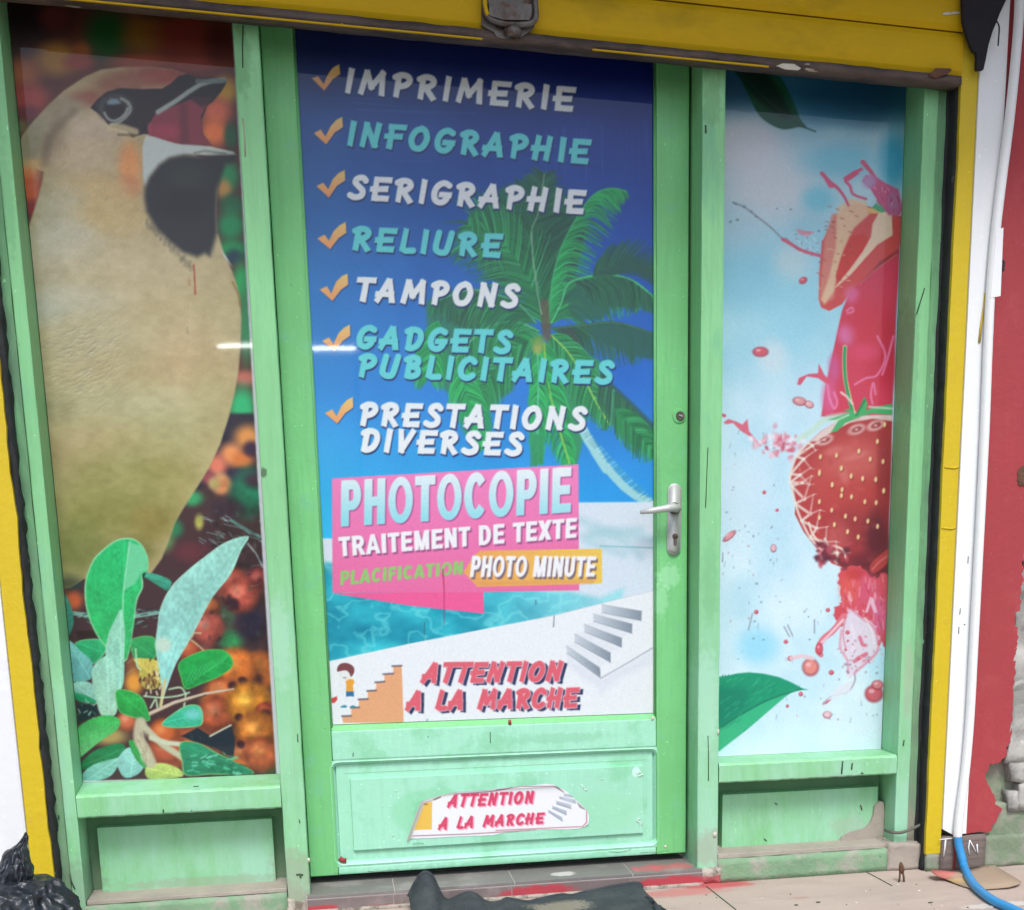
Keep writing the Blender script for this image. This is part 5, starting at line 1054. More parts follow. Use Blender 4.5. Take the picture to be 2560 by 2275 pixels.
A.poly(F_((180, 1600), (220, 1500), (330, 1430), (440, 1330), (560, 1290), (640, 1230), (760, 1215), (810, 1240), (810, 1320), (900, 1400), (1060, 1620), (1000, 1816), (300, 1816), (210, 1700)), (30, 108, 82), 16, .85)
A.poly(H_((270, 300), (250, 100), (300, 0), (1000, 0), (1000, 120), (960, 330), (880, 470), (800, 700), (740, 740), (700, 560), (560, 450), (400, 400)), (38, 100, 80), 16, .85)
A.poly(H_((-100, 560), (0, 480), (200, 470), (420, 520), (560, 600), (680, 760), (640, 900), (560, 980), (520, 1180), (400, 1250), (120, 1250), (0, 1150), (-80, 900)), (40, 120, 84), 16, .85)
A.poly(H_((680, 60), (800, 40), (800, 700), (740, 780), (690, 560)), (52, 76, 66), 14, .8)
A.poly(H_((60, 680), (130, 560), (280, 530), (360, 560), (350, 700), (180, 740)), (50, 76, 62), 14, .7)
A.poly(H_((920, 80), (1030, 40), (1000, 180), (960, 380), (890, 420)), (36, 64, 76), 10, .9)
frond(H_((760, 700), (700, 450), (660, 250), (650, 50)) + F_((700, 1500), (740, 1240)), 130, 70, 0, dkc, 110, (0, .2), mid=(110, 150, 130))
frond(H_((740, 700), (640, 420), (480, 180), (330, 60)) + F_((300, 1700), (200, 1600)), 100, 60, 0, grn, 90, (-.2, .4))
frond(H_((770, 700), (800, 400), (870, 150)) + F_((1000, 1500), (1100, 1380), (1210, 1340), (1320, 1358)), 70, 40, 1, brt, 110, (.1, .8), mid=(60, 170, 110))
frond(H_((790, 700), (860, 560), (900, 440), (980, 390), (1180, 360), (1360, 400), (1520, 520)), 90, 70, 1, brt + dkc, 150, (0, 1), mid=(80, 200, 130))
A.poly(H_((900, 480), (1000, 420), (1300, 440), (1520, 560), (1520, 640), (1400, 590), (1200, 590), (1150, 680), (960, 680), (920, 620)), (30, 100, 82), 10, .85)
frond(H_((960, 420), (1150, 385), (1330, 400), (1500, 520)), 60, 50, 1, dkc, 90, (0, 1))
frond(H_((1090, 370), (1200, 300), (1350, 260), (1520, 330)), 44, 44, 0, dkc, 70, (.5, -.4), w=1.8)
A.poly(H_((1100, 360), (1250, 280), (1350, 220), (1520, 330), (1520, 440), (1400, 370), (1250, 350)), (30, 84, 78), 8, .75)
frond(H_((800, 740), (1000, 720), (1250, 700), (1520, 780)), 70, 80, 1, dkc, 110, (0, 1), mid=(60, 110, 90))
A.poly(H_((1050, 720), (1250, 710), (1520, 780), (1520, 960), (1350, 930), (1200, 860), (1100, 800)), (28, 92, 86), 10, .85)
A.poly(H_((830, 740), (950, 740), (1020, 880), (900, 850)), (50, 74, 70), 10, .8)
frond(H_((700, 760), (560, 700), (400, 710), (250, 800), (120, 950), (60, 1080)), 90, 70, -1, grn, 110, (0, 1), mid=(90, 180, 130))
frond(H_((680, 700), (560, 570), (400, 500), (200, 470), (-60, 560)), 80, 70, -1, grn + dkc, 110, (0, .8), mid=(80, 170, 130))
frond(H_((720, 800), (560, 870), (420, 1000), (330, 1150), (300, 1250)), 60, 50, 0, grn, 90, (0, 1))
frond(H_((150, 1000), (180, 1150), (250, 1350), (300, 1600)), 60, 34, 0, brt, 80, (0, 1)); frond(H_((-20, 700), (-60, 900), (-80, 1100)), 50, 50, 0, brt, 60, (0, 1))
A.poly(H_((700, 880), (760, 900), (760, 1150), (700, 1250), (680, 1100)), (52, 60, 80), 8, .9)
A.poly(H_((780, 790), (900, 850), (1040, 920), (1200, 1010), (1160, 1100), (1180, 1330), (1250, 1400), (1160, 1430), (1050, 1300), (1000, 1600), (970, 1710), (900, 1710), (830, 1450), (760, 1250), (740, 900)), (44, 140, 84), 10, .9)
frond(H_((790, 790), (900, 900), (1000, 1050), (1100, 1250), (1200, 1420)), 60, 40, 0, grn, 110, (0, 1), mid=(150, 200, 90))
frond(H_((740, 850), (760, 1100), (830, 1400), (920, 1700)), 60, 40, 0, brt, 110, (0, 1), mid=(150, 200, 80))
frond(H_((690, 900), (700, 1100), (690, 1400), (700, 1700)), 30, 30, 0, brt, 90, (0, 1), mid=(90, 190, 150))
A.poly(H_((640, 1480), (740, 1500), (730, 1700), (640, 1720)), (34, 140, 90), 8, .8)
A.poly(H_((1160, 1130), (1220, 1130), (1350, 1250), (1520, 1420), (1520, 1650), (1400, 1580), (1280, 1480), (1180, 1320)), (34, 84, 84), 10, .9)
frond(H_((1150, 1050), (1230, 1180), (1380, 1330), (1520, 1480)), 50, 80, 1, dkc + [(60, 150, 110)], 100, (0, 1))
frond(H_((1250, 1320), (1380, 1450), (1520, 1620)), 50, 40, 0, grn, 60, (0, 1))
A.line(H_((740, 560), (750, 700), (760, 800)), 11, (96, 84, 70), f=6, al=.8); A.blob(*H_((700, 850))[0], 20, 22, (120, 160, 80), .9); A.blob(*H_((690, 890))[0], 14, 14, (160, 170, 90), .8)
A.line(H_((650, 60), (660, 250), (690, 480), (720, 640)), 2, (140, 176, 150), al=.7)
# fallen trunk of the palm, beach, lagoon
A.line(H_((1010, 1450), (1050, 1530), (1120, 1640), (1180, 1740)) + Z('I', (1650, 20), (1700, 90), (1760, 160), (1816, 220)) + [(1590, 1240), (1636, 1262)], 12, (150, 206, 214), f=5, r1=10)
for k in range(70):
    t = k / 70; x, y = 1462 + 172 * t, 1080 + 178 * t + 10 * math.sin(t * 3); A.line([(x - 7, y + 4), (x + 7, y - 5)], 1.2, R.choice([(90, 150, 160), (206, 236, 240), (120, 180, 180)]), al=.5)
A.poly([(690, 1345), (830, 1346), (1440, 1256), (1700, 1254), (1700, 1860), (690, 1860)], (206, 220, 232), 6)
m = vn(sh_, (40, 14), 9); wat = np.abs(vn(sh_, (44, 20), 13, 3) - .5); ca = np.clip(1 - wat * 14, 0, 1)[..., None]
def water(X, Y):
    j0 = int((Y[0, 0] - A.y0) / A.s); i0 = int((X[0, 0] - A.x0) / A.s); c = ca[j0:j0 + X.shape[0], i0:i0 + X.shape[1]]; n_ = m[j0:j0 + X.shape[0], i0:i0 + X.shape[1]][..., None]
    b_ = np.array((30, 160, 182.)) + (n_ - .5) * np.array((60, 90, 70)); lt = np.clip((X - 1150) / 380, 0, 1)[..., None]
    b_ = b_ * (1 - lt * .75) + np.array((186, 232, 238)) * lt * .75
    return np.clip(b_ * (1 - c * .4) + np.array((150, 236, 236)) * c * .4, 0, 255)
A.poly([(780, 1405), (850, 1410), (860, 1482), (1230, 1470), (1420, 1478), (1500, 1496), (1560, 1470), (1540, 1560), (1200, 1640), (830, 1720), (780, 1700)], water, 22)
A.poly([(800, 1410), (870, 1480), (870, 1420)], (120, 190, 200), 20, .6)
for a_ in ([(1450, 1300), (1530, 1330), (1630, 1350)], [(1460, 1340), (1540, 1345), (1600, 1390)], [(1470, 1355), (1560, 1385)], [(1480, 1330), (1600, 1325)]): A.line(a_, 9, (150, 196, 206), f=22, al=.55, sm=4)
A.line([(1500, 1365), (1560, 1367), (1634, 1370)], 2, (120, 180, 190), al=.7)
# white foot of the poster with the two stair drawings
A.poly(Z('I', (40, 1232), (140, 1210), (600, 1110), (1420, 950), (1816, 850), (2100, 780), (2100, 1800), (40, 1800)), (226, 232, 236), 3)
A.line(Z('I', (1300, 975), (1420, 950), (1816, 850)) + [(1636, 1476)], 1.0, (190, 200, 206), al=.7)
for k, (a_, b_, c_, d_) in enumerate((((958, 172), (1510, 262), (1505, 395), (960, 285)), ((840, 300), (1380, 438), (1375, 570), (848, 405)), ((715, 440), (1238, 632), (1235, 762), (725, 548)), ((585, 572), (1082, 835), (1082, 970), (590, 690)), ((470, 735), (935, 1040), (945, 1185), (485, 845)))):
    P = Z('S', a_, b_, c_, d_); x0_, x1_ = P[0][0], P[1][0]
    A.poly(P, (lambda X, Y, x0_=x0_, x1_=x1_: (np.array((196, 206, 216.)) * (1 - np.clip((X - x0_) / (x1_ - x0_), 0, 1)[..., None]) + np.array((128, 142, 156.)) * np.clip((X - x0_) / (x1_ - x0_), 0, 1)[..., None])), 2.5)
    A.line([P[3], P[2]], 1.0, (110, 122, 134), al=.6); A.line([P[0], P[1]], .8, (150, 160, 170), al=.6)
for k in range(4):
    a_ = [((480, 735), (585, 690), (1030, 970), (935, 1040)), ((590, 570), (720, 550), (1190, 770), (1080, 832)), ((720, 438), (850, 408), (1320, 575), (1238, 630)), ((845, 298), (960, 286), (1430, 400), (1380, 435))][k]
    A.poly(Z('S', *a_), (216, 222, 230), 3, .7)
A.line(Z('S', (945, 1188), (1300, 985), (1660, 770)), 1.3, (130, 140, 152), al=.8)
A.poly(Z('S', (945, 1195), (1300, 1000), (1650, 800), (1640, 1000), (1200, 1200), (940, 1400)), (204, 212, 226), 26, .5); A.poly(Z('S', (485, 860), (935, 1190), (940, 1330), (700, 1200), (490, 1000)), (204, 212, 226), 20, .5)
A.poly(Z('I', (215, 1522), (268, 1520), (268, 1474), (312, 1472), (312, 1426), (362, 1424), (362, 1378), (408, 1376), (410, 1328), (456, 1326), (456, 1282), (506, 1280), (506, 1236), (554, 1234), (566, 1558), (222, 1560)), (222, 164, 120), 2.5)
for a_, b_ in (((215, 1522), (268, 1520)), ((265, 1474), (314, 1472)), ((309, 1427), (364, 1424)), ((358, 1379), (410, 1376)), ((404, 1330), (458, 1326)), ((450, 1284), (508, 1280)), ((500, 1238), (554, 1236))): A.line(Z('I', a_, b_), 2.0, (96, 88, 108))
# child drawn beside the steps
def I_(*p): return Z('I', *p)
A.poly(I_((235, 1325), (250, 1312), (278, 1312), (288, 1330), (278, 1345), (282, 1384), (238, 1384), (240, 1345)), (226, 160, 60), 2.5)
A.poly(I_((238, 1382), (282, 1382), (284, 1412), (262, 1408), (240, 1412)), (40, 110, 160), 2.5)
A.poly(I_((194, 1262), (214, 1240), (262, 1240), (280, 1268), (268, 1300), (240, 1312), (208, 1308), (196, 1290)), (224, 226, 226), 4, 1, 4)
A.poly(I_((188, 1268), (192, 1240), (214, 1222), (252, 1222), (282, 1244), (284, 1276), (266, 1298), (256, 1276), (236, 1262), (208, 1266)), (120, 66, 70), 2.5, 1, 4)
A.line(I_((225, 1302), (238, 1306)), 1.2, (90, 60, 60), al=.7)
A.poly(I_((208, 1466), (230, 1458), (246, 1466), (240, 1474), (212, 1474)), (40, 140, 160), 2.5); A.poly(I_((262, 1466), (280, 1460), (292, 1466), (286, 1474), (266, 1474)), (40, 140, 160), 2.5)
A.poly(I_((150, 1424), (186, 1408), (190, 1428), (172, 1448), (152, 1446)), (200, 70, 70), 2.5)
# ticks
ck = [('E', (395, 555), (440, 540), (480, 595), (512, 525), (545, 480), (590, 455), (598, 525), (545, 562), (485, 645)), ('E', (410, 945), (460, 918), (492, 968), (530, 895), (570, 850), (612, 828), (616, 902), (560, 940), (498, 1026)),
      ('E', (428, 1320), (477, 1295), (512, 1342), (545, 1270), (585, 1228), (630, 1205), (633, 1280), (575, 1318), (518, 1402)), ('E', (434, 1692), (486, 1664), (518, 1706), (550, 1640), (592, 1598), (636, 1574), (641, 1652), (585, 1690), (526, 1768)),
      ('G', (282, 465), (332, 440), (364, 492), (398, 410), (440, 368), (480, 352), (484, 430), (430, 470), (372, 546)), ('G', (298, 830), (347, 803), (380, 852), (415, 775), (455, 735), (495, 714), (499, 792), (445, 830), (388, 902)),
      ('G', (318, 1342), (370, 1314), (402, 1362), (436, 1290), (475, 1248), (516, 1227), (520, 1302), (465, 1340), (406, 1417))]
for c in ck:
    P = Z(c[0], *c[1:]); A.poly([(x + 2, y + 3) for x, y in P], (20, 40, 100), 4, .5)
    y0_, y1_ = min(y for x, y in P), max(y for x, y in P)
    A.poly(P, (lambda X, Y, y0_=y0_, y1_=y1_: np.array((226, 196, 120.)) * (1 - np.clip((Y - y0_) / (y1_ - y0_), 0, 1)[..., None]) + np.array((230, 150, 96.)) * np.clip((Y - y0_) / (y1_ - y0_), 0, 1)[..., None]), 2.5)
WHT, TRQ, NVY = (222, 230, 234), (96, 206, 210), (20, 40, 96)
def wordq(bl, br, h, sl=.18):
    hs_ = h * sl; up = h
    return ((bl[0] + hs_, bl[1] - up), (br[0] + hs_ * .7, br[1] - up * .99), br, bl)
words = [('IMPRIMERIE', (858, 234), (1432, 281), 70, WHT), ('INFOGRAPHIE', (864, 366), (1470, 412), 70, TRQ), ('SERIGRAPHIE', (868, 499), (1458, 537), 68, WHT), ('RELIURE', (876, 627), (1250, 646), 68, TRQ), ('TAMPONS', (886, 755), (1294, 772), 68, WHT),
         ('GADGETS', (888, 873), (1276, 886), 66, TRQ), ('PUBLICITAIRES', (892, 944), (1530, 962), 66, TRQ), ('PRESTATIONS', (896, 1066), (1462, 1078), 67, WHT), ('DIVERSES', (898, 1131), (1304, 1141), 66, WHT)]
for i, (s_, bl, br, h, c) in enumerate(words): text_b(A, s_, wordq(bl, br, h - 4), 7.9, c, NVY, (2, 4), sp=.15)
# pink panel, orange label and block lettering
pk = lambda X, Y: np.array((230, 128, 188.)) * (1 - np.clip((Y - 1160) / 330, 0, 1)[..., None]) + np.array((224, 108, 160.)) * np.clip((Y - 1160) / 330, 0, 1)[..., None]
A.poly(I_((162, 824), (1018, 815), (1022, 940), (600, 895)), (230, 92, 150), 2.5)
A.poly(I_((158, 172), (1558, 93), (1562, 808), (1030, 818), (162, 822)), pk, 2.5)
A.poly(I_((1000, 582), (1690, 572), (1692, 768), (985, 788), (905, 705), (965, 610)), lambda X, Y: np.array((226, 164, 92.)) + np.clip((X - 1200) / 300, 0, 1)[..., None] * np.array((4, 30, -6.)), 2.5)
A.poly(I_((960, 760), (1660, 742), (1640, 770), (1000, 782)), (210, 150, 90), 10, .6)
lt = lambda X, Y: np.array((222, 232, 238.)) * (1 - np.clip((Y - 1180) / 120, 0, 1)[..., None]) + np.array((140, 214, 226.)) * np.clip((Y - 1180) / 120, 0, 1)[..., None]
text_k(A, 'PHOTOCOPIE', tuple(I_((206, 190), (1522, 112), (1516, 360), (204, 442))), lt, (160, 80, 140), (3, 3), sp=.07, bold=2.2)
text_k(A, 'TRAITEMENT DE TEXTE', tuple(I_((194, 508), (1552, 397), (1548, 506), (200, 614))), (232, 234, 238), (150, 80, 130), (4, 5), sp=.05)
text_k(A, 'PLACIFICATION', tuple(I_((206, 700), (906, 642), (902, 714), (202, 778))), (140, 196, 110), (190, 130, 150), (1, 2), sp=.06, bold=.5)
text_k(A, 'PHOTO MINUTE', tuple(I_((952, 614), (1662, 616), (1650, 728), (938, 730))), (234, 236, 240), (120, 100, 110), (4, 6), sp=.04)
for q, s_ in ((((706, 1215), (1478, 1205), (1452, 1326), (664, 1340)), 'ATTENTION'), (((610, 1375), (1562, 1355), (1545, 1476), (578, 1496)), 'A LA MARCHE')):
    text_b(A, s_, tuple(I_(*q)), 6.6, (216, 96, 112), (44, 54, 92), (8, 5), sp=.12, inner=(236, 220, 224))
# scratches, red scrape, faint horizontal creases
A.line(I_((788, 690), (795, 800), (796, 1000)), 1.7, (170, 40, 90), al=.9, r1=.6)
for a_ in (((683, 990), (683, 1060)), ((1316, 865), (1316, 890)), ((1420, 955), (1416, 1015)), ((700, 1540), (694, 1590))): A.line(I_(*a_), 1.3, (60, 90, 100), al=.7)
for k in range(26):
    y = R.uniform(240, 700); x = R.uniform(780, 1400); A.line([(x, y), (x + R.uniform(60, 260), y + R.uniform(0, 12))], 1.2, (120, 150, 200), al=R.uniform(.06, .2))
for k in range(26):
    x = R.uniform(1360, 1620); y = R.uniform(300, 330); A.line([(x, y), (x + 2, y + R.uniform(40, 160))], 1.2, (120, 150, 200), al=R.uniform(.05, .18))
A.a *= (0.97 + .06 * rs.rand(*sh_))[..., None]
o = print_mesh('services_poster', A, XP0 - .001, XP1 + .001, ZPB + .0008, zbar0 + .06, Y1 + .0002, .00185, PM, .0002)
tag(o, 'tall blue services poster with palm tree, beach and printed words on the door', 'poster')
doorart = A
# ------------------------------------------------------------------ artwork 3: strawberry banner
A = Art(1770, 80, 2300, 1920, 2.0, (190, 226, 240)); sh_ = A.a.shape[:2]; X, Y = np.meshgrid(A.X, A.Y)
A.a[:] = grad([(80, (20, 90, 130)), (260, (60, 136, 168)), (330, (150, 196, 214)), (480, (180, 214, 228)), (620, (160, 216, 234)), (800, (164, 218, 236)), (1000, (190, 224, 240)), (1300, (196, 228, 242)), (1700, (200, 230, 242)), (1920, (214, 234, 246))])(X, Y)
A.a += ((vn(sh_, (18, 6), 8) - .5) * 36)[..., None] * np.array((1.2, .6, .4))
def ZL(k, *b):
    for (x, y, rx, ry, c, *al) in b:
        (px, py), = Z(k, (x, y)); s_ = ZM[k][2]; A.blob(px, py, rx * s_, ry * s_, c, al[0] if al else 1.0)
ZL('L', (260, 560, 200, 160, (40, 90, 130), .8), (300, 900, 300, 220, (206, 206, 214), .9), (450, 1150, 300, 240, (210, 216, 226), .8), (850, 620, 320, 150, (24, 92, 130), .9), (1100, 600, 260, 200, (22, 84, 120), .9), (1230, 1000, 100, 200, (50, 160, 196), .9), (900, 1000, 260, 120, (110, 190, 214), .8), (760, 1240, 110, 90, (90, 196, 222), .6), (250, 1450, 200, 160, (180, 214, 232), .6))
ZL('M', (280, 350, 240, 230, (140, 206, 230), .8), (600, 560, 240, 260, (150, 214, 234), .7), (480, 830, 100, 120, (206, 226, 236), .8), (600, 230, 120, 120, (200, 222, 230), .7))
ZL('N', (350, 1170, 130, 120, (150, 216, 242), .9), (250, 300, 200, 260, (200, 224, 240), .7), (650, 900, 80, 220, (210, 236, 246), .8), (900, 1700, 240, 200, (216, 232, 246), .7), (1040, 1250, 80, 150, (170, 220, 242), .6))
# dark leaf top
leaf2 = Z('L', (200, 380), (270, 480), (330, 600), (380, 700), (440, 760), (540, 806), (640, 792), (690, 796), (650, 740), (600, 620), (540, 500), (480, 430), (440, 360))
A.poly(leaf2, (14, 84, 62), 5, 1, 4); A.poly(Z('L', (240, 420), (420, 420), (520, 560), (600, 720), (560, 740), (440, 680), (330, 560)), (8, 44, 38), 20, .9); A.line(Z('L', (250, 430), (440, 620), (640, 780), (745, 820)), 2, (20, 70, 60), al=.8)
def rag(pts, amp, n=6, seed=1, sm=3):
    q = random.Random(seed); P_ = catmull([(x, y, 0) for x, y in pts], n, True); out = []; N_ = len(P_)
    for i_, v in enumerate(P_):
        t_ = (P_[(i_ + 1) % N_] - P_[i_ - 1]).normalized(); a_ = amp * (q.uniform(-1, 1) * .7 + (q.random() < .12) * 2.0); out.append((v.x + t_.y * a_, v.y - t_.x * a_))
    return out
# upper half strawberry
def L_(*p): return Z('L', *p)
def M_(*p): return Z('M', *p)
def N_(*p): return Z('N', *p)
A.poly(L_((930, 1300), (990, 1265), (1090, 1290), (1270, 1350), (1290, 1620)) + M_((1275, 0), (1262, 330), (1240, 700), (1222, 1200), (780, 1200), (810, 1000), (870, 720), (910, 540), (960, 420), (1000, 300)), (206, 60, 88), 5)
sb = L_((860, 1370), (930, 1290), (1000, 1262), (1060, 1300), (1200, 1330), (1300, 1350), (1300, 1595)) + M_((1275, 120), (1240, 200), (1100, 300), (980, 400), (910, 500), (830, 542), (780, 520), (765, 470), (768, 300), (785, 100)) + L_((790, 1500), (820, 1440))
A.poly(sb, (208, 78, 78), 4)
A.poly(M_((768, 470), (780, 300), (800, 100), (850, -60), (950, -80), (1000, -20), (960, 80), (900, 230), (870, 340), (860, 460), (800, 500)), (212, 132, 118), 12)
A.poly(M_((880, -100), (960, -160), (1060, -140), (1080, -60), (980, 30), (920, 150), (880, 300), (860, 420), (800, 500), (780, 470), (830, 330), (870, 150)), (226, 196, 160), 8, .9)
A.poly(M_((960, 80), (1040, 60), (1080, 100), (1060, 180), (960, 300), (890, 370), (870, 330), (900, 220)), (206, 60, 56), 6)
A.poly(M_((1220, -60), (1225, 70), (1130, 130), (1040, 230), (960, 320), (880, 390), (860, 400), (960, 280), (1040, 170), (1090, 80), (1100, 0), (1160, -110), (1210, -130)), (232, 206, 180), 5)
A.poly(M_((1262, 180), (1180, 240), (1100, 300), (1030, 370), (1060, 330), (1150, 230), (1262, 160)), (130, 40, 50), 8, .7)
A.line(M_((1020, 380), (1100, 300), (1250, 190)), 2, (220, 120, 130), al=.5)
for k in range(40):
    x, y = R.uniform(800, 1000), R.uniform(-120, 400); (px, py), = M_((x - (y > 200) * 60, y)); A.line([(px, py), (px + R.uniform(3, 10), py + R.uniform(0, 5))], 1.3, R.choice([(180, 90, 80), (236, 206, 180), (150, 70, 60)]), al=.6)
A.poly(L_((1100, 1290), (1140, 1255), (1185, 1275), (1180, 1320), (1120, 1320)), (60, 160, 110), 4, .9, 3); A.poly(L_((1060, 1290), (1110, 1300), (1160, 1330), (1080, 1330)), (226, 206, 120), 4, .8)
# juice column
ZL('M', (940, 690, 60, 70, (216, 116, 170), .9), (970, 440, 50, 60, (220, 110, 160), .8), (1080, 620, 130, 160, (206, 50, 72), .8), (1150, 900, 100, 130, (200, 46, 74), .8), (860, 900, 40, 100, (200, 90, 150), .8), (830, 1080, 50, 120, (212, 96, 150), .8), (1200, 800, 60, 300, (180, 40, 60), .6), (1050, 800, 100, 60, (222, 70, 110), .7))
for pts in ([(1130, 700), (1180, 820), (1130, 940), (1060, 960), (990, 1000)], [(820, 1000), (830, 1080), (860, 1150), (880, 1110), (860, 1050)], [(1100, 1120), (1090, 1060), (1105, 990), (1118, 1060)], [(1230, 700), (1190, 850), (1160, 940)], [(940, 540), (970, 520), (980, 545), (945, 555)]): A.line(M_(*pts), 2.6, (236, 140, 186), f=4, al=.75, sm=4)
A.line(M_((928, 768), (925, 850), (930, 960), (955, 1080), (980, 1175)), 5.4, (230, 210, 150), sm=3); A.line(M_((928, 770), (925, 850), (930, 960), (952, 1080), (975, 1170)), 3.8, (40, 150, 96), sm=3)
A.line(M_((905, 1050), (940, 1075), (975, 1120)), 3, (240, 200, 200), al=.9)
# splash fingers
for w_, pts in ((5, [(785, 1080), (830, 1130), (880, 1170), (920, 1220), (950, 1280)]), (6, [(1040, 1010), (1090, 1070), (1150, 1150), (1230, 1180)]), (4, [(1030, 1055), (980, 1080), (930, 1120), (960, 1160), (980, 1210), (1060, 1240)])):
    A.line(L_(*pts), w_, (206, 84, 120), sm=4, r1=3)
A.poly(L_((800, 1120), (840, 1140), (870, 1170), (830, 1170)), (210, 90, 130), 4); A.poly(L_((915, 1110), (990, 1060), (1020, 1080), (950, 1130)), (206, 80, 120), 4)
A.poly(L_((1035, 1130), (1060, 1090), (1120, 1100), (1180, 1140), (1260, 1180), (1290, 1300), (1270, 1340), (1200, 1340), (1130, 1250), (1090, 1180)), (200, 84, 130), 6); A.blob(*L_((1080, 1130))[0], 19, 19, (180, 150, 196), .9); A.blob(*L_((1230, 1260))[0], 18, 34, (170, 130, 170), .7)
for k in range(16): (px, py), = L_((R.uniform(1100, 1270), R.uniform(1150, 1320))); A.line([(px, py), (px + R.uniform(-6, 8), py + R.uniform(4, 14))], 1.5, R.choice([(240, 170, 200), (160, 50, 90)]), al=.7)
A.line(L_((235, 1265), (300, 1290), (380, 1350), (470, 1420), (550, 1500)) + M_((560, 90), (640, 160), (700, 180), (775, 195)), 2.2, (130, 140, 160), al=.8, sm=3); A.line(M_((540, 95), (600, 130), (660, 165), (780, 200)), 4, (210, 90, 120), sm=3)
for (x, y, r) in ((235, 1262, 7), (250, 1272, 7), (300, 1288, 9), (345, 1318, 7), (375, 1350, 7), (215, 1382, 8), (258, 1370, 8), (505, 1300, 5), (590, 1305, 6), (765, 1440, 7)): A.blob(*L_((x, y))[0], r * .55, r * .45, (110, 136, 150), .9)
A.poly(M_((620, 30), (700, 45), (740, 50), (690, 80), (640, 60)), (216, 140, 160), 4, .9)
for k in range(24): (px, py), = M_((R.uniform(600, 770), R.uniform(60, 190))); A.line([(px, py), (px + R.uniform(-6, 8), py + R.uniform(-3, 8))], 1.2, R.choice([(130, 110, 140), (216, 110, 140), (240, 246, 250)]), al=.7)
def drop(k, x, y, rx, ry, rot=0, c=(210, 92, 110), hl=True):
    (px, py), = Z(k, (x, y)); s_ = ZM[k][2]; A.blob(px, py, rx * s_, ry * s_, (150, 50, 66), .9, rot, .85); A.blob(px, py - 1, rx * s_ * .85, ry * s_ * .85, c, 1, rot, .8)
    if hl: A.blob(px - rx * s_ * .3, py - ry * s_ * .35, rx * s_ * .4, ry * s_ * .3, (238, 190, 200), .8, rot)
drop('M', 402, 797, 44, 28); drop('M', 668, 352, 24, 18, -.5); drop('M', 645, 1105, 38, 24, .2, (214, 150, 156)); drop('M', 705, 1125, 26, 20, .4, (220, 170, 176)); drop('M', 425, 1672, 10, 10)
drop('N', 190, 545, 40, 15, -.7, (222, 150, 160)); drop('N', 440, 615, 15, 20, 0, (220, 180, 190)); drop('N', 650, 1290, 42, 44, 0, (224, 140, 130)); drop('N', 535, 1240, 14, 12); drop('N', 768, 1320, 13, 12); drop('N', 595, 1442, 11, 11); drop('N', 518, 1510, 8, 8); drop('N', 745, 1560, 22, 18, 0, (226, 190, 200)); drop('N', 342, 976, 11, 11); drop('N', 510, 1145, 11, 10); drop('N', 388, 298, 8, 8); drop('N', 460, 398, 9, 7); drop('N', 1010, 1440, 46, 44, 0, (206, 96, 110)); drop('N', 1030, 1390, 30, 24, 0, (214, 130, 140)); drop('N', 748, 965, 11, 10)
A.poly(M_((630, 1000), (640, 960), (700, 935), (760, 930), (765, 870), (780, 900), (800, 940), (830, 970), (820, 1000), (760, 960), (690, 950), (650, 1005)), (212, 84, 112), 4); 
A.line(M_((165, 1190), (178, 1195)), 4, (206, 90, 110)); A.poly(M_((170, 1240), (200, 1215), (250, 1230), (290, 1250), (320, 1215), (330, 1290), (370, 1340), (330, 1320), (280, 1290), (230, 1240), (190, 1248)), (212, 100, 126), 4)
A.line(M_((350, 1330), (400, 1380)), 3, (216, 150, 170))
for k in range(60):
    (px, py), = M_((R.gauss(510, 75), R.gauss(1385, 40))); A.blob(px, py, R.uniform(3, 13), R.uniform(3, 10), R.choice([(212, 100, 120), (230, 180, 194), (196, 70, 96), (240, 226, 236), (216, 130, 150)]), R.uniform(.5, .95), R.uniform(0, 3))
# big strawberry
A.line(M_((640, 1340), (720, 1290), (800, 1220), (900, 1195), (1000, 1190)), 7, (190, 220, 200), f=8, al=.8, sm=4)
berry = M_((1222, 1200), (1120, 1195), (1000, 1200), (880, 1230), (780, 1290), (690, 1370), (620, 1450), (590, 1540), (590, 1640), (620, 1720)) + N_((560, 420), (610, 520), (680, 610), (770, 700), (850, 730), (930, 770), (1000, 790), (1080, 750), (1100, 300))
A.poly(berry, (176, 62, 66), 4)
A.poly(M_((1222, 1190), (1120, 1190), (1000, 1195), (880, 1225), (780, 1290), (700, 1360), (760, 1350), (860, 1290), (960, 1240), (1100, 1215), (1222, 1230)), (222, 214, 208), 6, .9)
core = M_((1222, 1230), (1100, 1215), (960, 1240), (860, 1290), (800, 1340), (730, 1380), (700, 1450), (690, 1560), (700, 1700)) + N_((640, 130), (630, 250), (670, 350), (720, 450), (730, 540), (780, 620), (860, 700), (940, 700), (1030, 700), (1085, 640), (1100, 200))
A.poly(core, (170, 56, 60), 6)
ZL('M', (1000, 1400, 200, 110, (184, 70, 72), .8), (850, 1600, 180, 200, (188, 76, 74), .8)); ZL('N', (900, 130, 190, 120, (196, 96, 92), .8), (880, 330, 200, 140, (180, 66, 66), .7), (900, 520, 160, 140, (146, 54, 60), .8), (1030, 560, 80, 190, (90, 34, 46), .9), (960, 690, 130, 60, (110, 40, 50), .9), (800, 550, 80, 110, (190, 90, 90), .7), (1070, 200, 50, 300, (130, 44, 50), .6))
for x, y in ((800, 1345), (1000, 1280), (1120, 1255)): (px, py), = M_((x, y)); A.blob(px, py, 22, 12, (226, 196, 190), .9, -.35, .6); A.blob(px + 1, py, 14, 7, (150, 60, 66), .95, -.35, .6); A.blob(px, py, 5, 4, (226, 180, 170), .8)
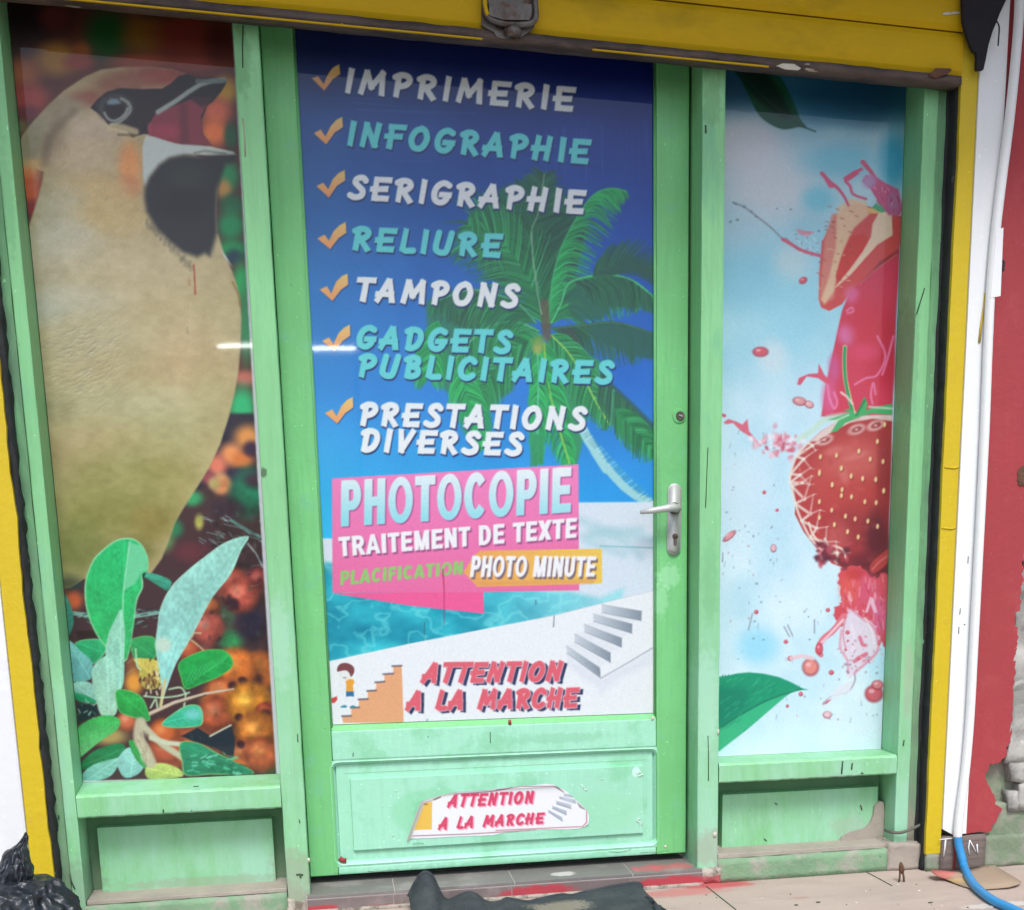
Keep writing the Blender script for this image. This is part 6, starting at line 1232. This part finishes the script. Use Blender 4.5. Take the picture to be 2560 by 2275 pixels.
def rs_(pts, n):
    q = catmull([(x, y, 0) for x, y in pts], 12); d = [0]
    for a_, b_ in zip(q, q[1:]): d.append(d[-1] + (b_ - a_).length)
    return [tuple(q[min(range(len(d)), key=lambda i_: abs(d[i_] - d[-1] * k / (n - 1)))])[:2] for k in range(n)]
nL = 10
Bo = rs_(M_((700, 1362), (630, 1440), (592, 1540), (588, 1640)) + N_((536, 200), (552, 320), (592, 440), (640, 540), (705, 620), (800, 695)), nL)
Bc = rs_(M_((820, 1330), (745, 1410), (712, 1530), (708, 1650)) + N_((655, 200), (668, 320), (715, 420), (745, 500), (795, 575), (875, 640)), nL)
Bm = rs_([((a_[0] + b_[0]) / 2, (a_[1] + b_[1]) / 2) for a_, b_ in zip(Bo, Bc)], nL * 2 - 1)[1::2]
lw = (226, 220, 210)
A.line(Bo, 3.0, lw, f=4, al=.9, sm=4)
for k in range(nL - 1):
    m0 = Bm[k]
    for e_ in (Bo[k], Bo[k + 1]): A.line([e_, m0], 3.2, lw, f=4, al=.85)
    for e_ in (Bc[k], Bc[k + 1]): A.line([m0, e_], 2.6, lw, f=4, al=.6, r1=1.2)
    A.blob(m0[0] + 1, m0[1], 4, 4, lw, .9)
for k in range(1, nL - 1):
    x_, y_ = (Bo[k][0] * .5 + Bc[k][0] * .5), (Bo[k][1] + Bc[k][1]) / 2; A.blob(x_ - 2, y_ - 3, 4, 6, (216, 110, 108), .6, -.3)
for k, q in enumerate(Bc[1:-1]): A.line([q, (q[0] + 6 + (k % 3) * 3, q[1] + (k % 2) * 5 - 2)], 1.6, lw, f=3, al=.6, r1=.6)
for k in range(26):
    (px, py), = N_((R.gauss(900, 110), R.gauss(330, 190))); A.blob(px, py, R.uniform(6, 18), R.uniform(5, 12), R.choice([(206, 108, 104), (150, 48, 54), (190, 84, 84)]), .22, R.uniform(-.6, .2))
for x, y, a_, b_ in ((700, 60, 60, 26), (830, 90, 80, 22), (760, 200, 26, 60)): (px, py), = N_((x + 80, y)); A.blob(px, py, a_ * .44, b_ * .44, (214, 130, 126), .45, -.3)
A.poly(N_((800, 690), (900, 705), (1000, 690), (1060, 600), (1090, 540), (1100, 820), (1020, 800), (930, 775), (850, 735)), (104, 40, 50), 10, .95); A.poly(N_((985, 720), (1010, 680), (1060, 640), (1090, 620), (1090, 690), (1040, 740), (1000, 755)), (184, 66, 66), 6, .9, 3); A.line(N_((1000, 735), (1040, 690), (1085, 660)), 1.6, (226, 150, 150), f=4, al=.6)
seeds = [('M', 1130, 1355), ('M', 1175, 1250), ('M', 1015, 1415), ('M', 875, 1442), ('M', 1085, 1465), ('M', 1165, 1480), ('M', 905, 1525), ('M', 770, 1545), ('M', 968, 1570), ('M', 1040, 1590), ('M', 1120, 1590), ('M', 848, 1622), ('M', 910, 1655), ('M', 1170, 1660), ('M', 775, 1450),
         ('N', 773, 255), ('N', 700, 190), ('N', 825, 315), ('N', 882, 322), ('N', 958, 350), ('N', 1022, 355), ('N', 700, 350), ('N', 770, 398), ('N', 848, 432), ('N', 903, 448), ('N', 975, 460), ('N', 1030, 490), ('N', 785, 480), ('N', 880, 205), ('N', 945, 218), ('N', 1020, 225), ('N', 1065, 290), ('N', 700, 440), ('N', 860, 520), ('N', 920, 550), ('N', 825, 160)]
for k_, x, y in seeds: (px, py), = Z(k_, (x, y)); A.blob(px + 1, py + 2, 5.5, 8, (130, 40, 46), .6); A.blob(px, py, 3.6, 6.2, (232, 206, 150), .95, .1, .6)
for pts in ([(780, 600), (830, 620), (850, 670)], [(730, 560), (760, 620), (800, 640)], [(640, 470), (660, 530), (700, 580)]): A.line(N_(*pts), 2.4, (232, 214, 200), sm=3)
A.poly(M_((820, 1220), (900, 1195), (960, 1170), (920, 1160), (960, 1150), (1000, 1190), (1030, 1120), (1050, 1075), (1070, 1120), (1060, 1160), (1120, 1140), (1222, 1120), (1222, 1190), (1100, 1180), (1040, 1195), (990, 1215), (930, 1240), (880, 1290), (840, 1300), (890, 1220)), (70, 170, 104), 4)
A.line(M_((1080, 1140), (1222, 1150)), 3, (206, 226, 206), al=.7); A.line(M_((860, 1230), (950, 1190)), 3, (196, 222, 200), al=.7); A.line(M_((1000, 1190), (1050, 1100)), 3, (30, 130, 70), al=.8)
# lower splash
A.poly(rag(N_((830, 735), (930, 720), (1010, 790), (1090, 780), (1090, 1160), (1040, 1120), (1000, 1040), (930, 1000), (880, 965), (850, 1000), (790, 1020), (785, 960), (825, 930), (820, 850)), 3, 6, 4), (206, 78, 92), 4)
ZL('N', (960, 860, 90, 110, (214, 92, 122), .8), (870, 830, 60, 110, (220, 96, 84), .7), (1040, 1000, 50, 120, (212, 104, 150), .8), (900, 760, 60, 40, (190, 60, 64), .7))
for k in range(60):
    (px, py), = N_((R.uniform(825, 1070), R.uniform(760, 1060)))
    if px > 2105: A.line([(px, py), (px + R.uniform(-5, 8), py + R.uniform(6, 22))], R.uniform(1, 2.6), R.choice([(236, 156, 176), (176, 48, 70), (226, 120, 140), (244, 200, 214)]), f=4, al=R.uniform(.25, .6))
A.poly(N_((960, 975), (985, 890), (1005, 895), (1030, 980), (1010, 980), (990, 930), (975, 980), (945, 975), (945, 960)), (236, 210, 230), 4, .75)
A.poly(rag(N_((880, 960), (940, 1010), (1000, 1040), (1030, 1120), (1040, 1190), (990, 1250), (940, 1290), (890, 1340), (850, 1330), (862, 1270), (822, 1200), (820, 1100), (850, 1020)), 3, 6, 9), (222, 208, 224), 6, .85)
for pts, w_, c_ in (([(880, 960), (940, 1010), (1005, 1060), (1030, 1130), (1028, 1200), (960, 1270), (900, 1320)], 3, (216, 132, 156)), ([(825, 1080), (818, 1180), (858, 1250), (862, 1320)], 2.4, (216, 140, 158)), ([(850, 1010), (835, 1100), (850, 1180)], 1.6, (200, 120, 140)), ([(930, 1120), (945, 1160), (960, 1165)], 4.5, (212, 90, 116)), ([(900, 1255), (930, 1235), (965, 1215)], 5, (210, 84, 108)), ([(960, 1010), (1000, 1090), (1010, 1160)], 2, (240, 226, 236)), ([(880, 1050), (900, 1130), (890, 1200)], 2, (240, 230, 238))): A.line(N_(*pts), w_, c_, f=4, al=.75, sm=4)
for x, y, a_, b_ in ((860, 1092, 11, 10), (824, 1045, 12, 12), (1040, 1150, 8, 16), (862, 1140, 5, 6), (850, 1190, 7, 7)): drop('N', x, y, a_, b_, .2, (216, 110, 126), False)
for k in range(70):
    t_ = R.random(); (px, py), = N_((R.gauss(1020, 40) - 180 * t_, R.gauss(1230, 60))); A.blob(px, py, R.uniform(1.5, 4.5), R.uniform(1.5, 4), R.choice([(206, 90, 116), (180, 150, 170), (230, 180, 190), (120, 110, 130)]), .6)
A.line(N_((840, 1000), (780, 1080), (720, 1130), (690, 1190), (710, 1220)), 8, (216, 120, 136), sm=5, r1=6); A.line(N_((835, 1020), (770, 1090), (712, 1150)), 3, (240, 210, 220), al=.8, sm=3)
drop('N', 700, 1185, 18, 30, 0, (212, 90, 108)); A.line(N_((540, 1240), (600, 1225), (660, 1240)), 5, (226, 196, 204), al=.9)
A.line(N_((720, 1495), (780, 1450), (860, 1430), (900, 1370), (900, 1330)), 2, (150, 130, 150), al=.8, sm=4); A.poly(N_((800, 1400), (860, 1370), (900, 1360), (870, 1430), (780, 1470), (715, 1505), (770, 1450)), (220, 226, 236), 5, .9); A.poly(N_((715, 1505), (745, 1478), (770, 1470), (745, 1495)), (190, 80, 100), 3, .8)
for k in range(50):
    (px, py), = N_((R.gauss(740, 60), R.gauss(650, 30) + 0)); 
    if 2040 < px < 2120: A.blob(px, py, R.uniform(4, 11), R.uniform(4, 10), R.choice([(130, 50, 64), (190, 80, 96), (90, 40, 56), (206, 110, 120)]), .8)
for k in range(170):
    x, y = R.uniform(150, 1050), R.uniform(-60, 1600); (px, py), = N_((x, y))
    if px > 1970 and 1000 < py < 1500 or px > 2060 and py < 1700: continue
    A.blob(px, py, R.uniform(1.5, 4), R.uniform(1.5, 4), R.choice([(110, 130, 146), (90, 110, 130), (200, 110, 130), (150, 170, 186)]), R.uniform(.3, .8)) if R.random() < .7 else A.line([(px, py), (px + R.uniform(-4, 5), py + R.uniform(4, 14))], 1.1, (120, 140, 156), al=.5)
for pts in (((298, 1078), (320, 985)), ((500, 1060), (530, 1115)), ((520, 1050), (548, 1110)), ((672, 1020), (672, 1095)), ((153, 640), (150, 690)), ((432, 490), (425, 500))): A.line(N_(*pts), 1.5, (130, 130, 150), al=.8)
# bottom leaf
lf = N_((110, 1340), (160, 1345), (230, 1325), (300, 1318), (380, 1325), (470, 1345), (540, 1375), (600, 1408), (635, 1418), (560, 1420), (500, 1460), (430, 1520), (350, 1590), (280, 1650), (200, 1710), (130, 1765), (100, 1770), (80, 1500))
A.poly(lf, (24, 150, 112), 4)
A.poly(N_((100, 1650), (250, 1560), (400, 1480), (560, 1415), (500, 1460), (350, 1590), (130, 1765), (100, 1770)), (60, 184, 134), 8, .8); A.poly(N_((100, 1400), (300, 1400), (300, 1500), (180, 1610), (100, 1650)), (14, 120, 100), 30, .6); A.line(N_((100, 1655), (250, 1560), (420, 1470), (600, 1412)), 2, (20, 110, 90), al=.8, sm=3)
for k in range(60):
    t = R.random() * .72; x = 130 + 440 * t; (px, py), = N_((x, 1352 + R.uniform(0, 330) * (1 - t))); A.line([(px, py), (px + 10, py - 8)], 1.3, R.choice([(20, 120, 96), (70, 190, 146)]), al=.4)
for k in range(28): (px, py), = N_((150 + k * 16, 1340 - 18 * math.sin(k / 27 * 3) + k * .9 + (k / 27) ** 3 * 40)); A.poly([(px - 4, py + 2), (px + 2, py - 4), (px + 4, py + 4)], (24, 150, 112), 2)
A.a *= (0.97 + .06 * rs.rand(*sh_))[..., None]
o = print_mesh('strawberry_banner', A, XB1 + .0012, XJ1a - .0012, ZBR + .0005, zbar0 + .06, Y1, .0020, PM, .0002)
tag(o, 'pale blue vinyl banner with splashing strawberries and green leaves in the right window', 'banner')
# ------------------------------------------------------------------ artwork 4: torn sticker on the door's lower panel
A = Art(1000, 1940, 1490, 2120, 1.2, (234, 236, 240))
so = Z('J', (1008, 1040), (1022, 985), (1050, 900), (1085, 800), (1118, 712), (1160, 702), (1225, 680), (1290, 660), (1400, 637), (1550, 625), (1700, 612)) + Z('K', (60, 604), (160, 592), (300, 580), (400, 570), (460, 576), (530, 612), (570, 635), (640, 700), (690, 745), (728, 782), (742, 830), (738, 892), (700, 920), (660, 934), (520, 940), (380, 938), (220, 950), (60, 966)) + Z('J', (1700, 985), (1500, 992), (1200, 1008), (1100, 1012), (1040, 1010), (1020, 1036))
def J_(*p): return Z('J', *p)
def K_(*p): return Z('K', *p)
A.poly(J_((1140, 730), (1215, 715), (1212, 938), (1070, 942)), (232, 190, 84), 2)
A.line(J_((1150, 725), (1260, 690), (1300, 665), (1400, 655), (1700, 632), (1850, 600)), 1.2, (150, 110, 120), sm=2); A.line(K_((0, 620), (200, 592), (460, 590), (540, 640)), 1.0, (150, 110, 120)); A.line(K_((722, 790), (722, 880), (690, 915), (300, 932), (0, 946)), 1.1, (190, 110, 120)); A.line(J_((2040, 942), (1500, 975), (1040, 990)), 1.1, (160, 110, 120))
for k, (a_, b_, c_, d_) in enumerate((((500, 672), (635, 700), (635, 728), (510, 690)), ((478, 708), (600, 742), (600, 772), (485, 735)), ((448, 748), (565, 790), (562, 822), (452, 770)), ((416, 780), (528, 840), (532, 872), (420, 798)), ((540, 650), (600, 660), (620, 680), (545, 668)))):
    A.poly(K_(a_, b_, c_, d_), (168, 178, 192), 2, .9); A.line(K_(d_, c_), .8, (110, 120, 134), al=.8)
A.poly(K_((560, 650), (620, 700), (600, 760), (520, 700)), (206, 212, 222), 14, .5)
text_b(A, 'ATTENTION', (J_((1372, 652))[0], K_((308, 626))[0], K_((296, 732))[0], J_((1335, 768))[0]), 3.7, (214, 70, 104), (236, 170, 190), (3, 2.5), sp=.16)
text_b(A, 'A LA MARCHE', (J_((1295, 838))[0], K_((388, 798))[0], K_((374, 893))[0], J_((1262, 946))[0]), 3.5, (214, 70, 104), (236, 170, 190), (3, 2.5), sp=.16)
A.line(J_((1020, 1035), (1050, 950), (1090, 850), (1140, 725)), 5, (196, 196, 186), f=4); A.line(J_((1140, 716), (1230, 690), (1290, 668), (1400, 645)), 3.5, (206, 204, 200), f=3); A.line(J_((1230, 700), (1280, 678)), 1.5, (110, 100, 100)); A.line(J_((1150, 735), (1175, 738)), 1.5, (140, 110, 70))
A.poly(K_((460, 586), (500, 600), (530, 626), (500, 620)), (150, 146, 150), 2.5, .9); A.poly(K_((640, 712), (700, 762), (725, 786), (690, 775), (665, 762)), (150, 146, 150), 2.5, .9)
sa = np.array(so)
def smask(px, py):
    ins = np.zeros(px.shape, bool)
    for (ax, ay), (bx_, by) in zip(sa, np.roll(sa, -1, 0)):
        if ay != by: ins ^= ((ay > py) != (by > py)) & (px < (bx_ - ax) * (py - ay) / (by - ay) + ax)
    return ins
def sdisp(px, py):
    l0, l1 = Z('J', (1008, 1040), (1120, 710)); t = ((px - l0[0]) * (l0[1] - l1[1]) + (py - l0[1]) * (l1[0] - l0[0])) / math.hypot(l1[0] - l0[0], l1[1] - l0[1])
    d = -.0075 * np.exp(-np.clip(t, 0, None) / 7.) + .0
    t2 = py - (1979 - (px - 1110) * .05); d += -.004 * np.exp(-np.clip(t2, 0, None) / 6.)
    t3 = (1470 - px) + .0; d += -.004 * np.exp(-np.clip(t3, 0, None) / 8.)
    return d
SM = print_mat('matt_sticker_print', .25, .6, 0)
o = print_mesh('torn_sticker', A, AX(1005, 2050, YQ), AX(1480, 2020, YQ), AZ(1040, 2112, YQ), AZ(1400, 1952, YQ), YQ - .0009, .00075, SM, mask=smask, disp=sdisp, gain=.9)
tag(o, 'torn white sticker with red warning words stuck on the lower door panel', 'sticker')
#PART6
# ------------------------------------------------------------------ loose things on the ground
from mathutils import noise
# crumpled rubber mat in front of the step
def bezier_grid(name, rows, nu, nv, m, th=.008):
    """rows: list of polylines (each list of 3d points) from back to front"""
    R_ = [catmull(r, 10) for r in rows]; R_ = [[r[int(round(i * (len(r) - 1) / (nu - 1)))] for i in range(nu)] for r in R_]
    G = []
    for i in range(nu):
        col = catmull([R_[k][i] for k in range(len(R_))], 8); G.append([col[int(round(j * (len(col) - 1) / (nv - 1)))] for j in range(nv)])
    return G
mt_px = [(1022, 2240), (1035, 2212), (1052, 2186), (1066, 2180), (1080, 2190), (1092, 2215), (1105, 2240), (1122, 2250), (1150, 2238), (1172, 2231), (1190, 2236), (1205, 2248), (1225, 2257), (1250, 2254), (1266, 2246), (1290, 2250), (1320, 2254), (1350, 2247), (1400, 2237), (1430, 2238), (1462, 2230), (1500, 2222), (1550, 2212), (1597, 2208), (1606, 2226), (1625, 2246), (1640, 2262), (1650, 2275)]
gy0 = -.055
def top_pt(px, py):
    gz = AZ(px, py, gy0); z = max(.012, gz)
    if gz > .012: return Vector((AX(px, py, gy0), gy0, gz))
    return Vector(ground_at(px, py, .012))
back = [top_pt(*p) for p in mt_px]
rows = []
for k, t in enumerate((0, .12, .3, .55, .8, 1.0)):
    row = []
    for i, b_ in enumerate(back):
        fx = b_.x + t * .02 * math.sin(i * .7); fy = b_.y - .02 * min(1, t * 8) - t * .40
        h = .012 + (b_.z - .012) * math.exp(-t * 7) + .016 * abs(noise.noise(Vector((i * .35, t * 3, 1)))) + (.02 * math.exp(-((i - 9) / 2.2) ** 2) + .014 * math.exp(-((i - 14) / 1.8) ** 2)) * math.exp(-t * 3)
        row.append(Vector((fx, fy, h if k else b_.z)))
    rows.append(row)
G = bezier_grid('mat', rows, 150, 40, None)
bm = bmesh.new(); VG = [[bm.verts.new(p + Vector((0, 0, .0012 * noise.noise(p * 90)))) for p in c] for c in G]
for i in range(len(VG) - 1):
    for j in range(len(VG[0]) - 1): bm.faces.new((VG[i][j], VG[i + 1][j], VG[i + 1][j + 1], VG[i][j + 1]))
me = bm_me(bm); mo = link('rubber_mat', me, MT['rubber'], None, True)
tag(mo, 'crumpled black rubber mat curled up against the doorstep', 'mat')
so_ = mo.modifiers.new('thickness', 'SOLIDIFY'); so_.thickness = .009; so_.offset = 1
add_stain(MT['rubber'], tuple(ground_at(1400, 2262, .02)), (.07, .04, .05), (.30, .27, .2), .7, .6, 120, .6)
# thin worn rim along the raised edge
link('rim', tube_me([Vector(p) + Vector((0, 0, -.001)) for p in [c[0] for c in G]], .0048, 8), MT['rubber'], mo, True)
# cardboard flap
cpx = Z('Q', (545, 1215), (560, 1180), (640, 1215), (900, 1215), (1130, 1195), (1290, 1150), (1380, 1110), (1440, 1072), (1530, 1130), (1640, 1200), (1790, 1290), (1930, 1375), (1880, 1415), (1740, 1455), (1560, 1475), (1370, 1487), (1180, 1480), (1020, 1435), (900, 1390), (760, 1335), (640, 1285))
def card_z(px, py):
    t = math.exp(-((px - 2330) / 22) ** 2) * .018 + max(0, (px - 2500)) / 60 * .006; return .006 + t + max(0, (2215 - py) * 0)
cv = []
for p in cpx: cv.append(Vector(ground_at(p[0], p[1], card_z(*p))))
cen = Vector((sum(v.x for v in cv) / len(cv), sum(v.y for v in cv) / len(cv), .008))
bm = bmesh.new(); ringv = [bm.verts.new(v) for v in cv]; mid_ = [bm.verts.new(v.lerp(cen, .5) + Vector((0, 0, .002))) for v in cv]; c_ = bm.verts.new(cen)
n = len(cv)
for k in range(n):
    bm.faces.new((ringv[k], ringv[(k + 1) % n], mid_[(k + 1) % n], mid_[k])); bm.faces.new((mid_[k], mid_[(k + 1) % n], c_))
co = link('cardboard_piece', bm_me(bm), MT['card'], None, True); co.modifiers.new('t', 'SOLIDIFY').thickness = .003
tag(co, 'flat torn piece of brown cardboard splashed with paint under the blue hose', 'cardboard')
add_stain(MT['card'], tuple(ground_at(2345, 2188, .01)), (.045, .035, .05), (.52, .13, .12), .85, .5, 60, .4)
add_stain(MT['card'], tuple(ground_at(2385, 2200, .01)), (.05, .02, .05), (.5, .33, .14), .7, .7, 60, .4)
# rusty stub of a floor bolt
g = ground_at(2253, 2205)
sb_ = thing('rusty_bracket', g, 'small rusty forked metal stub standing on the pavement before the right window', 'metal stub')
gx, gy = g[0], g[1]
zz = AZ(2253, 2157, gy)
def stub(px0, py0, px1, py1, r): return tube_me([at(px0, py0, gy), ((AX(px0, py0, gy) + AX(px1, py1, gy)) / 2 + .001, gy, (AZ(px0, py0, gy) + AZ(px1, py1, gy)) / 2), at(px1, py1, gy)], r, 6)
link('prong', stub(2250, 2178, 2247, 2208, .0026), MT['rust'], sb_, True); link('prong', stub(2257, 2178, 2260, 2208, .0028), MT['rust'], sb_, True)
link('head', tube_me([at(2252, 2156, gy), at(2253, 2164, gy), at(2254, 2176, gy), at(2254, 2184, gy)], [.003, .0062, .0078, .004], 8), MT['rust'], sb_, True)
# small litter chips, painted flecks
R = random.Random(77)
chips = [(2045, 2255), (2140, 2256), (2297, 2226), (2325, 2256), (2355, 2263), (2480, 2266), (1990, 2262), (2245, 2212)]
for k, (px, py) in enumerate(chips):
    g = ground_at(px, py, .0016); s_ = R.uniform(.002, .004)
    o = flat_patch('paint_fleck', blobpts(g[0], g[1], s_ * 1.5, s_, 8, .3, k), .0022, MT['chip' if k % 3 else 'dark_mark'], pav, .002)
for k in range(26):
    px, py = R.uniform(1660, 2560), R.uniform(2190, 2275)
    if py < 2212 - (px - 1796) * .09 + 8: continue
    g = ground_at(px, py, .0016); s_ = R.uniform(.0005, .0013)
    flat_patch('paint_fleck', blobpts(g[0], g[1], s_ * 2, s_, 6, .3, k + 50), .002, MT[R.choice(['chip', 'dust', 'dark_mark', 'rust'])], pav, .0018)
# black bin bag, tied at the neck
g = ground_at(30, 2440, 0)
bc = Vector((AX(58, 2275, -.30), -.30, 0))
rb = (AX(208, 2275, -.30) - bc.x)
ztop = AZ(85, 2205, -.30)
def bag_body():
    bm = bmesh.new(); nu, nv = 180, 110; V_ = []
    for j in range(nv + 1):
        t = j / nv; z = ztop * (1 - math.cos(math.pi * min(1, t * 1.0))) / 2
        rr_ = rb * (math.sin(math.pi * (t ** .80)) ** .52 if 0 < t < 1 else 0.0)
        rr_ = max(rr_, rb * .16 if t > .9 else 0.002)
        row = []
        for i in range(nu):
            a_ = 2 * math.pi * i / nu
            fold = .15 * abs(math.sin(a_ * 5 + 1.7 * math.sin(a_ * 2 + 1) + t * 1.2)) ** .6 * (t ** 1.5) + .05 * math.sin(a_ * 13 + t * 4 + 2 * math.sin(a_ * 3)) * (t ** 2)
            d_ = Vector((math.cos(a_), math.sin(a_), 0))
            p = Vector((bc.x, bc.y, z)) + d_ * rr_ * (1 - fold * 1.3) 
            q = p * 7; nn = noise.noise(q) * .016 + (.5 - abs(noise.noise(p * 17))) * .024 + (.5 - abs(noise.noise(p * 44 + Vector((3, 1, 2))))) * .010
            p += d_ * nn; p.z = max(.002, p.z + nn * .6); row.append(bm.verts.new(p))
        V_.append(row)
    for a_, b_ in zip(V_, V_[1:]):
        for i in range(nu): bm.faces.new((a_[i], a_[(i + 1) % nu], b_[(i + 1) % nu], b_[i]))
    bm.faces.new(V_[0]); bm.faces.new(V_[-1]); return bm_me(bm)
bt = thing('bin_bag', (bc.x, bc.y, 0), 'knotted shiny black bin bag on the pavement in the lower left corner', 'bin bag')
link('sack', bag_body(), MT['bag'], bt, True)
def bag_neck():
    rows_ = [(2214, -24, 84), (2203, -22, 86), (2190, -20, 87), (2178, -16, 85), (2168, -12, 84), (2160, -8, 79), (2148, 0, 77), (2138, 4, 76), (2128, 13, 70), (2120, 24, 67), (2112, 36, 68), (2104, 45, 71), (2097, 51, 72), (2091, 57, 69), (2085, 61.5, 64)]
    bm = bmesh.new(); nu, V_ = 140, []; yy = bc.y; R_ = catmull([(a_, b_, c_) for a_, b_, c_ in rows_], 4)
    for j, rw_ in enumerate(R_):
        z = AZ(40, rw_.x, yy); xl, xr_ = AX(rw_.y, rw_.x, yy), AX(rw_.z, rw_.x, yy); c0, hw = (xl + xr_) / 2, (xr_ - xl) / 2; row = []; t = j / len(R_)
        for i in range(nu):
            a_ = 2 * math.pi * i / nu; fl = .30 * abs(math.sin(a_ * 3.5 + 2.5 * math.sin(a_ + t * 2) + t * 3)) + .14 * abs(math.sin(a_ * 8 - t * 6))
            s_ = 1 - fl * (.35 + .65 * abs(math.sin(a_))); p = Vector((c0 + math.cos(a_) * hw * (1 - fl * .15 * abs(math.cos(a_))), yy + math.sin(a_) * hw * .85 * s_, z))
            q = p * 30; p += Vector((noise.noise(q), noise.noise(q + Vector((9, 0, 0))), noise.noise(q + Vector((0, 9, 0))))) * .006 + Vector((0, 1, .6)) * (.5 - abs(noise.noise(p * 70))) * .005
            row.append(bm.verts.new(p))
        V_.append(row)
    for a_, b_ in zip(V_, V_[1:]):
        for i in range(nu): bm.faces.new((a_[i], a_[(i + 1) % nu], b_[(i + 1) % nu], b_[i]))
    bm.faces.new(V_[-1]); bm.faces.new(V_[0]); return bm_me(bm)
nk = link('knot', bag_neck(), MT['bag'], bt, True)
# fluorescent tube across the street whose reflection shows in the glossy prints
def mirror(px, py, y=-6.0):
    P = at(px, py, Y1); s_ = (-y + Y1) / (D + Y1); return Vector((P[0] * (1 + s_), y, HC + (P[2] - HC) * (1 + s_)))
ta, tb = mirror(545, 866), mirror(888, 869)
tm = bpy.data.materials.new('lit_tube'); tm.use_nodes = True; tb_ = tm.node_tree.nodes['Principled BSDF']
tb_.inputs['Emission Color'].default_value = (1, 1, .97, 1); tb_.inputs['Emission Strength'].default_value = 44
fx = thing('tube_light', (ta + tb) / 2 + Vector((0, 0, .05)), 'lit fluorescent tube across the street, seen as a white streak reflected in the prints', 'lamp')
link('tube', tube_me([ta, tb], .0085, 10), tm, fx, True)
box('batten', ta.x - .02, tb.x + .02, -6.06, -6.02, ta.z + .0, ta.z + .04, MT['white'], fx, .003)
for xx in (ta.x, tb.x): link('pole', tube_me([(xx, -6.045, -.13), (xx, -6.045, ta.z + .01)], .008, 8), MT['metal'], fx, True)
